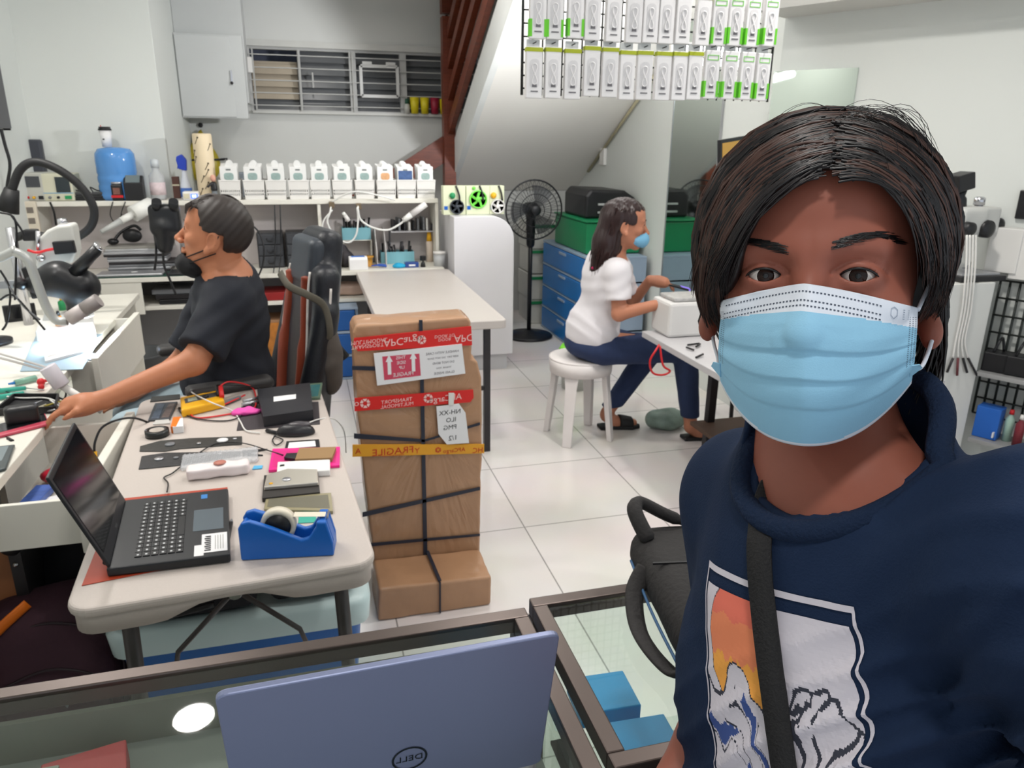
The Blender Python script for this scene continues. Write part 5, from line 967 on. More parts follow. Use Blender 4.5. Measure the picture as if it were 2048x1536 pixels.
goose('white gooseneck lamp looping below the shelf to a hanging tube head', [q(663, 405, 5.33), q(660, 425), q(655, 445), q(672, 475), q(697, 485), q(712, 470), q(716, 440), q(714, 415)], .006, (q(686, 425), q(698, 442)), .014)
tag(MB().tube(smooth_path([q(663, 405, 5.33), q(700, 385, 5.27), q(735, 386, 5.27), q(790, 400, 5.31)], 8), .005).build('white_cable', LAMPW), 'white cable arching over the front of the shelf baskets', 'cable')
tag(MB().tube(smooth_path([q(665, 420), q(648, 440), q(646, 460), q(660, 478), q(650, 492, 5.28)], 8), .005).build('white_cable', LAMPW), 'white cable dangling left of the shelf bay divider', 'cable')
tag(MB().tube(smooth_path([q(497, 445, 5.2), q(518, 465, 5.18), q(528, 500, 5.16), q(522, 540, 5.15), q(500, 575, 5.15), q(470, 590, 5.15)], 8), .006).build('black_hose', BLACK), 'thick black hose curving behind the seated man', 'hose')
for i, px in enumerate((549, 560)): tag(MB().tube([q(px, 410, 5.338), q(px+2, 470, 5.4), q(px+1, 520, 5.38), q(px-2, 545, 5.18)], .004).build('power_cable', BLACK), 'black cable hanging down the shelf back, '+('left' if i == 0 else 'right')+' of a pair', 'cable')
# ------------------------------------------------------------------ left bench with drawers
BZ = .75; b0 = BZ+.001
bp_ = lambda px, py, z=b0: Vector(PZ(px, py, z))
t = thing('workbench', 'white repair bench along the left wall with open drawers', 'workbench', (-1.2, 3, 0))
MB().prism([(XL+.005, 1.3), (-.80, 1.3), (-.815, 2.62), (-.90, 2.75), (-.93, 4.6), (XL+.005, 4.6)], BZ-.03, BZ).build('benchtop', WHITE, t, .003)
B(-1.6, -1.26, 1.34, 1.36, 0, BZ-.03).build('side_panel', WHITE, t, .002); B(-1.6, -.95, 4.56, 4.58, 0, BZ-.03).build('side_panel', WHITE, t, .002); B(-1.05, -1.03, 2.64, 4.56, .1, BZ-.17).build('back_panel', WHITE, t); B(-1.27, -1.255, 1.36, 2.6, .1, BZ-.03).build('front_panel', WHITE, t)
def drawer(x0, x1, y0, y1, z0_, z1, m=WHITE, ft=.026):
    d = MB().box(x1-ft, x1, y0-.03, y1+.03, z0_-.015, z1+.02).build('drawer_front', m, t, .003)
    o = MB().box(x0, x1-ft, y0, y0+.015, z0_, z1).build('drawer_side', m, d, .002); MB().box(x0, x1-ft, y1-.015, y1, z0_, z1).build('drawer_side', m, d, .002); MB().box(x0, x1-ft, y0+.015, y1-.015, z0_, z0_+.006).build('drawer_bottom', m, d)
drawer(-.835, -.575, 1.93, 2.50, .60, .725); drawer(-.93, -.815, 3.17, 3.95, .57, .75)
desk_ = [o for o in COL.objects if o.name == 'desk'][0]; B(-1.27, -1.03, 5.195, 5.21, .5, .709).build('front_panel', WHITE, desk_, .002)
# drawer contents
dz_ = .607
def dflat(name, label, cat, pts, h, m, z=dz_): return flat(name, label, cat, pts, h, m, z=z)
c = Vector(PZ(105, 890, .65)); t = thing('zip_bag', 'red and clear zip bag in the open drawer', 'bag', c)
sdf(lambda P: s_ell(P, (-.72, 2.33, .635), (.09, .055, .025))+wob(P, .008, 60), (-.828, 2.25, .607), (-.61, 2.41, .68), .005).build('bag_body', M('red_bag', (176, 30, 52), .3, nz=.2, sc=20), t)
tag(MB().bx((-.74, 2.14, .612), (.12, .14, .006), (0, 0, .2)).build('paper_slip', PAPER), 'white paper slip in the open drawer near the laptop', 'paper')
tag(MB().bx((-.785, 2.2, .622), (.05, .12, .02), (0, 0, -.1)).build('blue_carton', M('blue_white_print', (60, 90, 160), .4, nz=.4, sc=30), None, .002), 'small blue and white carton at the back of the open drawer', 'box')
t = thing('parts_bag', 'clear bag of small parts at the near end of the open drawer', 'bag', (-.72, 2.02, .607)); sdf(lambda P: s_ell(P, (-.72, 2.02, .628), (.08, .055, .02))+wob(P, .006, 70), (-.82, 1.95, .607), (-.62, 2.1, .66), .005).build('bag_body', M('beige_parts', (200, 192, 170), .35, nz=.15, sc=40), t)
t = thing('test_cable', 'black cable with yellow end hooked over the drawer front', 'cable', (-.58, 2.4, .75))
hk = smooth_path([(-.50, 2.44, .72), (-.545, 2.40, .765), (-.59, 2.38, .772), (-.635, 2.37, .755), (-.655, 2.35, .72), (-.66, 2.34, .69)], 6)
MB().tube(hk, .0035).build('cable_body', BLACK, t); MB().tube([(-.66, 2.34, .69), (-.665, 2.33, .625)], .008).build('yellow_end', YEL, t)
# bench clutter, near end
t = thing('smartphone', 'black smartphone with a pink red edge on the bench corner', 'phone', bp_(50, 845)); flat('phone_body', 0, 0, [(-5, 872), (98, 846), (90, 826), (-5, 850)], .009, M('pink_red_frame', (190, 70, 90), .35), z=b0, parent=t, bev=.003); flat('phone_screen', 0, 0, [(-3, 865), (94, 840), (88, 826), (-4, 848)], .0098, SCREEN, z=b0, parent=t)
t = thing('tablet', 'dark grey phone at the left picture edge on the near bench', 'phone', bp_(10, 915)); flat('phone_body', 0, 0, [(-20, 945), (12, 935), (30, 888), (-5, 892)], .009, M('slate_plastic', (66, 74, 76), .3), z=b0, parent=t, bev=.003); flat('phone_screen', 0, 0, [(-18, 930), (4, 920), (18, 891), (-6, 894)], .0096, M('slate_glass', (120, 132, 136), .12), z=b0, parent=t)
tag(MB().tube(smooth_path([bp_(-5, 868), bp_(10, 872), bp_(18, 878)], 4), .002).tube([bp_(16, 877), bp_(25, 882)], .005).build('plug_lead', BLACK), 'short black lead with a plug lying on the near bench', 'cable')
t = thing('parts_tray', 'black tray of tweezers and screws on the bench near the hand', 'tray', bp_(60, 815))
P4 = [PZ(*p, b0) for p in ((-8, 832), (112, 826), (118, 800), (30, 800))]; pc = sum(P4)/4
m = MB(); m.prism([p[:2] for p in P4][::-1], b0, b0+.004)
for i in range(4): m.beam(Vector(P4[i])+Vector((0, 0, .012)), Vector(P4[(i+1) % 4])+Vector((0, 0, .012)), .006, .022)
m.build('tray_body', BLACK, t)
random.seed(9)
for k in range(7):
    a = bp_(30+k*11, 822-4*(k % 3), b0+.008); tag(MB().tube([a, a+Vector((random.uniform(.02, .06), random.uniform(-.03, .04), .008))], [.004, .002], 6).build('small_part', random.choice([SILVER, M('straw_plastic', (190, 172, 70), .5), CREAM])), 'small metal or straw coloured part in the black tray', 'part', 'small parts in the black tray')
for k, (a, b_) in enumerate((((-4, 782), (52, 776)), ((-4, 795), (48, 786)))): 
    t = thing('screwdriver', 'teal handled screwdriver on the bench, '+('farther' if k == 0 else 'nearer')+' of two', 'screwdriver', bp_(*a)); MB().tube([bp_(*a, b0+.01), bp_(*b_, b0+.01)], [.009, .007], 10).build('handle', TEAL, t); e_ = bp_(b_[0]+36, b_[1]+4, b0+.008); MB().tube([bp_(*b_, b0+.01), e_], .002, 6).build('shaft', SILVER, t)
t = thing('flux_syringe', 'clear green syringe lying on the bench', 'syringe', bp_(50, 762)); MB().tube([bp_(30, 766, b0+.012), bp_(72, 756, b0+.012)], .011, 12).build('barrel', M('clear_teal', (130, 180, 160), .2, alpha=.8), t); MB().tube([bp_(16, 768, b0+.012), bp_(30, 766, b0+.012)], [.003, .006], 8).build('nozzle', M('tip_blue', (40, 120, 190), .4), t)
t = thing('spring_clamp', 'red spring clamp on the bench beside the syringe', 'clamp', bp_(95, 762)); MB().tube([bp_(82, 764, b0+.012), bp_(108, 756, b0+.012)], .006, 8).build('clamp_bar', RED, t); MB().ball(bp_(82, 764, b0+.016), .014, 12).build('clamp_end', RED, t); MB().ball(bp_(108, 757, b0+.016), .014, 12).build('clamp_end', RED, t); MB().ball(bp_(82, 774, b0+.012), .011, 12).build('clamp_foot', RED, t)
for k, (p, m_) in enumerate((([(-5, 775), (30, 790), (70, 790), (100, 800), (110, 812)], BLACK), ([(-5, 790), (40, 796), (90, 796), (115, 805), (140, 826)], WHITEP), ([(100, 800), (130, 818), (165, 824)], WHITEP))):
    tag(MB().tube(smooth_path([bp_(x, y, b0+.006+.004*k) for x, y in p], 6), .0028).build('bench_cable', m_), ['black', 'long white', 'short white'][k]+' cable trailing over the bench by the seated man\'s hand', 'cable')
# lit work area
flat('silicone_mat', 'pale blue grey soldering mat under the microscope light', 'mat', [(40, 742), (165, 738), (205, 668), (75, 664)], .003, M('mat_blue_grey', (150, 172, 186), .5), z=b0)
t = thing('phone_holder', 'white flat phone board holder on the soldering mat', 'holder', bp_(120, 715)); flat('holder_base', 0, 0, [(90, 722), (165, 702), (172, 694), (88, 708)], .01, PAPER, z=b0+.003, parent=t); flat('holder_rail', 0, 0, [(95, 712), (150, 700), (150, 694), (95, 705)], .014, WHITEP, z=b0+.003, parent=t)
t = thing('flat_instrument', 'white flat instrument base at the back of the lit bench', 'instrument', bp_(110, 648)); flat('base_box', 0, 0, [(70, 662), (190, 656), (185, 630), (80, 634)], .05, WHITEP, z=b0, parent=t, bev=.004); flat('grey_top', 0, 0, [(85, 640), (150, 636), (150, 624), (88, 628)], .055, M('steel_top', (190, 194, 194), .35, .4), z=b0, parent=t)
t = thing('test_display', 'black flat screen tester standing on the bench by the left edge', 'tester', bp_(45, 625)); m = MB(); a, b_ = bp_(10, 645), bp_(75, 638); m.beam(a+Vector((0, 0, .04)), b_+Vector((0, 0, .04)), .02, .08); m.build('tester_body', BLACK, t, .004); a2 = Vector((.0, -.0105, 0)); m = MB(); m.beam(a+a2+Vector((.02, 0, .042)), b_+a2+Vector((-.02, 0, .042)), .002, .055); m.build('tester_screen', SCREEN, t)
for k, (px, py, mm, h) in enumerate(((112, 620, GREEN, .06), (128, 612, BLUE, .09), (143, 610, M('pale_blue_tube', (120, 170, 215), .3), .08), (120, 640, M('amber_bulb', (220, 150, 70), .3), .05))):
    p = bp_(px, py+10, b0+(.056 if k == 3 else 0)); p = p if k == 3 else Vector((p.x, p.y+.12, b0))
    t = thing('flux_bottle', ['green', 'dark blue', 'pale blue', 'small amber'][k]+' bottle standing on the lit bench', 'bottle', p); MB().lathe([(0, 0), (.018, 0), (.018, h*.7), (.007, h*.85), (0, h*.86)], p, 14).build('bottle_body', mm, t); MB().lathe([(.008, 0), (.006, .02), (0, .022)], p+Vector((0, 0, h*.85)), 10).build('bottle_cap', BLACK if k else YEL, t)
# drawer dividers: small dark boxes
flat('dark_tray', 'small dark green tray in the far open drawer', 'tray', [(172, 718), (195, 722), (203, 708), (180, 706)], .02, M('tray_green', (48, 60, 54), .4), z=.735)
# near microscope, dark
YM = 3.45; k_ = lambda px, py, Y=YM: Vector(PY(px, py, Y))
t = thing('microscope', 'black stereo microscope leaning over the brightly lit bench', 'microscope', (-1.2, 3.6, BZ)); MK = M('scope_black', (24, 25, 29), .35, nz=.05)
MB().tube([(-1.33, 3.55, BZ), (-1.33, 3.55, 1.22)], .016, 14).build('column', CHROME, t); MB().lathe([(0, 0), (.09, 0), (.09, .015), (.03, .02), (.025, .05), (0, .05)], (-1.33, 3.55, b0), 24).build('column_foot', MK, t)
MB().beam(k_(56, 566), k_(80, 562), .05, .13).build('focus_block', MK, t, .006); MB().tube([k_(45, 560, YM-.03), k_(38, 575, YM-.03)], [.022, .022], 14).build('focus_knob', MK, t); MB().beam((-1.33, 3.55, 1.0), k_(66, 566), .03, .03).build('support_arm', SILVER, t)
sdf(lambda P: smin(smin(s_cap(P, k_(78, 566), k_(118, 560), .052, .058), s_cap(P, k_(118, 558), k_(160, 572), .075, .07), .03), s_cap(P, k_(165, 575), k_(158, 605), .062, .05), .03), k_(60, 640)-Vector((.05, .15, .05)), k_(200, 510)+Vector((.1, .15, .05)), .008).build('microscope_head', MK, t)
for dy in (-.03, .03):
    MB().tube([k_(150, 545, YM+dy), k_(178, 515, YM+dy), k_(196, 497+dy*60, YM+dy)], [.03, .024, .022], 14).build('eyepiece', MK, t); a = k_(196, 497+dy*60, YM+dy); dd = (a-k_(178, 515, YM+dy)).normalized(); MB().tube([a, a+dd*.012], [.024, .024], 14).build('eyepiece_rim', CHROME, t)
MB().tube([k_(158, 600), k_(155, 622)], [.05, .042], 18).build('objective', MK, t)
p = k_(155, 626); MB().lathe([(.042, 0), (.06, 0), (.06, .018), (.042, .018), (.042, 0)], p-Vector((0, 0, .012)), 28).build('ring_light', WHITEP, t); MB().lathe([(.044, 0), (.058, 0), (.058, .002), (.044, .002), (.044, 0)], p-Vector((0, 0, .0145)), 28).build('ring_diffuser', M('ring_glow', (235, 245, 255), .4, nz=0, emit=20), t)
l = bpy.data.lights.new('ring_light_glow', 'SPOT'); l.energy = 90; l.spot_size = 2.3; l.spot_blend = .7; l.color = (.9, .97, 1); l.shadow_soft_size = .03; o = bpy.data.objects.new('ring_light_glow', l); o.location = p-Vector((0, 0, .02)); COL.objects.link(o)
# white instrument arm behind
YW = 3.75; w_ = lambda px, py, Y=YW: Vector(PY(px, py, Y))
t = thing('microscope', 'grey white microscope arm with a chrome knob behind the black one', 'microscope', (-1.3, 3.8, BZ)); MB().tube([(-1.28, 3.9, BZ), (-1.28, 3.9, 1.2)], .02, 14).build('column', CHROME, t)
MB().prism([tuple(w_(*p))[::2] for p in ((78, 545), (78, 480), (100, 458), (120, 449), (148, 446), (152, 460), (158, 500), (150, 525), (120, 520), (102, 545))], YW-.05, YW+.06, 'Y').build('arm_body', M('scope_white', (205, 205, 200), .4), t, .012, 3)
MB().lathe([(0, 0), (.02, 0), (.02, .03), (.012, .034), (0, .034)], w_(126, 452), 16).build('chrome_knob', CHROME, t); MB().tube([w_(76, 500, YW-.06), w_(76, 462, YW-.06)], .009, 10).build('steel_post', CHROME, t); MB().lathe([(0, 0), (.016, 0), (.016, .02), (0, .02)], w_(83, 515, YW-.051), 14, ax=(0, -1, 0)).build('screw', CHROME, t)
# red black tester hung on it
t = thing('probe_meter', 'small black meter with a red lead clipped to the white microscope', 'meter', w_(128, 495, YW-.07)); MB().beam(w_(108, 496, YW-.07), w_(150, 493, YW-.07), .03, .055).build('meter_body', BLACK, t, .004); MB().tube(smooth_path([w_(108, 498, YW-.07), w_(95, 500, YW-.07), w_(75, 505, YW-.07), w_(55, 500, YW-.07)], 5), .006).build('red_lead', RED, t)
# fume hose arc, gooseneck lamp, swing arm lamp
t = thing('fume_hose', 'thick black flexible hose arching above the left bench', 'hose', (-1.5, 4.0, 1.2)); YH = 4.05; h_ = lambda px, py: Vector(PY(px, py, YH))
MB().tube(smooth_path([h_(22, 385), h_(40, 340), h_(70, 324), h_(115, 338), h_(160, 372), h_(187, 415), h_(182, 452), h_(150, 476), h_(110, 477), h_(60, 468), h_(25, 478)], 8), .019, 12).build('hose_body', RUBBER, t); MB().tube([h_(14, 422), h_(24, 378)], [.05, .03], 14).build('nozzle', RUBBER, t); MB().bx(h_(62, 470), (.06, .06, .05)).build('hose_clamp', BLACK, t, .005)
t = thing('gooseneck_lamp', 'grey gooseneck lamp bending down onto the lit bench', 'lamp', k_(2, 560, 3.0)); g_ = lambda px, py: Vector(PY(px, py, 3.0))
MB().tube(smooth_path([Vector((-1.42, 3.0, BZ)), Vector((-1.42, 3.0, 1.0)), g_(8, 512), g_(28, 504), g_(55, 520), g_(72, 560), g_(92, 612), g_(112, 640), g_(135, 642)], 8), [.013]*16+[.016]*(8*8-15), 10).build('flexible_neck', M('neck_grey', (178, 180, 178), .3, .3), t)
a, b_ = g_(138, 638), g_(198, 600); MB().tube([a, a.lerp(b_, .5)], .026, 16).build('lamp_collar', M('lamp_warm_grey', (196, 186, 184), .4), t); MB().tube([a.lerp(b_, .5), b_], .0265, 16).build('lamp_head', M('lamp_mid_grey', (150, 142, 140), .4), t)
t = thing('swing_lamp', 'white swing arm lamp slanting down across the left bench', 'lamp', (-1.4, 2.6, BZ)); s_ = lambda px, py: Vector(PY(px, py, 2.62)); 
MB().tube([(-1.3, 2.62, BZ), (-1.3, 2.62, float(s_(0, 610)[2]))], .012, 10).build('stand', WHITEP, t)
for o_ in (0, 16): MB().tube([Vector((-1.3, 2.62, float(s_(0, 612+o_)[2]))), s_(94, 735+o_*.4)], .004, 8).build('arm_rod', WHITEP, t)
MB().tube([s_(94, 733), s_(124, 772)], .026, 14).build('lamp_joint', M('joint_white', (212, 208, 216), .4), t, .004); MB().tube([s_(124, 772), s_(205, 822)], .012, 12).build('lamp_bar', WHITEP, t)
tag(MB().tube(smooth_path([s_(124, 775), s_(132, 785), s_(128, 798), s_(118, 795)], 5), .003).build('lamp_cord', BLACK), 'short black cord looping below the swing arm lamp joint', 'cord')
# boxes and cables at the far left
t = thing('rework_station', 'grey box with a blue light behind the bench cables at the left edge', 'station', (-1.45, 3.3, BZ)); B(-1.6, -1.36, 3.2, 3.4, BZ+.001, BZ+.33).build('housing', M('station_grey', (165, 170, 172), .4), t, .006); a = Vector(PY(22, 446, 3.197)); B(-1.42, -1.4, 3.195, 3.2, BZ+.28, BZ+.3).build('status_light', M('blue_led', (60, 90, 255), .3, nz=0, emit=3), t)
for k, p in enumerate((((0, 425), (30, 440), (32, 520), (30, 600)), ((0, 540), (20, 580), (15, 640), (5, 660)), ((10, 560), (45, 610), (80, 640)), ((0, 600), (25, 590), (60, 625), (90, 660)), ((22, 430), (40, 455), (48, 470)))):
    tag(MB().tube(smooth_path([Vector(PY(x, y, 3.1)) for x, y in p], 6), .004).build('hanging_cable', [BLACK, RUBBER, GREYP, BLACK, BLACK][k]), ['long black cable hanging at the far left edge of the bench', 'black cable curling down at the left picture edge', 'grey cable slanting down to the lit bench', 'black cable sagging in front of the tester', 'short black cable below the fume hose nozzle'][k], 'cable')
# left wall: television, adapter box, cables, power strip
t = thing('television', 'dark wall television cut by the left picture edge', 'television', (XL+.05, 5.1, 1.7)); p1_, p2_ = PX(0, 125, XL+.05), PX(25, 250, XL+.05)
B(XL+.003, XL+.05, 4.3, float(p2_[1])-.02, float(p2_[2])-.02, 2.05).build('screen_panel', M('tv_dark', (62, 62, 68), .35), t, .004); B(XL+.004, XL+.04, float(p2_[1])-.02, float(p2_[1])-.005, float(p2_[2])-.03, 2.06).build('bezel', BLACK, t)
t = thing('wall_adapter', 'pair of dark adapters fixed to the wall above the power supplies', 'adapter', PY(62, 315, 5.6)); c = PY(60, 315, 5.6); B(c[0]-.075, c[0]-.005, 5.58, 5.649, c[2]-.11, c[2]+.1).build('adapter_block', M('adapter_slate', (74, 78, 86), .45), t, .012); B(c[0]+.0, c[0]+.075, 5.59, 5.649, c[2]-.12, c[2]+.11).build('adapter_block', M('adapter_slate2', (60, 62, 70), .45), t, .012)
tag(MB().tube(smooth_path([PY(2, 258, 5.0), PY(10, 290, 5.0), PY(20, 330, 5.0), PY(14, 380, 5.0), PY(24, 420, 5.0)], 6), .009).build('tv_cable', RUBBER), 'black cables running down the wall below the television', 'cable')
t = thing('power_strip', 'cream power strip fixed upright at the left end of the shelf', 'power strip', PY(64, 430, 5.33)); c = PY(65, 432, 5.34); B(c[0]-.035, c[0]+.035, 5.315, 5.347, c[2]-.14, c[2]+.09).build('strip_body', M('strip_cream', (214, 204, 186), .45), t, .006)
for k in range(3): B(c[0]-.018, c[0]+.018, 5.313, 5.316, c[2]-.11+k*.065, c[2]-.075+k*.065).build('socket', M('socket_grey', (120, 112, 104), .5), t)
tag(MB().tube(smooth_path([PY(100, 404, 5.347), PY(108, 425, 5.35), PY(112, 450, 5.37)], 5), .006).build('power_cable', BLACK), 'black cable hanging from the shelf by the beige power supply', 'cable')
tag(B(*(lambda c: (c[0]-.05, c[0]+.05, 5.35, 5.42, D0, D0+.07))(PY(112, 520, 5.35))).build('blue_bottle_box', M('deep_blue', (40, 80, 150), .4), None, .004), 'small deep blue box on the desk below the power supplies', 'box')
# upright microscope over the desk at the man's face
YK = 4.75; k2 = lambda px, py, Y=YK: Vector(PY(px, py, Y))
t = thing('microscope', 'black binocular microscope head level with the seated man\'s face', 'microscope', (-.95, 5.3, DZ)); c = k2(330, 445)
MB().tube([(c.x, 5.28, D0), (c.x, 5.28, 1.17)], .014, 12).build('column', CHROME, t); B(c.x-.1, c.x+.1, 5.2, 5.38, D0, D0+.018).build('stand_base', MK, t, .004); MB().tube([(c.x, 5.28, c.z-.02), (c.x, YK+.02, c.z-.02)], .014, 10).build('support_arm', MK, t)
sdf(lambda P: smin(smin(s_box(P, k2(330, 438), (.082, .05, .085), None, .03), s_cap(P, k2(328, 455), k2(330, 480), .068, .05), .02), s_cap(P, k2(330, 480), k2(330, 492), .05, .044), .01), c-Vector((.14, .1, .24)), c+Vector((.14, .1, .18)), .008).build('microscope_head', MK, t)
for px in (313, 347): MB().tube([k2(px, 420, YK-.02), k2(px, 402, YK-.06)], [.028, .026], 14).build('eyepiece', MK, t)
MB().tube([k2(300, 448), k2(362, 446)], [.018, .018], 12).build('focus_knob', MK, t); m = MB(); text(m, 'ZOOM', .022, k2(329, 452, YK-.0515), (1, 0, 0), (0, 0, 1), mirror=True); 
m2 = MB().box(k2(329, 452).x-.022, k2(329, 452).x+.022, YK-.053, YK-.049, k2(329, 452).z-.006, k2(329, 452).z+.006); m2.build('plate_mark', M('mark_grey', (150, 150, 150), .5), t)
for k, p in enumerate((((305, 455), (311, 480), (312, 515), (309, 540)), ((326, 492), (328, 530), (340, 560), (352, 590)))): tag(MB().tube(smooth_path([k2(x, y) for x, y in p], 6), .007).build('camera_cable', BLACK), 'black cable hanging from the microscope by the man\'s face, '+('left' if k == 0 else 'right'), 'cable')
t = thing('gooseneck_lamp', 'white shaded lamp with a clear tube pointing left from the shelf', 'lamp', PY(300, 405, 5.25)); a, b_ = Vector(PY(303, 408, 5.25)), Vector(PY(202, 464, 5.05))
MB().tube([a, a.lerp(b_, .38)], [.045, .05], 16).build('lamp_shade', LAMPW, t); MB().tube([a.lerp(b_, .38), a.lerp(b_, .62)], .022, 14).build('lamp_collar', LAMPW, t); MB().tube([a.lerp(b_, .62), b_], [.02, .013], 14).build('clear_tube', M('clear_grey_tube', (176, 178, 176), .15), t); MB().tube([a, Vector((a.x+.06, 5.348, SH-.02))], .01, 8).build('lamp_arm', LAMPW, t)
# ------------------------------------------------------------------ hanging grid of cable packages
GY = 2.44; gx0, gx1, gz0 = float(PY(1044, 150, GY)[0]), float(PY(1540, 150, GY)[0]), float(PY(1044, 190, GY)[2])
t = thing('wire_grid', 'black wire grid panel hung with cable packages', 'grid panel', ((gx0+gx1)/2, GY, gz0)); WK = M('grid_wire', (44, 48, 46), .4, .3); gz1 = 2.45
m = MB(); n = 27
for k in range(n+1): x = gx0+(gx1-gx0)*k/n; m.tube([(x, GY, gz0), (x, GY, gz1)], .0026 if 0 < k < n else .0045, 6)
for k in range(20): z = gz0+.02+k*.0375; m.tube([(gx0, GY-.004, z), (gx1, GY-.004, z)], .0026, 6)
m.build('grid_wires', WK, t)
for x in (gx0+.08, gx1-.12): MB().tube([(x, GY, gz1), (x, GY, CEIL-.001)], .004, 6).build('hanger', WK, t)
WC = M('pkg_white', (232, 230, 230), .3, nz=.008); PICT = M('pkg_print_grey', (214, 212, 213), .3, nz=.04, sc=70); INK2 = M('pkg_ink', (110, 108, 112), .5)
def package(kind):
    t = thing('cable_package', 'x', 'package', (0, 0, 0)); w, d, h = .052, .02, .148; S_ = dict(local=True)
    B(-w/2, w/2, -d, 0, 0, h).build('carton', WC, t, .002, local=True)
    if kind == 'o':
        B(-w/2-.0006, w/2+.0006, -d-.0008, .0004, h-.014, h-.002).build('header_strip', OLIVE, t, local=True)
    else:
        for s_ in (-1, 1): B(min(s_*(w/2-.007), s_*(w/2+.001)), max(s_*(w/2-.007), s_*(w/2+.001)), -d-.001, .0004, .006, .055).build('side_panel', LIME, t, local=True)
        m = MB()
        for a in ((-.02, .02, h-.03, h-.028), (-.02, .02, h-.016, h-.014), (-.02, -.018, h-.028, h-.016), (.018, .02, h-.028, h-.016)): m.box(a[0], a[1], -d-.0008, -d+.001, a[2], a[3])
        m.build('printed_header', LIME, t, local=True)
    MB().prism(rrect(-w*.3, w*.3, .03, h-.035, .012), -d-.0007, -d+.001, 'Y').build('printed_picture', PICT, t, local=True)
    MB().tube([(.0+.008*math.sin(a*2), -d-.0012, .05+.03*math.cos(a)+.02) for a in [2*PI*q/22 for q in range(22)]], .0016, 5, closed=True).build('cable_outline', WC, t, local=True)
    MB().box(-.008, .008, -d-.0009, -d+.001, .032, .04).build('printed_mark', INK2, t, local=True); MB().box(-.012, .012, -d-.0009, -d+.001, .018, .022).build('printed_caption', INK2, t, local=True)
    B(-.022, .022, -.0012, 0, h, h+.022).build('hang_tab', M('tab_clear', (214, 216, 214), .3), t, local=True); MB().tube([(0, -.03, h+.012), (0, .012, h+.010)], .0018, 6).build('peg_hook', WK, t, local=True)
    return t
rows = [('top', [1072, 1106, 1146, 1180, 1221, 1262, 1294, 1325, 1358, 1397, 1430, 1462, 1495, 1530], [79, 80, 78, 82, 85, 87, 87, 89, 89, 92, 93, 93, 95, 94], 'gggoooooooгggg'.replace('г', '')+'g'),
        ('bottom', [1064, 1101, 1140, 1178, 1214, 1247, 1282, 1318, 1350, 1380, 1414, 1450, 1483, 1514], [197, 197, 199, 193, 195, 200, 200, 201, 201, 200, 198, 199, 200, 202], 'oooooooooogggg')]
protos = {}
ordn = ['first', 'second', 'third', 'fourth', 'fifth', 'sixth', 'seventh', 'eighth', 'ninth', 'tenth', 'eleventh', 'twelfth', 'thirteenth', 'fourteenth']
for rn, xs_, ys_, ks in rows:
    for i, (px, py) in enumerate(zip(xs_, ys_)):
        p = PY(px, py, GY-.034); kd = ks[i]; lb_ = 'white cable package with %s, %s hanging row, %s from left' % ('an olive header strip' if kd == 'o' else 'lime green side panels', rn, ordn[i])
        if kd not in protos: protos[kd] = package(kd); o = protos[kd]; o.location = p; o['label'] = lb_
        else: o = dup(protos[kd], p, random.uniform(-.06, .06), lb_)
        o['group'] = 'cable packages in the %s hanging row' % rn
# slim lit tube light behind the grid
a, b_ = PY(1335, 106, 3.6), PY(1482, 112, 3.6); z = float(a[2]); t = thing('tube_light', 'lit white tube light glimpsed through the wire grid', 'light', ((a[0]+b_[0])/2, 3.6, z)); B(float(a[0]), float(b_[0]), 3.57, 3.63, z-.01, z+.05).build('housing', WHITEP, t, .006); MB().tube([(float(a[0])+.01, 3.6, z-.03), (float(b_[0])-.01, 3.6, z-.03)], .02, 14).build('tube', M('tube_glow', (250, 252, 255), .4, nz=0, emit=3.5), t)
B(float(a[0])+.01, float(b_[0])-.01, 3.562, 3.572, z-.005, z+.04).build('diffuser', M('tube_glow', 0), t)
for ry, e_ in ((PI*.66, 50),):
    l = bpy.data.lights.new('soffit_fill_light', 'AREA'); l.shape = 'RECTANGLE'; l.size = .38; l.size_y = .04; l.energy = e_; l.color = (.97, .98, 1)  # added area light aimed at the stair soffit to brighten it
    o = bpy.data.objects.new('soffit_fill_light', l); o.location = (float(a[0]+b_[0])/2, 3.66, z-.02); o.rotation_euler = Vector((-.5, .76, .4)).to_track_quat('-Z', 'Y').to_euler(); l.spread = math.radians(125); COL.objects.link(o)
for x in (float(a[0])+.06, float(b_[0])-.06): MB().tube([(x, 3.6, z+.05), (x, 3.6, CEIL-.001)], .004, 6).build('suspension_rod', WHITEP, t)
# ------------------------------------------------------------------ office chair
t = thing('office_chair', 'black and rust gaming chair with white piping behind the seated man', 'chair', PZ(560, 900, 0), 0)
cb = Vector((-.30, 3.03, 0)); t.location = cb; t.rotation_euler = (0, 0, -1.27)
LT = dict(local=True); RUST = M('rust_leather', (140, 62, 40), .45); PIP = M('white_piping', (225, 220, 214), .45)
def lc(f, lo, hi, h, nm, m): return sdf(f, lo, hi, h).build(nm, m, t, local=True)
Rt = Matrix.Rotation(-.14, 3, 'X')
lc(lambda P: s_box(P, (0, 0, .47), (.25, .25, .06), None, .05), (-.3, -.3, .38), (.3, .3, .56), .014, 'seat', LEATHER)
def backf(P):
    w = s_box(P, (0, .30, .80), (.215, .05, .33), Rt, .045); a = s_box(P, (0, .37, 1.10), (.135, .055, .16), Rt, .05)
    s1 = s_cap(P, (-.2, .22, .58), (-.2, .32, .95), .055, .045); s2 = s_cap(P, (.2, .22, .58), (.2, .32, .95), .055, .045)
    return smin(smin(w, a, .05), np.minimum(s1, s2), .03)
lc(backf, (-.3, .1, .42), (.3, .52, 1.38), .011, 'backrest', LEATHER)
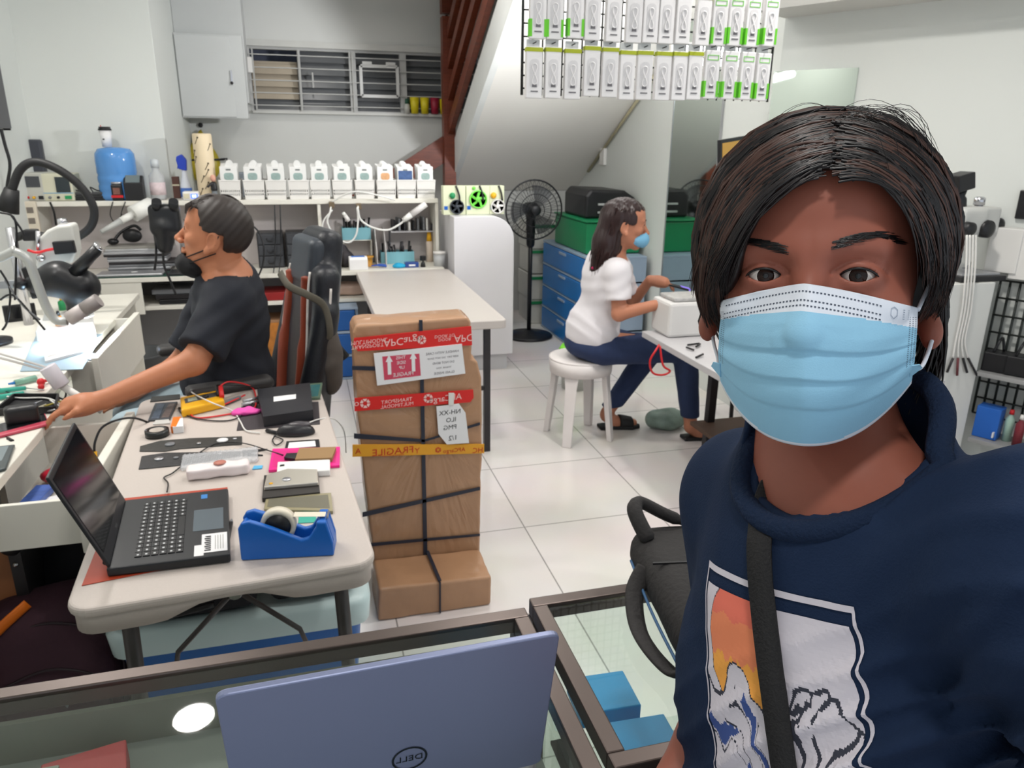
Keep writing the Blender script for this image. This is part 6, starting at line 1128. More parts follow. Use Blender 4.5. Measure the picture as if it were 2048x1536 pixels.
lc(lambda P: s_box(P, (0, .325, 1.13), (.13, .04, .1), Rt, .035), (-.2, .22, .98), (.2, .42, 1.3), .01, 'headrest', M('slate_leather', (56, 62, 70), .4))
def onb(x, z, off=.052):  # point on the front of the backrest
    return Vector((x, .30, .80))+Rt @ Vector((0, -off, z-.80))
for s_ in (-1, 1):
    m = MB(); pts = smooth_path([onb(s_*.115, .5, .055), onb(s_*.13, .75, .055), onb(s_*.10, 1.0, .055), onb(s_*.105, 1.08, .06)], 6); m.tube(pts, [.034]*8+[.024]*10+[.01]*(len(pts)-18), 8, flat=.45); m.build('rust_stripe', RUST, t, local=True)
    m = MB(); m.tube(smooth_path([onb(s_*.15, .49, .062), onb(s_*.17, .75, .062), onb(s_*.135, 1.0, .06), onb(s_*.125, 1.1, .055)], 6), .005, 6); m.build('piping', PIP, t, local=True)
    m = MB(); m.tube(smooth_path([Vector((s_*.226, .262, .53)), Vector((s_*.228, .286, .7)), Vector((s_*.226, .314, .9)), Vector((s_*.218, .335, 1.05))], 6), .005, 6); m.build('piping', PIP, t, local=True)
for s_ in (-1, 1):
    MB().tube([(s_*.25, .02, .45), (s_*.31, 0, .73)], .022, 10).build('arm_post', BLACK, t, local=True)
    sdf(lambda P: s_box(P, (s_*.315, -.09, .752), (.04, .15, .022), None, .02), (s_*.315-.08, -.28, .70), (s_*.315+.08, .1, .80), .008).build('armrest', M('armrest_grey', (52, 50, 50), .5), t, local=True)
MB().cyl((0, 0, .12), (0, 0, .41), .03).build('gas_lift', DARK, t, local=True)
for k in range(5):
    a = 2*PI*k/5; e_ = Vector((.29*math.cos(a), .29*math.sin(a), .07)); MB().tube([(0, 0, .12), e_], [.03, .02], 8).build('base_leg', BLACK, t, local=True); MB().ball((e_.x, e_.y, .032), .031, 12).build('caster', BLACK, t, local=True)
# strap and bag hanging on the chair back
p = lambda px, py, Y: Vector(PY(px, py, Y))
t = thing('sling_bag', 'grey brown sling bag hanging from the office chair back', 'bag', p(645, 700, 3.0)); KH = M('khaki_strap', (92, 88, 78), .8)
MB().tube(smooth_path([p(560, 545, 2.96), p(578, 572, 2.86), p(615, 590, 2.84), p(648, 612, 2.88), p(660, 660, 2.88), p(656, 690, 2.9)], 8), .014, 8, flat=.3).build('strap', KH, t)
c = p(657, 722, 2.9); sdf(lambda P: smin(s_ell(P, (c.x, 2.93, c.z-.02), (.055, .05, .13)), s_cap(P, (c.x, 2.93, c.z+.05), (c.x, 2.93, c.z+.16), .04, .02), .04)+wob(P, .008, 60), (c.x-.1, 2.83, c.z-.2), (c.x+.1, 3.03, c.z+.2), .009).build('bag_body', M('taupe_cloth', (84, 78, 74), .8, nz=.1), t)
t = thing('folded_strap', 'black folded strap end sticking out right of the office chair', 'strap', p(670, 690, 3.0)); MB().tube([p(652, 668, 3.02), p(690, 716, 3.02)], [.018, .022], 8).build('strap_end', BLACK, t)
# ------------------------------------------------------------------ stool, woman's bench
t = thing('plastic_stool', 'white plastic stool under the seated woman', 'stool', (1.43, 3.72, 0)); SW = M('stool_white', (228, 222, 220), .4)
SZ = .475; m = MB(); m.lathe([(0, SZ-.016), (.165, SZ-.016), (.178, SZ-.01), (.178, SZ-.002), (.165, SZ), (.05, SZ), (0, SZ-.002)], (1.43, 3.72, 0), 32); m.build('seat', SW, t)
m = MB(); m.lathe([(.172, SZ-.085), (.178, SZ-.01), (.166, SZ-.012), (.162, SZ-.085), (.172, SZ-.085)], (1.43, 3.72, 0), 32); m.build('apron', SW, t)
for k in range(4):
    a = PI/4+k*PI/2+.12; d_ = Vector((math.cos(a), math.sin(a), 0)); s_ = Vector((-d_.y, d_.x, 0)); c = Vector((1.43, 3.72, 0)); q = []
    for z, r, w in ((SZ-.02, .155, .045), (SZ-.15, .165, .034), (0, .205, .026)):
        for u, v in ((-1, 0), (1, 0), (.75, -.03), (-.75, -.03)): q.append(c+d_*(r+v)+s_*w*u+Vector((0, 0, z)))
    m = MB(); m.add(q, [(0, 1, 5, 4), (1, 2, 6, 5), (2, 3, 7, 6), (3, 0, 4, 7), (4, 5, 9, 8), (5, 6, 10, 9), (6, 7, 11, 10), (7, 4, 8, 11), (3, 2, 1, 0), (8, 9, 10, 11)]); m.build('leg', SW, t, .004)
WZ = .70; t = thing('workbench', 'grey topped workbench at the seated woman\'s knees', 'workbench', (2.0, 3.0, 0)); wpt = lambda y: float(XR+(YC-y)/.891*.454)-.02
MB().prism([(1.6, 2.3), (2.46, 2.3), (2.46, 3.33), (1.6, 3.33)], WZ-.03, WZ).build('benchtop', M('bench_grey', (186, 184, 186), .4, nz=.05, sc=5), t, .003)
for x, y in ((2.0, 2.34), (2.42, 2.34), (2.0, 3.28), (2.42, 3.28)): B(x-.02, x+.02, y-.02, y+.02, 0, WZ-.03).build('leg', DARK, t)
B(1.9, 2.44, 2.6, 3.3, .18, .2).build('lower_shelf', M('shelf_brown', (86, 66, 54), .6), t)
wz = WZ+.001; wp = lambda px, py, z=wz: Vector(PZ(px, py, z))
c = wp(1325, 660); t = thing('white_machine', 'white box machine with vented top on the woman\'s bench', 'machine', (c.x+.06, c.y-.02, wz)); cx, cy = c.x+.08, c.y-.06
B(cx-.13, cx+.13, cy-.1, cy+.1, wz, wz+.17).build('housing', M('machine_white', (214, 212, 210), .4), t, .015)
B(cx-.1, cx+.1, cy-.08, cy+.08, wz+.171, wz+.19).build('top_tray', M('machine_grey', (180, 178, 176), .4, nz=.2, sc=40), t, .006); MB().tube([(cx+.131, cy-.09, wz+.15), (cx+.133, cy-.09, wz+.02)], .004).build('pink_trim', M('pink_trim', (215, 120, 140), .4), t)
t = thing('screwdriver', 'orange handled tool lying on the woman\'s bench', 'tool', wp(1370, 664)); MB().tube([wp(1346, 664, wz+.012), wp(1398, 662, wz+.012)], .011, 10).build('handle', ORANGE, t); MB().tube([wp(1332, 668, wz+.012), wp(1346, 664, wz+.012)], .008, 8).build('pink_tip', M('pink_tip', (225, 70, 110), .4), t)
for k, (px, py) in enumerate(((1375, 690), (1388, 700), (1400, 688), (1392, 715))):
    a = wp(px, py, wz+.006); tag(MB().tube([a, a+Vector((.06*math.cos(k*1.9), .05*math.sin(k*2.3), .004))], .005, 6).build('hand_tool', [BLACK, DARK, BLACK, DARK][k]), 'small dark hand tool scattered on the woman\'s bench', 'tool', 'dark tools on the woman\'s bench')
tag(MB().tube(smooth_path([wp(1318, 690, wz+.004), Vector(PY(1312, 700, 3.0)), Vector(PY(1300, 722, 3.0)), Vector(PY(1305, 745, 3.0)), Vector(PY(1325, 750, 3.0)), Vector(PY(1340, 742, 3.0)), Vector(PY(1326, 730, 3.0)), wp(1320, 692, wz+.006)], 6), .005).build('lanyard', RED), 'red cord looped over the edge of the woman\'s bench', 'lanyard')
t = thing('white_machine', 'white rounded machine with clear hose at the wall beyond the bench', 'machine', (2.3, 3.2, WZ)); c = Vector((2.32, 3.15, WZ)); B(c.x-.1, c.x+.1, c.y-.1, c.y+.1, wz, wz+.62).build('housing', M('machine_cream', (212, 208, 200), .4), t, .05, 4); MB().tube(smooth_path([(c.x-.08, c.y-.1, wz+.6), (c.x-.16, c.y-.12, wz+.56), (c.x-.2, c.y-.12, wz+.4), (c.x-.19, c.y-.12, wz+.2)], 6), .008).build('clear_hose', M('hose_clear', (200, 204, 204), .15), t)
for k, (dx, mm, h) in enumerate(((0, BLACK, .22), (.07, BLUE, .16), (.13, M('pinky', (220, 120, 110), .4), .18))): tag(MB().lathe([(0, 0), (.03, 0), (.03, h*.7), (.014, h*.8), (.014, h), (0, h)], (2.02+dx, 3.2, wz), 14).build('spray_can', mm), ['black', 'blue', 'salmon'][k]+' bottle behind the white machine on the woman\'s bench', 'bottle')
tag(B(2.05, 2.3, 2.75, 3.0, .2, .42).build('carton', CARD, None, .004), 'brown carton on the lower shelf of the woman\'s bench', 'box')
tag(sdf(lambda P: s_ell(P, (1.98, 3.72, .05), (.13, .1, .06))+wob(P, .012, 40), (1.8, 3.58, 0), (2.16, 3.86, .14), .01).build('plastic_bag', M('clear_green_bag', (130, 150, 140), .25, nz=.3, sc=12)), 'crumpled greenish plastic bag on the floor behind the woman\'s feet', 'bag')
# picture / display with yellow panel
fr_ = PY(1441, 280, 3.6); t = thing('framed_picture', 'black framed yellow orange picture, tilted, behind the man\'s hair', 'picture', (fr_[0]+.2, 3.6, fr_[2]-.3)); 
Rf = Matrix.Translation(fr_) @ Matrix.Rotation(-.11, 4, 'Y') @ Matrix.Rotation(.5, 4, 'Z'); m = MB(); m.T = Rf; m.box(0, .40, 0, .02, -.45, 0); m.build('frame', BLACK, t, .003); m = MB(); m.T = Rf; m.box(.018, .382, -.0015, 0, -.43, -.018); m.build('picture_panel', M('amber_panel', (212, 164, 76), .4, nz=.12, sc=3), t)
MB().tube([(fr_[0]+.2, 3.6, fr_[2]-.46), (fr_[0]+.21, 3.55, .0)], .012, 8).build('stand', DARK, t)
# ------------------------------------------------------------------ fan, crates, box, black case
fc = PY(1068, 420, 5.88); t = thing('stand_fan', 'black pedestal fan under the white staircase', 'fan', (fc[0], 5.9, 0)); FB = M('fan_black', (26, 27, 30), .4); fx_ = float(fc[0])
MB().lathe([(0, 0), (.20, 0), (.205, .012), (.19, .025), (.05, .045), (.03, .06), (0, .06)], (fx_, 5.96, 0), 36).build('base', FB, t); MB().tube([(fx_, 5.96, .05), (fx_, 5.96, float(fc[2])-.1)], .018, 12).build('pole', FB, t)
sdf(lambda P: smin(s_cap(P, (fx_, 5.93, fc[2]), (fx_, 6.05, fc[2]), .06, .05), s_cap(P, (fx_, 5.96, fc[2]-.28), (fx_, 5.97, fc[2]-.02), .035, .04), .03), (fx_-.1, 5.84, fc[2]-.36), (fx_+.1, 6.15, fc[2]+.1), .009).build('motor_housing', FB, t)
R_ = .235; m = MB()
for r in (R_, R_*.8, R_*.55, R_*.3): m.tube([(fx_+r*math.cos(a), 5.88-.06*math.sqrt(max(0, 1-(r/R_)**2))*1, fc[2]+r*math.sin(a)) for a in [2*PI*k/36 for k in range(36)]], .0035 if r < R_ else .007, 5, closed=True)
for k in range(40):
    a = 2*PI*k/40; m.tube([(fx_+r*math.cos(a), 5.88-.06*math.sqrt(max(0, 1-(r/R_)**2)), fc[2]+r*math.sin(a)) for r in (.04, .1, .17, .21, R_)], .0016, 4)
m.build('front_grille', FB, t); m = MB()
for k in range(40):
    a = 2*PI*k/40; m.tube([(fx_+r*math.cos(a), 5.88+.07*math.sqrt(max(0, 1-(r/R_)**2)), fc[2]+r*math.sin(a)) for r in (.06, .12, .19, R_)], .0016, 4)
m.build('rear_grille', FB, t); MB().ball((fx_, 5.82, fc[2]), (.042, .012, .042), 14).build('grille_badge', FB, t)
for k in range(3):
    a0 = 2*PI*k/3+.4; G = [[(fx_+r*math.cos(a0+u*.95+r*1.5), 5.885+.03*(u-.5), fc[2]+r*math.sin(a0+u*.95+r*1.5)) for u in (0, .25, .5, .75, 1)] for r in (.04, .09, .14, .195)]; m = MB(); m.grid(G); ob = m.build('blade', M('blade_grey', (60, 62, 66), .3, alpha=.75), t)
gx = PY(1105, 450, 5.75); zt_ = .765+.018; t = thing('green_crate', 'bright green plastic crate on top of the blue drawers', 'crate', (2.26, 5.7, zt_)); gx_ = 2.06
B(gx_, 2.5, 5.35, 6.1, zt_, zt_+.23).build('crate_body', M('crate_green', (20, 130, 82), .4, nz=.04), t, .008); B(gx_-.01, 2.51, 5.34, 6.11, zt_+.235, zt_+.25).build('crate_rim', M('crate_green', 0), t, .004)
t = thing('equipment_case', 'black equipment case with pale stripes on the green crate', 'case', (2.3, 5.75, zt_+.25)); MB().prism([(2.1, zt_+.251), (2.52, zt_+.251), (2.52, zt_+.40), (2.42, zt_+.46), (2.14, zt_+.47), (2.1, zt_+.42)], 5.5, 6.0, 'Y').build('case_body', BLACK, t, .02, 3)
for k in range(2): B(2.2, 2.5, 5.492, 5.5, zt_+.29+k*.06, zt_+.305+k*.06).build('pale_stripe', M('stripe_grey', (190, 190, 192), .4), t)
for k in range(4): tag(B(1.95, 2.35, 6.4, 6.8, .001+k*.23, .222+k*.23).build('storage_crate', M('crate_white', (205, 205, 198), .4, nz=.06), None, .006) if k % 2 == 0 else B(1.94, 2.36, 6.39, 6.81, .001+k*.23-.006, .2225+k*.23-.001).build('storage_crate', M('crate_white', 0), None, .006), ['white storage crate at the bottom of the stack behind the fan', 'second white storage crate from the floor behind the fan', 'third white storage crate from the floor behind the fan', 'topmost white storage crate of the stack behind the fan'][k], 'crate', 'white crates behind the fan')
for o in [x for x in COL.objects if x.name.startswith('storage_crate')]:
    x0_, z0_ = o.location.x, o.location.z; B(x0_-.215, x0_+.215, 6.38, 6.389, z0_+.185, z0_+.21).build('green_band', GREEN, o)
tag(sdf(lambda P: s_ell(P, (1.62, 6.5, .5), (.1, .09, .2))+wob(P, .012, 30), (1.48, 6.36, .26), (1.76, 6.64, .76), .013).build('red_white_bag', M('red_white_sack', (206, 140, 130), .6, nz=.5, sc=9)), 'red and white sack behind the rounded white cabinet', 'bag')
tag(B(1.48, 1.76, 6.36, 6.66, 0, .268).build('blue_bin', BLUEDK, None, .01), 'blue bin under the red and white sack behind the fan', 'bin')
t = thing('waste_bin', 'small bin with a lime green bag beside the stool', 'bin', (1.6, 4.6, 0)); x, y_ = PZ(1160, 665, .0)[:2]; c = PY(1155, 640, 4.55); t.location = (float(c[0]), 4.55, 0); MB().lathe([(0, 0), (.09, 0), (.11, .26), (.105, .26), (.085, .01), (0, .01)], (c[0], 4.55, 0), 20).build('bin_body', M('bin_clear', (190, 192, 188), .3), t); MB().lathe([(.113, .2), (.118, .27), (.1, .3), (.06, .27), (.104, .262)], (c[0], 4.55, 0), 14).build('liner_bag', M('lime_bag', (130, 220, 60), .4), t)
t = thing('wall_plug_box', 'small white conduit switch on the wall under the stair soffit', 'switch', (XR-.03, 5.9, 1.35)); c = PX(1205, 318, XR-.02); B(XR-.03, XR-.001, c[1]-.05, c[1]+.05, c[2]-.05, c[2]+.09).build('switch_body', WHITEP, t, .004)
# ------------------------------------------------------------------ right side: cabinet with white microscope, rack
cy = 2.6; x0, x1 = float(PY(1838, 570, cy)[0]), float(PY(1992, 565, cy)[0]); cz = float(PY(1930, 568, cy)[2])
t = thing('side_cabinet', 'plain white cabinet carrying the white microscope, right of the man', 'cabinet', ((x0+x1)/2, 2.75, 0)); B(x0, x1, cy, cy+.32, .04, cz).build('cabinet_body', M('cab_white', (216, 216, 212), .45, nz=.015), t, .003); B(x0+.02, x1-.02, cy+.02, cy+.3, 0, .04).build('plinth', GREYP, t)
n_ = lambda px, py, Y=2.72: Vector(PY(px, py, Y)); t = thing('microscope', 'white microscope topped with a black camera on the right cabinet', 'microscope', (n_(1930, 560).x, 2.75, cz)); MWT = M('scope_cream', (196, 196, 192), .4)
bx_ = n_(1935, 560).x; B(bx_-.14, bx_+.11, cy+.02, cy+.26, cz+.001, cz+.026).build('base_plate', BLACK, t, .004); B(bx_-.12, bx_+.09, cy+.04, cy+.24, cz+.0265, cz+.034).build('stage', SILVER, t)
xcol = n_(1966, 480).x; MB().tube([(xcol, 2.78, cz+.02), (xcol, 2.78, n_(1966, 402)[2])], .018, 14).build('column', CHROME, t); MB().lathe([(0, 0), (.024, 0), (.024, .03), (.015, .036), (0, .036)], (xcol, 2.78, n_(1966, 412)[2]), 14).build('column_cap', CHROME, t)
sdf(lambda P: smin(smin(s_box(P, n_(1930, 440), (.075, .06, .06), None, .025), s_box(P, n_(1962, 440, 2.76), (.06, .05, .06), None, .012), .02), s_cap(P, n_(1922, 480), n_(1920, 515), .058, .048), .03), n_(1890, 540)-Vector((.1, .1, 0)), n_(1990, 400)+Vector((.08, .14, .03)), .007).build('microscope_head', MWT, t)
MB().beam(n_(1897, 440), n_(1880, 470), .05, .05).build('eyepiece_block', MWT, t, .01)
MB().tube([n_(1920, 420), n_(1920, 398), n_(1920, 393), n_(1920, 380)], [.026, .026, .02, .03], 16).build('camera_mount', BLACK, t); MB().beam(n_(1920, 380), n_(1920, 347), .084, .084, up=(0, 1, 0)).build('camera', BLACK, t, .005)
for px, py, r, Y in ((1932, 457, .03, 2.65), (1966, 457, .04, 2.68), (1987, 450, .036, 2.78)): MB().lathe([(0, 0), (r, 0), (r*.95, .03), (r*.6, .036), (0, .036)], n_(px, py, Y), 18, ax=(0, -1, 0)).build('focus_knob', BLACK, t)
for k in range(4):
    x_ = 1926+k*6; tag(MB().tube(smooth_path([n_(x_+8, 470, 2.61), n_(x_+6, 540, cy-.012), n_(x_-2, 620, cy-.012), n_(x_-14, 680, cy-.012), n_(x_-20+k*4, 715, cy-.012)], 6), .004).build('white_lead', WHITEP), 'white lead hanging down the front of the right cabinet', 'cable', 'white leads on the right cabinet')
    e_ = n_(x_-20+k*4, 716, cy-.012); tag(MB().tube([e_, n_(x_-32+k*14, 745+6*(k % 2), cy-.012)], .0055).build('lead_plug', [DARK, M('maroon_plug', (110, 50, 56), .5), BLACK, DARK][k]), 'dark plug at the end of a hanging white lead', 'plug', 'plugs of the white leads')
def wq(px, py, off=.03): return Vector(wallpt(px, py, off))
t = thing('wall_box', 'white wall box above the wire rack at the right edge', 'wall box', wq(2015, 500)); sv = Vector(sd); nv = -Vector(nn).normalized()
def wallbox(px0, py0, px1, py1, th, m, nm, par, off=.001, bev=.004):
    a = Vector(wallpt(px0, py0, off)); b_ = Vector(wallpt(px1, py1, off)); u0, u1 = (a-wa).dot(sd), (b_-wa).dot(sd); mb = MB(); P = []
    for z in (b_.z, a.z):
        for u, o_ in ((u0, off), (u1, off), (u1, off+th), (u0, off+th)): P.append(wa+sd*u+nv*o_+Vector((0, 0, z-wa.z)))
    mb.add(P, [(3, 2, 1, 0), (4, 5, 6, 7), (0, 1, 5, 4), (1, 2, 6, 5), (2, 3, 7, 6), (3, 0, 4, 7)]); return mb.build(nm, m, par, bev)
wallbox(1995, 452, 2040, 545, .08, WHITEP, 'box_body', t); wallbox(2042, 470, 2075, 560, .07, WHITEP, 'box_body', t)
t = thing('wall_frame', 'dark thin frame at the right picture edge above the wall box', 'frame', wq(2045, 400)); wallbox(2043, 380, 2075, 440, .02, BLACK, 'frame_body', t)
t = thing('wire_rack', 'black wire rack panel on the right wall', 'rack', wq(2020, 680)); a = Vector(wallpt(2002, 560, .03)); b_ = Vector(wallpt(2100, 860, .03)); u0, u1 = (a-wa).dot(sd), (b_-wa).dot(sd); m = MB()
for k in range(9): p_ = wa+sd*(u0+(u1-u0)*k/8)+nv*.03; m.tube([Vector((p_.x, p_.y, b_.z)), Vector((p_.x, p_.y, a.z))], .006, 6)
for k in range(9): z = b_.z+(a.z-b_.z)*k/8; q1_ = wa+sd*u0+nv*.036; q2_ = wa+sd*u1+nv*.036; m.tube([Vector((q1_.x, q1_.y, z)), Vector((q2_.x, q2_.y, z))], .005, 6)
m.build('rack_wires', WK, t)

def wv(px, py, off): return Vector(wallpt(px, py, off))
# shelves on the right wall with adapters, box and bottles
RW = random.Random(2); sh_m = M('shelf_steel', (150, 150, 150), .4)
for k, (pl, pr, nm_) in enumerate((((1962, 738), (2140, 800), 'upper'), ((1945, 868), (2140, 960), 'lower'))):
    a = wv(*pl, .16); z = a.z; u0 = (a-wa).dot(sd); u1 = u0+.55; t = thing('wall_shelf', nm_+' grey shelf on the right wall beside the wire rack', 'shelf', wa+sd*((u0+u1)/2)+Vector((0, 0, z-.02)))
    P = [(wa+sd*u+nv*o_)[:2] for u, o_ in ((u0, .045), (u1, .045), (u1, .22), (u0, .22))]; MB().prism(P, z-.02, z-.001).build('shelf_board', sh_m, t, .002)
    if k == 0:
        for j in range(5):
            c = wa+sd*(u0+.05+j*.09)+nv*.14; tag(MB().bx((c.x, c.y, z+.045), (.075, .1, .09), (0, 0, .45+RW.uniform(-.1, .1))).build('power_adapter', BLACK, None, .006), 'black boxy adapter on the upper wall shelf right of the man', 'adapter', 'adapters on the upper wall shelf')
            tag(MB().tube(smooth_path([(c.x-.03, c.y, z+.091), (c.x-.02, c.y-.01, z+.14), (c.x+.02, c.y+.01, z+.15), (c.x+.03, c.y, z+.091)], 4), .006).build('coiled_cable', BLACK), 'black cable looped above an adapter on the upper wall shelf', 'cable', 'cables on the upper wall shelf')
    else:
        c = wa+sd*(u0+.05)+nv*.14; t = thing('blue_carton', 'bright blue carton at the left end of the lower wall shelf', 'box', (c.x, c.y, z)); MB().bx((c.x, c.y, z+.075), (.08, .1, .15), (0, 0, .47)).build('carton', M('cobalt_card', (36, 100, 190), .4), t, .003); MB().bx((c.x-.048*.45, c.y-.055, z+.03), (.03, .006, .025), (0, 0, .47)).build('white_label', PAPER, t)
        for j in range(8):
            c = wa+sd*(u0+.13+j*.05)+nv*(.13+.03*(j % 2)); h = RW.uniform(.1, .17); cm = [M('pale_mint', (170, 200, 185), .3), M('maroon_bottle', (120, 40, 50), .4), M('clear_white', (205, 205, 200), .3), RED][j % 4]
            t = thing('solvent_bottle', 'small coloured bottle standing in the row on the lower wall shelf', 'bottle', (c.x, c.y, z), group='bottles on the lower wall shelf'); MB().lathe([(0, 0), (.019, 0), (.019, h*.7), (.008, h*.82), (.008, h*.86), (0, h*.86)], (c.x, c.y, z), 14).build('bottle_body', cm, t); MB().lathe([(.011, 0), (.009, h*.14), (0, h*.15)], (c.x, c.y, z+h*.86), 10).build('bottle_cap', [RED, WHITEP, GREEN, YEL][j % 4], t)
# ------------------------------------------------------------------ the man in the mask (foreground)
SKH = M('hero_skin', (146, 86, 70), .5, nz=.035, sc=40, spec=.35); SKH.node_tree.nodes['Principled BSDF'].inputs['Subsurface Weight'].default_value = .12; SKH.node_tree.nodes['Principled BSDF'].inputs['Subsurface Radius'].default_value = (.012, .004, .002)
HAIRM = [M('hair_dark', (30, 24, 24), .38, nz=.15, sc=30, spec=.5), M('hair_brown_sheen', (72, 48, 40), .4, nz=.1, spec=.5), M('hair_black', (18, 15, 16), .35, nz=.1, spec=.5)]
SHIRT = M('navy_cotton', (29, 43, 68), .9, nz=.06, sc=30, spec=.15, bump=.12, bsc=500)
Hc = PD(1632, 552, .605); fv = Vector(CC-Hc).normalized(); rv = fv.cross(Vector((0, 0, 1))).normalized()
if rv.dot(Vector((1, 0, 0))) < 0: rv = -rv
yaw = math.radians(-3.0); fv2 = (fv*math.cos(yaw)+rv*math.sin(yaw)).normalized(); uv = Vector((-CR[0][1], -CR[1][1], -CR[2][1]))
rv2 = (rv-fv2*rv.dot(fv2)).normalized(); uv = (uv-fv2*uv.dot(fv2)-rv2*uv.dot(rv2)).normalized()
ro = math.radians(4.2); rv2, uv = rv2*math.cos(ro)+uv*math.sin(ro), uv*math.cos(ro)-rv2*math.sin(ro)
HB = np.array([rv2, fv2, uv])  # rows: head axes in world (x right, y towards viewer, z up)
def h2w(p): return np.asarray(Hc)+np.asarray(p, float) @ HB
def w2h(p): return (np.asarray(p, float)-np.asarray(Hc)) @ HB.T
man = thing('person', 'man in navy printed shirt and pale blue mask, looking at the camera', 'person', (float(Hc[0]), float(Hc[1]), 0))
EX = .0315; EY = .0675
def headf(P):
    X, Y, Z = P; A = np.abs(X); Q = [A, Y, Z]
    d = s_ell(P, (0, -.018, .03), (.077, .094, .089))
    d = smin(d, s_ell(P, (0, .018, -.028), (.0635, .066, .09)), .03)
    d = smin(d, s_cap(Q, (.056, -.012, -.045), (.016, .052, -.108), .014, .013), .028)
    d = smin(d, s_ell(P, (0, .058, -.106), (.024, .018, .016)), .02)
    d = smin(d, s_ell(P, (0, .040, .045), (.055, .040, .045)), .03)             # forehead
    d = smin(d, s_cap(Q, (.006, .079, .016), (.040, .070, .020), .009, .009), .016)  # brow
    d = smin(d, s_ell(Q, (.043, .050, -.026), (.020, .020, .015)), .022)     # cheekbone
    d = smax(d, -s_ell(Q, (.031, .094, .002), (.019, .016, .0115)), .012)       # socket
    d = smin(d, s_cap(P, (0, .078, .008), (0, .104, -.038), .0075, .011), .012)  # nose
    d = smin(d, s_ell(P, (0, .103, -.041), (.0125, .013, .0105)), .008)
    d = smin(d, s_ell(Q, (.014, .093, -.045), (.008, .010, .008)), .006)
    d = smax(d, -s_ell(Q, (.007, .100, -.053), (.004, .006, .0035)), .003)
    d = smin(d, s_cap(Q, (0, .086, -.070), (.021, .076, -.073), .006, .003), .006)  # lips
    d = smin(d, s_cap(Q, (0, .085, -.080), (.018, .076, -.077), .007, .003), .006)
    d = smax(d, -s_cap(Q, (0, .094, -.0752), (.022, .083, -.0752), .0012, .001), .002)
    # lids over the eyeballs
    lid = s_ell(Q, (EX, EY, -.0005), (.0168, .0148, .0142)); d = smin(d, lid, .006)
    ax, az = A-EX, Z
    up_ = np.sqrt(ax**2+(az+.0135)**2)-.0186; lo_ = np.sqrt(ax**2+(az-.0145)**2)-.0188
    alm = np.maximum(np.maximum(up_, lo_), .066-Y); d = smax(d, -alm, .0012)
    cr_ = np.abs(np.sqrt(ax**2+(az+.0125)**2)-.0226); d = d+.0011*np.exp(-(cr_/.0011)**2)*(az > 0)*(np.abs(ax) < .019)*(Y > .05)  # lid crease
    # ears
    e = s_ell(Q, (.080, -.022, -.012), (.0095, .021, .034), Matrix.Rotation(-.25, 3, 'Z')); e = smin(e, s_ell(Q, (.086, -.008, -.044), (.008, .010, .013)), .008)
    e = smax(e, -s_ell(Q, (.0885, -.017, -.010), (.006, .012, .021)), .004); d = smin(d, e, .006)
    d = smin(d, s_cap(P, (.0, -.036, -.06), (.012, -.042, -.12), .055, .054), .03)
    return d
mb = MB()
V, F_ = snet(headf, (-.1, -.125, -.18), (.105, .125, .125), .0016)
add_np(mb, h2w(V), F_, 0)
# torso frame
al = math.radians(49); dcam = Vector((-Hc[0], -Hc[1], 0)).normalized(); lft = Vector((-dcam.y, dcam.x, 0)); lft = lft if lft.x < 0 else -lft
ft = (dcam*math.cos(al)+lft*math.sin(al)).normalized(); rt = Vector((ft.y, -ft.x, 0)); rt = rt if rt.y < 0 else -rt
Nb = Vector(PD(1700, 897, .605)); TB = np.array([ft, rt, (0, 0, 1)])
def t2w(p): return np.asarray(Nb)+np.asarray(p, float) @ TB
def w2t(p): return (np.asarray(p, float)-np.asarray(Nb)) @ TB.T
SHN, ELN, WRN = (-.03, .165, -.02), (-.07, .37, -.21), (.13, .52, .03)
SHF, ELF = (-.02, -.135, -.115), (-.07, -.16, -.36); WRF = tuple(w2t(PZ(1372, 1575, .99)))
NKT = tuple(w2t(h2w((.004, -.038, -.085))))
def torsof(P, k=0):
    d = s_ell(P, (-.012, .012, -.27), (.106, .148, .25))
    d = smin(d, s_ell(P, (.022, .01, -.235), (.072, .12, .14)), .04)
    d = smin(d, s_chain(P, [SHF, (0, -.075, -.085), (-.01, .08, -.05), SHN], [.056, .05, .05, .058]), .05)
    d = smin(d, s_ell(P, (-.06, .05, -.51), (.105, .135, .22)), .06)
    d = smin(d, s_cap(P, (-.005, 0, -.06), NKT, .062, .0535), .045)
    return d
def armsf(P, inf=0):
    a = s_chain(P, [SHN, ELN, WRN], [.058, .045, .030]); b_ = s_chain(P, [SHF, ELF, WRF], [.056, .044, .030]); return np.minimum(a, b_)
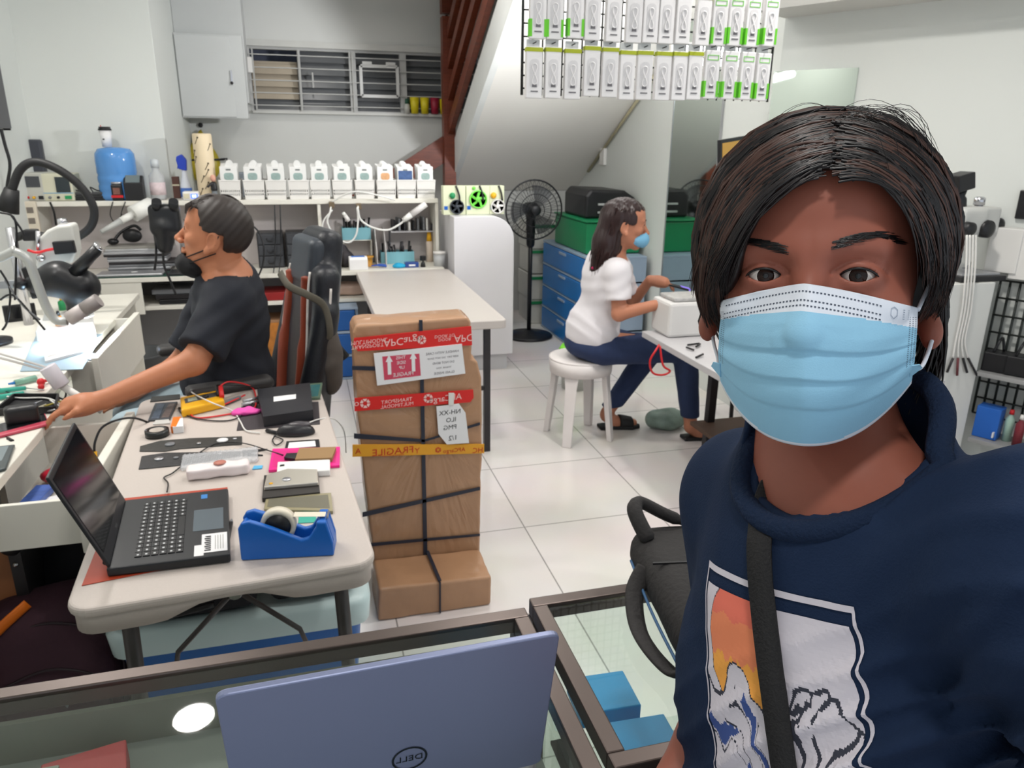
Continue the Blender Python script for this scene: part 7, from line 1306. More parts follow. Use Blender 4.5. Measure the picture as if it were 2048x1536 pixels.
def handf(P, w, d_, up, grip):
    w = np.array(w); d_ = np.array(d_)/np.linalg.norm(d_); up = np.array(up, float); up -= d_*(up@d_); up /= np.linalg.norm(up); sd_ = np.cross(d_, up)
    r = s_chain(P, [w, w+d_*.045, w+d_*.085], [.027, .030, .032], .02)
    pk = s_cap(P, w+d_*.05-sd_*.02, w+d_*.08+sd_*.02, .026, .026); r = smin(r, pk, .02)
    for i, (o, ln) in enumerate(((-.030, .072), (-.010, .082), (.010, .076), (.029, .06))):
        b0_ = w+d_*.095+sd_*o; k1 = b0_+(d_*math.cos(grip*.5)-up*math.sin(grip*.5))*ln*.5; k2_ = k1+(d_*math.cos(grip*1.4)-up*math.sin(grip*1.4))*ln*.3; k3 = k2_+(d_*math.cos(grip*2)-up*math.sin(grip*2))*ln*.25
        r = smin(r, s_chain(P, [b0_, k1, k2_, k3], [.0095, .009, .008, .007], .004), .006)
    tb = w+d_*.035-sd_*.026; t1 = tb+d_*.035-sd_*.028-up*.01; t2_ = t1+d_*.032-sd_*.006-up*.012
    return smin(r, s_chain(P, [tb, t1, t2_], [.014, .011, .009], .006), .012)
def bodyf(P):
    d = smin(torsof(P), armsf(P), .04)
    d = smin(d, handf(P, WRN, np.array(WRN)-np.array(ELN), (.6, .2, .6), .7), .015)
    return smin(d, handf(P, WRF, np.array(WRF)-np.array(ELF), (0, -.2, 1), .4), .015)
V, F_ = snet(lambda P: bodyf(P)+.004*(P[2] > -.09)*(np.abs(P[1]) < .12)*0, (-.16, -.3, -.70), (.36, .70, .10), .0055)
add_np(mb, t2w(V), F_, 0); 
mb.build('body', SKH, man)
# eyes
scl = M('eye_white', (205, 196, 190), .15, nz=0, spec=.3); iri = M('eye_iris', (38, 24, 20), .12, nz=0, spec=.25); pup = M('eye_pupil', (6, 5, 6), .04, nz=0, spec=.5)
for s_ in (-1, 1):
    c = Vector(h2w((s_*EX, EY, -.0003))); g = (Vector(CC)-c).normalized(); r = .0126; m = MB()
    for (a0, a1), mi in (((0, .17), 2), ((.17, .50), 1), ((.50, 2.0), 0)):
        pr = [(r*math.sin(a0+(a1-a0)*i/6), r*math.cos(a0+(a1-a0)*i/6)) for i in range(7)]; pr.reverse(); m.lathe(pr, c, 28, mi, ax=g)
    m.build('eye', [scl, iri, pup], man)
# brows and lashes follow the skin
hbv = BVHTree.FromPolygons([Vector(p) for p in V*0+V][:0] or [Vector(p) for p in mb.v], mb.f)
def onface(x, z, off=.0008):
    o = Vector(h2w((x, .2, z))); d_ = Vector(-HB[1]); r = hbv.ray_cast(o, d_); return (r[0]+(-d_)*off) if r[0] else Vector(h2w((x, .08, z)))
rs = np.random.default_rng(4)
for s_ in (-1, 1):
    m = MB()
    for k in range(170):
        t_ = rs.uniform(0, 1); x = .013+.041*t_; zc = .0185+.0085*math.sin(min(t_*1.25, 1.25)*1.55)-.004*max(0, t_-.7)/.3+(.0015 if s_ > 0 else -.002); z = zc+rs.uniform(-1, 1)*(.0036*(1-.6*t_)); ln = rs.uniform(.006, .010); dz = .35*(1-t_*1.5)
        a = onface(s_*x, z, .0003); b_ = onface(s_*(x+ln*.95), z+ln*dz*.6, .0012); m.tube([a, a.lerp(b_, .5)+Vector(HB[1])*.0004, b_], [.00034, .0003, .0001], 4, cap=False)
    m.build('eyebrow', HAIRM[2], man)
    m = MB(); pts = []
    for k in range(13):
        a = -.82+1.64*k/12; x = s_*EX+.0186*math.sin(a)*.97; z = -.0135+.0186*math.cos(a); pts.append(Vector(h2w((x, EY+math.sqrt(max(1e-6, .0146**2-(x-s_*EX)**2*.8-z*z*.8))+.0004, z))))
    m.tube(pts, [.0003]+[.00085]*11+[.0003], 6); m.build('lash_line', HAIRM[2], man)
# ------------------------------------------------------------------ hair
HO, HR = np.array([0, -.012, .026]), np.array([.0975, .116, .104])
zk = [-.12, -.06, -.02, 0, .028, .056, .074, .085]; xlk = [-.075, -.068, -.060, -.050, -.042, -.030, -.014, -.004]; xrk = [.084, .084, .082, .078, .073, .064, .050, .034]
def hairf(P):
    X, Y, Z = P; d = s_ell(P, HO, HR*.965)
    xl = np.interp(Z, zk, xlk); xr = np.interp(Z, zk, xrk)
    op = np.maximum(np.maximum(np.maximum(xl-X, X-xr), Z-.073), .002-Y); d = smax(d, -op, .006)
    low = np.where(X < 0, -.045, -.07); d = smax(d, low-Z, .012); d = smax(d, -s_cap(P, (0, -.01, -.2), (0, 0, -.03), .066, .062), .006)
    return d
mbh = MB(); V, F_ = snet(hairf, (-.125, -.145, -.11), (.125, .115, .145), .0026); add_np(mbh, h2w(V), F_, 0)
def surf(p, s): q = (np.asarray(p)-HO)/HR; n = np.linalg.norm(q); return HO+q/n*HR*s
def strand(m, p0, pm, p1, s0, s1, r, mi, n=9, tip=0):
    pts = []
    for i in range(n+1):
        t_ = i/n; p = np.array(p0)*(1-t_)**2+2*np.array(pm)*t_*(1-t_)+np.array(p1)*t_*t_; s = s0+(s1-s0)*t_+.045*math.sin(PI*min(t_*1.2, 1))*.5
        q = surf(p, s)
        if tip and t_ > .75: q = q+np.array([np.sign(p1[0])*tip*(t_-.75)*4, 0, 0])
        pts.append(h2w(q))
    m.tube(pts, [r*(1 if i < n*.6 else max(.12, 1-(i-n*.6)/(n*.4))) for i in range(n+1)], 4, mi, cap=False)
def jit(p, a): return [p[i]+rs.normal()*a for i in range(3)]
# guide sheets: (root front/back along the parting) -> mid -> tip
GL = [((.004, .088, .0735), (-.030, .090, .062), (-.060, .062, -.002)), ((.004, .086, .082), (-.044, .084, .068), (-.078, .054, -.030)), ((.006, .078, .098), (-.058, .074, .074), (-.090, .040, -.048)), ((.008, .05, .118), (-.07, .052, .080), (-.099, .016, -.060)), ((.010, .02, .126), (-.077, .02, .085), (-.10, -.010, -.062)), ((.012, -.02, .13), (-.078, -.03, .085), (-.10, -.045, -.065)), ((.014, -.06, .12), (-.06, -.09, .06), (-.07, -.10, -.06))]
GR = [((.018, .088, .0735), (.048, .084, .069), (.076, .050, .004)), ((.018, .086, .082), (.058, .077, .074), (.087, .040, -.018)), ((.016, .078, .098), (.066, .064, .080), (.094, .012, -.026)), ((.016, .05, .118), (.074, .044, .087), (.099, -.024, -.062)), ((.016, .02, .126), (.079, .012, .09), (.102, -.040, -.080)), ((.018, -.02, .13), (.08, -.035, .085), (.102, -.05, -.085)), ((.018, -.06, .12), (.06, -.09, .06), (.07, -.10, -.08))]
for G, cnt in ((GL, 1700), (GR, 1400)):
    CL = []
    for k in range(75):
        u = rs.uniform(0, 1)**1.2*(len(G)-1.001); i = int(u); w_ = u-i; g = [np.array(G[i][j])*(1-w_)+np.array(G[i+1][j])*w_ for j in range(3)]
        L = rs.uniform(.72, 1.05); g[2] = g[1]*(1-L)*.6+g[2]*(1-(1-L)*.6); CL.append((jit(g[0], .004), jit(g[1], .006), jit(g[2], .007), rs.uniform(.975, 1.015), rs.uniform(.985, 1.05), rs.uniform(-.003, .010) if rs.random() < .35 else 0, int(rs.choice([0, 1, 2], p=[.45, .2 if G is GR else .4, .35 if G is GR else .15]))))  # brown is commoner on the left locks: variation plus painted sheen
    for k in range(cnt):
        c = CL[k % len(CL)]
        strand(mbh, jit(c[0], .0028), jit(c[1], .0042), jit(c[2], .0035), c[3]+rs.normal()*.006, c[4]+rs.normal()*.006, rs.uniform(.0006, .0013), c[6] if rs.random() < .7 else int(rs.integers(0, 3)), tip=c[5])
for k in range(240):  # nape and side ends hanging below the ears
    s_ = 1 if k % 5 else -1; x = s_*(.088 if s_ > 0 else .083)+float(np.clip(rs.normal()*.004, -.008, .006)); y = rs.uniform(-.07, -.025) if s_ > 0 else rs.uniform(-.05, .0); zt = rs.uniform(-.03, .02); L = rs.uniform(.06, .10)*(1 if s_ > 0 else .38)
    mbh.tube([h2w((x, y, zt)), h2w((x+s_*.004, y, zt-L*.5)), h2w((x-s_*rs.uniform(-.004, .01), y+rs.normal()*.006, zt-L))], [.0017, .0015, .0003], 4, int(rs.choice([0, 2])), cap=False)
for k in range(34):  # flyaways on top
    a = rs.uniform(-.3, 1); p0 = np.array((.01+.02*a, rs.uniform(.0, .07), .115)); p1 = p0+np.array([.03+.06*rs.random(), rs.normal()*.02, -.015-.04*rs.random()]) if rs.random() < .75 else p0+np.array([-.04, .01, -.01]); pm = (p0+p1)/2+np.array([0, 0, rs.uniform(.012, .032)])
    q = [h2w(surf(p0, 1.0)*(1-t_)**2+2*pm*1.06*t_*(1-t_)+surf(p1, 1.04)*t_*t_) for t_ in np.linspace(0, 1, 9)]; mbh.tube(q, [.00022]*8+[.0001], 3, 2, cap=False)
mbh.build('hair', HAIRM, man)
# ------------------------------------------------------------------ mask
BLM = M('mask_blue', (146, 198, 226), .75, nz=.015, sc=50, bump=.08, bsc=900); WHM = M('mask_white', (220, 226, 236), .75, nz=.01); DOT = M('mask_weld_grey', (70, 80, 96), .7)
NU, NV = 110, 96
def mtop(x): return -.0055-.0155*(abs(x+.002)/.068)**1.25
def mbot(x): return -.1235+.040*(abs(x)/.070)**2.5
YF = {}
def mpt(u, v, off=0):
    x = -.0665+.139*u; x -= .0  # local x
    v2 = v; z = mtop(x)*(1-v2)+mbot(x)*v2; e = abs(x-.002)/.069
    ridge = .1165-.003*v-.030*max(0, (v-.55)/.45)**1.6-.016*max(0, (.22-v)/.22)**1.2
    edge = .036+.014*v*(1-v)*4-.012*max(0, v-.6)
    y = ridge+(edge-ridge)*(e**1.55 if v > .3 else e**(1.15+.4*v/.3))
    f = 0
    for vc, am in ((.40, .0030), (.58, .0032), (.76, .0028)):   # pleats: step at a curved line
        cc = vc+.05*e*e-.02; t_ = (v-cc)/.05; f += am*(1/(1+math.exp(-min(max(t_*14, -40), 40))))*math.exp(-max(0, v-cc)*9)*(1-.35*e)
    f += .0012*math.sin(9*x/.07*(.3+v)+3*v)*v*(1-v)*2+.0008*math.sin(26*v+5*x/.07)*e
    k = (round(u*1e4), round(v*1e4))
    if k not in YF:
        r = hbv.ray_cast(Vector(h2w((x, .2, z))), Vector(-HB[1])); YF[k] = w2h(r[0])[1] if r[0] else -1
    yy_ = y-f+.002; yf_ = YF[k]+.0022; dlt = yy_-yf_
    return h2w((x, yf_+.5*(dlt+math.sqrt(dlt*dlt+.00002))+off, z))
m = MB(); G = np.array([[mpt(j/NU, i/NV) for j in range(NU+1)] for i in range(NV+1)])
def band(i, j):
    x = -.0665+.139*(j+.5)/NU; v = (i+.5)/NV; L = mtop(x)-mbot(x); d_ = v*L
    return 1 if d_ < .0185-.004*abs(x)/.07 or (L-d_) < .0028 else 0
vs = G.reshape(-1, 3); fs = [(i*(NU+1)+j, (i+1)*(NU+1)+j, (i+1)*(NU+1)+j+1, i*(NU+1)+j+1) for i in range(NV) for j in range(NU)]
m.add(vs, fs, 0, True); m.m = [band(i, j) for i in range(NV) for j in range(NU)]
mo = m.build('face_mask', [BLM, WHM], man); sm_ = mo.modifiers.new('thick', 'SOLIDIFY'); sm_.thickness = .0012; sm_.offset = -1
m = MB()
for dd, u0, u1 in ((.0045, .05, .83), (.0105, .04, .83), (.0140, .04, .83)):
    n = 46
    for k in range(n):
        a = u0+(u1-u0)*k/n; b_ = a+(u1-u0)/n*.52; q = []
        for u, o_ in ((a, 0), (b_, 0), (b_, .0009), (a, .0009)):
            x = -.0665+.139*u; L = mtop(x)-mbot(x); q.append(mpt(u, (dd+o_)/L, .0006))
        m.poly(q)
for cu in (.015, .03, .96, .975, .988):
    for k in range(26):
        v = .12+.56*k/26; m.poly([mpt(cu, v, .0006), mpt(cu+.006, v, .0006), mpt(cu+.006, v+.006, .0006), mpt(cu, v+.006, .0006)])
m.build('weld_marks', DOT, mo)
m = MB()
for k in range(4): # small shield mark and fine print on the white band
    pass
sh = [(0, 1), (.8, .6), (.8, -.4), (0, -1), (-.8, -.4), (-.8, .6)]
for k in range(6):
    a, b_ = sh[k], sh[(k+1) % 6]; q = [(a[0], a[1]), (b_[0], b_[1]), (b_[0]*.86, b_[1]*.86), (a[0]*.86, a[1]*.86)]; m.poly([mpt(.882+.02*c[0], .092-.055*c[1], .0007) for c in q])
for k in range(5): m.poly([mpt(.925, .05+.022*k, .0007), mpt(.955, .05+.022*k, .0007), mpt(.955, .058+.022*k, .0007), mpt(.925, .058+.022*k, .0007)])
m.build('printed_mark', M('mask_print', (150, 162, 180), .7), mo)
for s_, u, pts in ((1, 1, [(.078, .02, -.012), (.085, .0, .004), (.089, -.03, .012)]), (1, 1.0, [(.080, .02, -.066), (.087, -.005, -.045), (.088, -.028, -.03)]), (-1, 0, [(-.072, .02, -.012), (-.078, .0, .0), (-.085, -.03, .008)]), (-1, 0.0, [(-.072, .02, -.068), (-.08, -.002, -.055), (-.086, -.028, -.035)])):
    v = .03 if pts[0][2] > -.04 else .80
    MB().tube(smooth_path([mpt(u, v, -.0005)]+[h2w(p) for p in pts], 5), .0016, 8).build('ear_loop', WHM, mo)
for s_, u in ((1, .985), (-1, .015)):  # gathered corner tabs
    q = [mpt(u, .70), mpt(u, .86), h2w(w2h(mpt(u, .80))+np.array([s_*.008, -.004, .004])), h2w(w2h(mpt(u, .72))+np.array([s_*.006, -.004, .002]))]; m = MB(); m.poly(q); o = m.build('corner_tab', BLM, mo); sm_ = o.modifiers.new('thick', 'SOLIDIFY'); sm_.thickness = .001
# ------------------------------------------------------------------ shirt
def sleeve(P, a, b_, r0, r1, cut):
    d = s_cap(P, a, b_, r0, r1); n = np.array(b_)-np.array(a); L = np.linalg.norm(n); n /= L; t_ = sum((P[i]-a[i])*n[i] for i in range(3)); return smax(d, t_-L*cut, .006)
def shirtf(P):
    X, Y, Z = P; d = torsof(P)-.007
    d = smin(d, s_ell(P, (-.055, .055, -.56), (.114, .14, .2)), .08)
    sn = s_chain(P, [SHN, tuple(np.array(SHN)*.45+np.array(ELN)*.55+np.array([-.01, 0, -.006])), ELN], [.075, .080, .085], .03)
    n_ = np.array(ELN)-np.array(SHN); n_ /= np.linalg.norm(n_); tt = sum((P[i]-SHN[i])*n_[i] for i in range(3)); sn = smax(sn, tt-.255, .006)
    d = smin(d, sn, .05); d = smin(d, sleeve(P, SHF, ELF, .068, .066, .74), .04)
    # wrinkles: diagonal pulls from the raised arm, soft sags over the belly
    dsh = np.sqrt((X-SHN[0])**2+(Y-SHN[1])**2+(Z-SHN[2])**2)
    fold = lambda x, p=4: np.exp(-p*np.sin(x*.5)**2)
    aa = np.arctan2(Z-SHN[2]+.03, X-SHN[0]+.02)
    w1 = fold(tt*210+2.4*np.sin(aa*1.5)+1.6*np.sin(Z*25)); k1 = np.exp(-((tt-.09)/.10)**2)*.0085
    w2 = fold((Y*.80-Z*.60)*150+3*np.sin((Y+Z)*15)+X*30, 3); k2 = np.exp(-((dsh-.15)/.10)**2)*.0075*np.clip((X+.03)*20, 0, 1)*np.clip((Y-.06)*12, 0, 1)
    w3 = fold(Y*95+6*Z+1.8*np.sin(Z*13), 2); k3 = .0055*np.clip((-.36-Z)*5, 0, 1)*np.clip((Y-.09)*12, 0, 1)
    w4 = fold((Y*.75+Z*.66)*120+2*np.sin(Z*22), 3); k4 = .003*np.exp(-((np.sqrt((X-.05)**2+(Y+.02)**2+(Z+.13)**2))/.07)**2)
    d = d-(w1*k1+w2*k2+w3*k3+w4*k4)-.0012*np.sin(X*40+Y*33)*np.sin(Z*37+Y*21)
    d = smin(d, s_cap(P, (-.01, 0, -.13), (-.006, 0, .06), .106, .052), .03)
    d = smax(d, np.minimum((Z+.75*X-.012)*.8, .084-np.sqrt(X*X+Y*Y)), .004)
    nk = s_cap(P, (.004, 0, -.05), (.0, 0, .12), .062, .062); d = smax(d, -nk, .006)
    return d
mbs = MB(); V, F_ = snet(shirtf, (-.19, -.32, -.70), (.26, .45, .10), .0046); add_np(mbs, t2w(V), F_, 0)
so = mbs.build('shirt', SHIRT, man); sbv = BVHTree.FromPolygons([Vector(p) for p in mbs.v], mbs.f)
def onshirt(b_, z, off=.001):
    o = Vector(t2w((.6, b_, z))); r = sbv.ray_cast(o, -ft); return (r[0]+ft*off) if r[0] else None
def pixshirt(px, py, off=.002):
    r = sbv.ray_cast(Vector(CC), Vector(ray(px, py)).normalized()); return (r[0]+r[1]*off, r[1]) if r[0] else (None, None)
# ribbed collar
pts = []
for k in range(56):
    a = 2*PI*k/56; c_, s_ = math.cos(a), math.sin(a); lo_, hi_ = .04, .084
    for _ in range(24):
        r = (lo_+hi_)/2; x = r*c_; q = [np.array([[[x]]]), np.array([[[r*s_]]]), np.array([[[.010-.75*x]]])]
        d_ = smin(torsof(q)-.007, s_cap(q, (-.01, 0, -.13), (-.006, 0, .06), .106, .052), .03)
        if d_[0, 0, 0] < 0: lo_ = r
        else: hi_ = r
    r = lo_-.003; pts.append(t2w((r*c_, r*s_, .010-.75*r*c_)))
cmb = MB().tube(pts, .0095, 10, closed=True); cmb.build('collar', M('navy_rib', (27, 40, 63), .9, nz=.05, spec=.15, bump=.3, bsc=300), so)
# ------------------------------------------------------------------ shirt print and shoulder strap
cA, cB = pixshirt(1425, 1128)[0], pixshirt(1728, 1222)[0]; tA, tB = w2t(cA), w2t(cB)
PH = .42
def edge(pxs, fb):
    e = [w2t(p) for p in (pixshirt(*q)[0] for q in pxs) if p is not None]; e = [p for p in e if abs(p[1]-fb) < .1]; e.sort(key=lambda p: -p[2])
    return np.polyfit([p[2] for p in e], [p[1] for p in e], 1) if len(e) > 2 else np.array([0, fb])
eR = edge([(1728, 1222), (1712, 1290), (1702, 1360), (1716, 1430), (1742, 1500), (1760, 1536)], tB[1]); eL = edge([(1427, 1128), (1421, 1200), (1419, 1270), (1424, 1330)], tA[1])
def bz(u, v):
    z = tA[2]+(tB[2]-tA[2])*u-PH*v; l, r = float(np.polyval(eL, z))-.008, float(np.polyval(eR, z)); return l+(r-l)*u, z
PCOL = [M('print_white', (206, 200, 208), .8, nz=.01), M('print_orange', (226, 132, 92), .8, nz=.02), M('print_amber', (232, 160, 70), .8, nz=.02), M('print_ink', (52, 54, 66), .8), M('print_blue', (58, 80, 140), .8, nz=.05), M('print_teal', (96, 176, 160), .8), M('print_coral', (222, 112, 92), .8)]
nbx, nzx = 210, 270; PT = {}
def pgrid(i, j):
    k = (i, j)
    if k not in PT: PT[k] = onshirt(*bz(i/nbx, j/nzx), .0012)
    return PT[k]
def design(u, v):
    """u across (0 far .. 1 near viewer), v down; generic sun, swirls, hills"""
    wob_ = .012*math.sin(v*9); e = min(u, 1-u, v)
    if e < .012: return 0
    if e < .034: return None
    v *= 1.3
    dx, dy = (u-.31)/.235, (v-.165)/.15; r = dx*dx+dy*dy
    n1 = mnoise.noise(Vector((u*9, v*12, 1.7))); n2 = mnoise.noise(Vector((u*30, v*34, 5.1))); n3 = mnoise.noise(Vector((u*50, v*60, 9.3)))
    cloud = .245+.05*math.sin(u*15)+.03*n1
    if r < 1 and v < cloud: return 3 if r > .955 else (6 if v < .10+.02*n1 else 1 if v < .19+.02*n2 else 2)
    hill = .36-.17*math.exp(-((u-.84)/.17)**2)-.07*math.exp(-((u-.62)/.10)**2)+.02*n2
    if u > .52 and abs(v-hill) < .006+.003*n3: return 3
    if u > .52 and v > hill:
        s_ = math.sin((u*1.6+v*.9)*38+6*n1)
        if v < hill+.28 and s_ > .62 and n2 > -.15: return 3
        if .5 < v < .66 and .66 < u < .88:
            if abs(v-.5) < .006 or abs(v-.56) < .005 or (abs((u*40) % 3-1.5) < .22 and v > .5): return 3
        if v > .66 and abs(math.sin((u-.7)**2*60+v*30+3*n1)) < .16: return 3
        return 0
    sw = math.sin(26*math.hypot(u-.3, (v-.5)*1.4)+5*math.atan2(v-.5, u-.3)+3*n1)
    if abs(v-cloud) < .006: return 3
    if v > cloud+.05:
        if sw > .45+.5*n2 and n1 > -.2: return 4
        if sw < -.62 and v > .5 and n2 > -.1: return 5
        if abs(sw-.05*n3) < .13: return 3
    return 0
m = MB()
for j in range(nzx):
    for i in range(nbx):
        c = design((i+.5)/nbx, (j+.5)/nzx)
        if c is None: continue
        q = [pgrid(i, j), pgrid(i, j+1), pgrid(i+1, j+1), pgrid(i+1, j)]
        if any(p is None for p in q): continue
        if max((q[a]-q[(a+1) % 4]).length for a in range(4)) > .03: continue
        m.add(q, [(0, 1, 2, 3)], c, True)
if m.v: m.build('shirt_print', PCOL, so)
# black webbing strap
sb2 = BVHTree.FromPolygons([Vector(p) for p in mbs.v+cmb.v], mbs.f+[tuple(i+len(mbs.v) for i in f) for f in cmb.f])
ctr = [(1531, 935), (1527, 975), (1527, 1020), (1527, 1090), (1532, 1160), (1540, 1240), (1549, 1320), (1560, 1400), (1570, 1470), (1580, 1540), (1590, 1620)]
pp = []; CT = smooth_path([(x, y, 0) for x, y in ctr], 6)
for c in CT:
    r = sb2.ray_cast(Vector(CC), Vector(ray(c.x, c.y)).normalized()); p, n = (r[0]+r[1]*.004, r[1]) if r[0] else (None, None)
    if p is not None: pp.append((p, n))
def avg(i, k=9): r = [pp[j] for j in range(max(0, i-k), min(len(pp), i+k+1))]; return sum((x[0] for x in r), Vector())/len(r), sum((x[1] for x in r), Vector()).normalized()
m = MB(); L_ = []
C_ = [avg(i)[0] for i in range(len(pp))]
for i, p in enumerate(C_):
    tg_ = (C_[min(i+1, len(C_)-1)]-C_[max(i-1, 0)]).normalized(); n = (avg(i)[1]+(Vector(CC)-p).normalized()*.6).normalized(); s_ = tg_.cross(n).normalized()*.0098; L_.append([p-s_+n*.005, p+s_+n*.005])
m.grid(L_); o = m.build('shoulder_strap', M('black_webbing', (28, 27, 28), .8, nz=.05, bump=.3, bsc=400), so); sm_ = o.modifiers.new('thick', 'SOLIDIFY'); sm_.thickness = .0022; sm_.offset = 0

# trousers and shoes below the counter edge
hp = np.array((-.055, .055, -.62)); hz = -float(Nb.z)
lg = lambda P, k=0: np.minimum(s_chain(P, [hp+[0, -.085, 0], (-.04, -.06, hz+.5), (-.06, -.06, hz+.09)], [.1+k, .07+k, .055+k]), s_chain(P, [hp+[0, .085, 0], (-.03, .17, hz+.5), (-.06, .17, hz+.09)], [.1+k, .07+k, .055+k]))
V, F_ = snet(lambda P: smax(smin(lg(P), s_ell(P, hp, (.115, .15, .11)), .05), hz+.06-P[2], .006), (-.22, -.2, hz+.02), (.12, .3, -.5), .011); add_np(mbt := MB(), t2w(V), F_); mbt.build('trousers', M('dark_trousers', (48, 48, 54), .85, nz=.05), man)
for y_ in (-.06, .17):
    V, F_ = snet(lambda P: np.maximum(s_cap(P, (-.06, y_, hz+.05), (.1, y_, hz+.04), .05, .042), hz+.001-P[2]), (-.14, y_-.08, hz-.01), (.18, y_+.08, hz+.12), .008); add_np(mbt := MB(), t2w(V), F_); mbt.build('shoe', RUBBER, man)
# ------------------------------------------------------------------ the two people further back
def frame3(f, up=(0, 0, 1)):
    f = Vector(f).normalized(); r = f.cross(Vector(up)).normalized(); r = -r; u = r.cross(f); u = u if u.z > 0 else -u; return np.array([r, f, u])
def eyes_at(tf, sc, par, gaze):
    for s_ in (-1, 1):
        c = Vector(tf((s_*EX, EY-.0005, -.0003))); g = Vector(gaze).normalized(); r = .0126*sc; m = MB()
        for (a0, a1), mi in (((0, .17), 2), ((.17, .5), 1), ((.5, 2.0), 0)):
            pr = [(r*math.sin(a0+(a1-a0)*i/4), r*math.cos(a0+(a1-a0)*i/4)) for i in range(5)]; pr.reverse(); m.lathe(pr, c, 16, mi, ax=g)
        m.build('eye', [scl, iri, pup], par)
    for s_ in (-1, 1):
        m = MB(); m.tube([tf((s_*.012, .0895, .020)), tf((s_*.03, .0865, .0265)), tf((s_*.052, .071, .021))], [.0022*sc, .0026*sc, .001*sc], 6); m.build('eyebrow', HAIRM[0], par); m = MB(); m.tube([tf((s_*EX+.0185*math.sin(a), EY+math.sqrt(max(1e-6, .0148**2-.8*((.0185*math.sin(a))**2+(-.0135+.0186*math.cos(a))**2)))+.0006, -.0135+.0186*math.cos(a))) for a in np.linspace(-.85, .85, 9)], [.0006*sc]+[.0013*sc]*7+[.0006*sc], 6); m.build('lash_line', HAIRM[2], par)
def tfm(c, B_, sc): return (lambda p: np.asarray(c)+sc*(np.asarray(p, float) @ B_)), (lambda P: [(sum(B_[k][i]*(P[i]-c[i]) for i in range(3)))/sc for k in range(3)])
def wcap(P, a, b, ra, rb=None): return s_cap(P, a, b, ra, rb)
def shand(P, w, d_, up, s=1.0, grip=.6):
    return handf([(P[i]-w[i])/s for i in range(3)], (0, 0, 0), d_, up, grip)*s
A_ = lambda p: np.asarray(p, float)
# ---- seated man
c = PY(428, 467, 2.84); Bm = frame3((-.955, .17, .24)); tf, inv = tfm(c, Bm, 1.1)
SKM = M('tan_skin', 0); BLKT = M('black_tshirt', (30, 33, 42), .85, nz=.06, sc=20); JEANL = M('pale_denim', (170, 190, 200), .8, nz=.06, sc=30)
man2 = thing('person', 'seated man in black T-shirt, black mask under his chin, facing left', 'person', (-.27, 2.9, 0))
def pp_(px, py, Y): return A_(PY(px, py, Y))
nb = pp_(446, 552, 2.86); shn = pp_(458, 604, 2.735); shf = pp_(425, 598, 3.02); eln = pp_(388, 724, 2.60); wrn = pp_(205, 800, 2.50); elf = pp_(365, 722, 3.03); wrf = pp_(262, 788, 2.93); hipc = pp_(462, 765, 2.9); hipc[2] = .64
hand_t = A_((-.775, 2.475, .785))
knn, knf = A_((-.66, 2.80, .58)), A_((-.68, 2.99, .58)); hn_, hf_ = hipc+A_((0, -.09, -.01)), hipc+A_((0, .09, -.01))
def torso2(P):
    mid = (nb+hipc)/2
    d = smin(s_ell(P, mid+A_((.02, 0, .09)), (.125, .175, .24)), s_ell(P, hipc+A_((-.0, 0, .06)), (.14, .165, .16)), .08)
    d = smin(d, s_chain(P, [shn, nb+A_((.02, -.03, -.06)), nb+A_((.02, .03, -.06)), shf], [.062, .06, .06, .062], .03), .06)
    return smin(d, s_cap(P, nb+A_((.02, 0, -.06)), tf((0, -.036, -.07)), .068, .060), .03)
def arms2(P): return np.minimum(s_chain(P, [shn, eln, wrn], [.056, .043, .03]), s_chain(P, [shf, elf, wrf], [.054, .041, .03]))
def legs2(P): return np.minimum(s_chain(P, [hn_, knn, A_((-.62, 2.80, .1))], [.085, .06, .042]), s_chain(P, [hf_, knf, A_((-.64, 2.99, .1))], [.085, .06, .042]))
def feet2(P): return np.minimum(s_cap(P, (-.62, 2.80, .05), (-.78, 2.80, .04), .04, .034), s_cap(P, (-.64, 2.99, .05), (-.8, 2.99, .04), .04, .034))
def body2(P):
    d = smin(torso2(P), arms2(P), .03); d = smin(d, legs2(P), .03); d = np.minimum(d, feet2(P))
    d = smin(d, shand(P, wrn, hand_t-wrn, (0, .2, 1), 1.05, .5), .012); return smin(d, shand(P, wrf, A_((-.9, -.25, -.1)), (0, 0, 1), 1.0, .4), .012)
mb = MB(); sdf(body2, (-.98, 2.38, 0), (-.02, 3.2, 1.24), .0105, mb)
V, F_ = snet(headf, (-.1, -.125, -.15), (.105, .125, .125), .0023); add_np(mb, np.array([tf(v) for v in V]), F_)
mb.build('body', SKM, man2); eyes_at(tf, 1.1, man2, Bm[1]+np.array([0, 0, .1]))
def hair2(P):
    q = inv(P); d = s_ell(q, (0, -.014, .026), (.0865, .106, .099)); X, Y, Z = q
    op = np.maximum(np.maximum(np.abs(X)-.077-.5*np.maximum(0, .02-Y), Z-.072), .005+.55*np.maximum(0, Z)-Y); d = smax(d, -op, .006)
    d = smax(d, -np.maximum(np.maximum(-.006-Z, Z-.03)*0+(Z-.012), -.048-Y), .008)
    d = smax(d, -.075-.25*np.minimum(Y+.05, 0)-Z, .01)
    return (d+.0007*np.sin(Y*260+X*60+Z*170))*1.1
hm = MB(); sdf(hair2, c-.17, c+.17, .0042, hm); rs2 = np.random.default_rng(8)
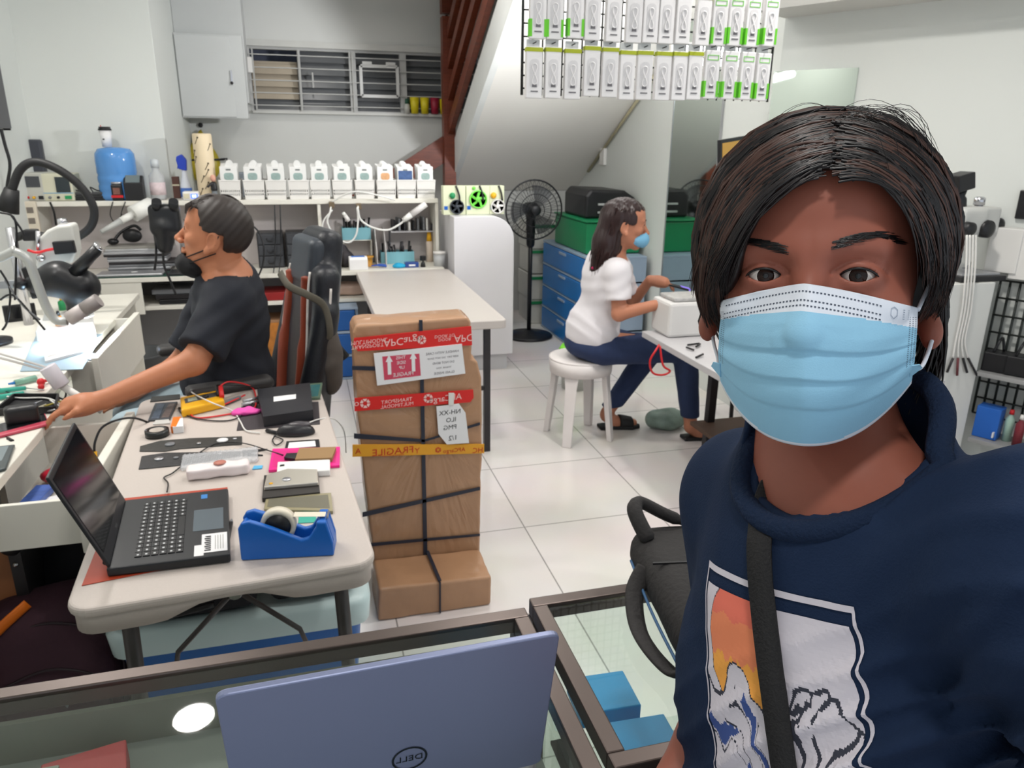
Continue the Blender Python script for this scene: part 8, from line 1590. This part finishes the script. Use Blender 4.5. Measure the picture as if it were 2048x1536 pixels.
for k in range(900):
    a, b_ = rs2.uniform(-2.6, .9), rs2.uniform(-.1, 1.25); n = np.array([math.sin(a)*math.cos(b_), math.cos(a)*math.cos(b_)*.0+math.cos(a)*math.cos(b_), math.sin(b_)]); p = np.array([0, -.014, .026])+n*np.array([.086, .106, .099])
    if p[2] < .02 and p[1] > -.045 or (p[1] > .03 and p[2] < .075): continue
    dn = np.array([.3*n[0], .5*(1 if p[2] > .08 else -.5), -.9 if p[2] < .09 else .1]); dn = dn-n*(dn@n); dn /= np.linalg.norm(dn); L = .03
    hm.tube([tf(p), tf(p+n*.004+dn*L*.5), tf(p+n*.002+dn*L)], [.0013, .0011, .0003], 3, int(rs2.integers(0, 2)), cap=False)
for k in range(40):
    x = rs2.uniform(-.05, .07); p = np.array([x, .078-.3*x*x/.07, .085]); hm.tube([tf(p), tf(p+np.array([0, .014, -.012])), tf(p+np.array([.003, .012, -.035]))], [.002, .0018, .0004], 4, 0, cap=False)
hm.build('hair', [M('hair_faded', (46, 38, 35), .5, nz=.12, sc=25), M('hair_greyed', (74, 66, 62), .5, nz=.1), HAIRM[0]], man2)
MKB = M('black_mask', (24, 24, 27), .8)
mm = sdf(lambda P: (lambda q: np.maximum(smax(s_ell(q, (0, .052, -.115), (.056, .052, .042)), -(s_ell(q, (0, .03, -.07), (.05, .05, .05))), .004), q[2]+.068+.25*(q[1]-.05)))(inv(P))*1.1+wob(P, .003, 120), c-.2, c+.1, .0045).build('face_mask', MKB, man2)
MB().tube([tf((.045, .06, -.085)), tf((.072, .01, -.05)), tf((.085, -.03, -.02)), tf((.082, -.035, .01))], .0022, 6).build('ear_loop', MKB, mm); MB().tube([tf((.045, .06, -.11)), tf((.07, .01, -.075)), tf((.084, -.035, -.045))], .0022, 6).build('ear_loop', MKB, mm)
MB().tube([tf((-.045, .06, -.085)), tf((-.072, .01, -.05)), tf((-.085, -.03, -.02))], .0022, 6).build('ear_loop', MKB, mm)
def slv(P, a, b_, r0, r1, cut): return sleeve(P, tuple(a), tuple(b_), r0, r1, cut)
def shirt2(P):
    d = torso2(P)-.008; d = smin(d, s_ell(P, hipc+A_((-.01, 0, .09)), (.165, .185, .16)), .05)
    d = smin(d, slv(P, shn, eln, .076, .080, .82), .04); d = smin(d, slv(P, shf, elf, .074, .078, .8), .04)
    ax = A_(tf((0, -.036, -.07)))-nb; ax /= np.linalg.norm(ax); tt = sum((P[i]-nb[i])*ax[i] for i in range(3)); rr = s_cap(P, nb-ax*.1, nb+ax*.2, .11); d = smax(d, np.minimum(tt-.022, -rr), .004); d = smax(d, hipc[2]-.06-P[2], .006)
    return d-.0042*np.maximum(np.sin((P[0]*.7+P[2]*.8)*62+2.5*np.sin(P[2]*17)), -.3)*np.exp(-((P[2]-.86)/.16)**2)-.003*np.sin((P[2]-P[0]*.6)*90+3*P[1])*np.exp(-((P[2]-1.0)/.12)**2)
s2 = sdf(shirt2, (-.62, 2.5, .52), (-.02, 3.2, 1.2), .0085).build('shirt', BLKT, man2)
bv = face_of(s2)
r = bv.ray_cast(Vector(CC), Vector(ray(367, 596)).normalized())
if r[0]: o_ = r[0]+r[1]*.002; rg = Vector((0, 0, 1)).cross(r[1]).normalized(); m = MB(); q = [o_+rg*a+Vector((0, 0, b_)) for a, b_ in ((-.02, -.008), (.02, -.008), (.02, .008), (-.02, .008))]; m.poly(q); m.build('chest_print', M('pale_print', (170, 172, 178), .7), s2)
j2 = sdf(lambda P: np.maximum(np.minimum(s_chain(P, [hn_, knn, A_((-.62, 2.80, .12))], [.1, .072, .058]), s_chain(P, [hf_, knf, A_((-.64, 2.99, .12))], [.1, .072, .058])), .09-P[2])+wob(P, .003, 60), (-.82, 2.64, .06), (-.12, 3.14, .78), .011).build('trousers', JEANL, man2)
sdf(lambda P: np.maximum(feet2(P)-.008, P[2]-.085), (-.9, 2.7, 0.0), (-.5, 3.1, .12), .009).build('shoes', BLACK, man2)
tag(sdf(lambda P: s_box(P, tuple(hand_t+A_((-.10, -.01, -.0))), (.045, .025, .028), Matrix.Rotation(.3, 3, 'Z'), .01), hand_t-A_((.18, .08, .05)), hand_t+A_((0, .08, .05)), .006).build('holder_block', BLACK), 'black block gripped by the seated man\'s hand on the bench', 'block')
# ---- seated woman
c = PY(1254, 447, 3.56); Bw = frame3((.95, -.27, -.06)); tf, inv = tfm(c, Bw, 1.03)
SKW = M('light_tan_skin', (186, 124, 96), .5, nz=.04, sc=18); WTS = M('white_tshirt', (226, 222, 226), .85, nz=.015, sc=20); JEAN = M('navy_denim', (38, 52, 86), .85, nz=.08, sc=40)
wom = thing('person', 'seated woman with long hair in white T-shirt and blue mask, facing right', 'person', (1.5, 3.7, 0))
nb = pp_(1232, 512, 3.6); shn = pp_(1236, 545, 3.47); shf = pp_(1240, 540, 3.72); eln = pp_(1238, 628, 3.43); wrn = pp_(1328, 606, 3.30); elf = pp_(1262, 610, 3.76); wrf = pp_(1300, 560, 3.62); hipc = A_((1.46, 3.68, .585))
fA = A_((2.03, 3.52, .07)); fB = A_((1.63, 3.79, .075)); knA, knB = A_((1.96, 3.53, .53)), A_((1.88, 3.78, .46)); hA, hB = hipc+A_((.03, -.09, -.03)), hipc+A_((.03, .09, -.03))
def torso3(P):
    mid = (nb+hipc)/2
    d = smin(s_ell(P, mid+A_((.0, 0, .08)), (.098, .145, .20)), s_ell(P, hipc+A_((.005, 0, .03)), (.115, .155, .12)), .08)
    d = smin(d, s_chain(P, [shn, nb+A_((.0, -.03, -.05)), nb+A_((.0, .03, -.05)), shf], [.048, .045, .045, .048], .03), .05)
    d = smin(d, s_ell(P, mid+A_((.07, 0, .10)), (.06, .11, .07)), .03)
    return smin(d, s_cap(P, nb+A_((.0, 0, -.05)), tf((0, -.036, -.07)), .05, .046), .03)
def legs3(P, k=0): return np.minimum(s_chain(P, [hA, knA, fA+A_((0, 0, .02))], [.085+k, .058+k, .036+k]), s_chain(P, [hB, knB, fB+A_((0, 0, .02))], [.085+k, .056+k, .036+k]))
def feet3(P): return np.minimum(s_chain(P, [fA, fA+A_((.05, -.01, -.035)), fA+A_((.17, -.04, -.045))], [.036, .034, .024]), s_chain(P, [fB, fB+A_((.05, -.01, -.035)), fB+A_((.16, -.03, -.045))], [.036, .034, .024]))
def body3(P):
    d = smin(torso3(P), np.minimum(s_chain(P, [shn, eln, wrn], [.044, .036, .025]), s_chain(P, [shf, elf, wrf], [.042, .034, .024])), .025); d = smin(d, legs3(P), .03); d = smin(d, feet3(P), .015)
    d = smin(d, shand(P, wrn, A_((.8, -.25, .0)), (.1, .1, 1), .92, .7), .01); return smin(d, shand(P, wrf, A_((.9, -.2, -.15)), (.1, 0, 1), .92, .6), .01)
mb = MB(); sdf(body3, (1.28, 3.2, 0), (2.28, 3.92, 1.16), .0105, mb); V, F_ = snet(headf, (-.1, -.125, -.15), (.105, .125, .125), .0023); add_np(mb, np.array([tf(v) for v in V]), F_)
mb.build('body', SKW, wom); eyes_at(tf, 1.03, wom, Bw[1]+np.array([0, 0, -.15]))
def hair3(P):
    q = inv(P); X, Y, Z = q; d = s_ell(q, (0, -.016, .026), (.087, .108, .099))
    d = smin(d, s_chain(q, [(0, -.06, .03), (.0, -.085, -.10), (.0, -.10, -.24)], [.075, .072, .06], .03), .03)
    op = np.maximum(np.maximum(np.abs(X)-.070-.4*np.maximum(0, .03-Y), Z-.066), .022-Y); d = smax(d, -op, .006)
    d = smax(d, -np.maximum(np.maximum(np.abs(X)*0+Z-.0, -.022-Y), -.1-Z), .006); d = smax(d, -.255+.1*np.sin(X*60)*.06-Z, .01)
    return (d+.0018*np.sin(X*150+Y*150)+.001*np.sin(X*310-Y*260))*1.03
hw = MB(); sdf(hair3, c-A_((.26, .2, .34)), c+A_((.2, .2, .17)), .005, hw)
for k in range(520):
    a = rs2.uniform(-1, 1); x = .07*math.sin(a*1.5); y0 = -.06-.045*math.cos(a*1.4)+rs2.uniform(0, .06)*abs(a); yb = -.10-.06*math.cos(a*1.5)+rs2.uniform(0, .05); p0 = np.array([.086*math.sin(a*1.4), y0, .03+.05*rs2.random()]); L = rs2.uniform(.12, .30)
    q = [p0, p0*.5+np.array([x, yb+.01, -.04])*.5, np.array([x*1.05, yb, -.1-.3*(L-.12)]), np.array([x, yb-.008, -L+.03])]; hw.tube([tf(v) for v in smooth_path(q, 3)], [.0016]*7+[.0012]*2+[.0004], 3, int(rs2.integers(0, 2)), cap=False)
hw.build('hair', [M('woman_hair', (44, 28, 28), .35, nz=.12, sc=20), M('woman_hair_red', (66, 40, 38), .35, nz=.1)], wom)
mw_ = sdf(lambda P: (lambda q: np.maximum(smax(s_ell(q, (0, .058, -.072), (.058, .062, .05)), -s_ell(q, (0, .05, -.07), (.052, .056, .06)), .002), q[2]+.028+.35*(.11-q[1])*0+.3*np.abs(q[0])))(inv(P))*1.03, c-.16, c+.16, .0042).build('face_mask', M('mask_sky', (120, 180, 214), .75), wom)
MB().tube([tf((.055, .055, -.04)), tf((.075, .02, -.02)), tf((.085, -.015, .005))], .002, 6).build('ear_loop', WHM, mw_); MB().tube([tf((.052, .045, -.1)), tf((.075, .01, -.07)), tf((.086, -.012, -.04))], .002, 6).build('ear_loop', WHM, mw_)
def shirt3(P):
    d = torso3(P)-.012; d = smin(d, s_ell(P, hipc+A_((.02, 0, .07)), (.122, .172, .15)), .06)
    d = smin(d, slv(P, shn, eln, .062, .070, .66), .035); d = smin(d, slv(P, shf, elf, .06, .066, .62), .035)
    ax = A_(tf((0, -.036, -.07)))-nb; ax /= np.linalg.norm(ax); tt = sum((P[i]-nb[i])*ax[i] for i in range(3)); rr = s_cap(P, nb-ax*.1, nb+ax*.2, .09); d = smax(d, np.minimum(tt+.008, -rr), .004); d = smax(d, .505-P[2]+.1*(P[0]-1.46), .008)
    return d-.0026*np.maximum(np.sin((P[0]*.9+P[2]*.6)*75+2.5*np.sin(P[2]*19)), -.4)*np.exp(-((P[2]-.68)/.13)**2)-.0025*np.sin((P[2]*.9-P[0]*.5)*95)*np.exp(-((P[2]-.9)/.1)**2)
s3 = sdf(shirt3, (1.26, 3.3, .46), (1.78, 3.92, 1.12), .008).build('shirt', WTS, wom)
bv = face_of(s3); r = bv.ray_cast(Vector(CC), Vector(ray(1187, 536)).normalized())
if r[0]: MB().ball(r[0]+r[1]*.001, (.012, .006, .008), 10).build('back_print', M('pink_print', (226, 40, 110), .6), s3)
sdf(lambda P: smax(smin(legs3(P, .014), s_ell(P, hipc+A_((.0, 0, -.03)), (.135, .17, .085)), .03), np.maximum(.135-P[2], P[2]-.62), .006)+wob(P, .003, 50), (1.26, 3.38, .1), (2.12, 3.94, .66), .0105).build('jeans', JEAN, wom)
for q in (fA, fB):
    m = MB(); y0 = q[1]; sl_ = [(q[0]-.045, y0-.035), (q[0]+.04, y0-.045), (q[0]+.14, y0-.075), (q[0]+.19, y0-.06), (q[0]+.20, y0-.03), (q[0]+.16, y0+.005), (q[0]+.05, y0+.035), (q[0]-.045, y0+.035)]; m.prism(sl_, .001, .022); so_ = m.build('slipper', RUBBER, wom, .006, 3)
    sdf(lambda P: np.maximum(np.maximum(s_cap(P, q+A_((.075, -.02, -.035)), q+A_((.16, -.035, -.045)), .045, .036), .018-P[2]), np.maximum(q[0]+.07-P[0], P[0]-q[0]-.15)), q-A_((.1, .15, .075)), q+A_((.25, .1, .06)), .007).build('slipper_band', RUBBER, so_)
ph = wrf+A_((.10, -.03, .0)); t = thing('phone', 'black phone held in the seated woman\'s far hand', 'phone', ph); MB().bx(ph+A_((.03, 0, -.03)), (.15, .07, .01), (0, .25, -.25)).build('phone_body', BLACK, t, .003); MB().bx(ph+A_((.09, -.01, -.045)), (.05, .05, .012), (0, .25, -.25)).build('phone_screen', M('violet_screen', (130, 110, 220), .3, nz=0, emit=.6), t)
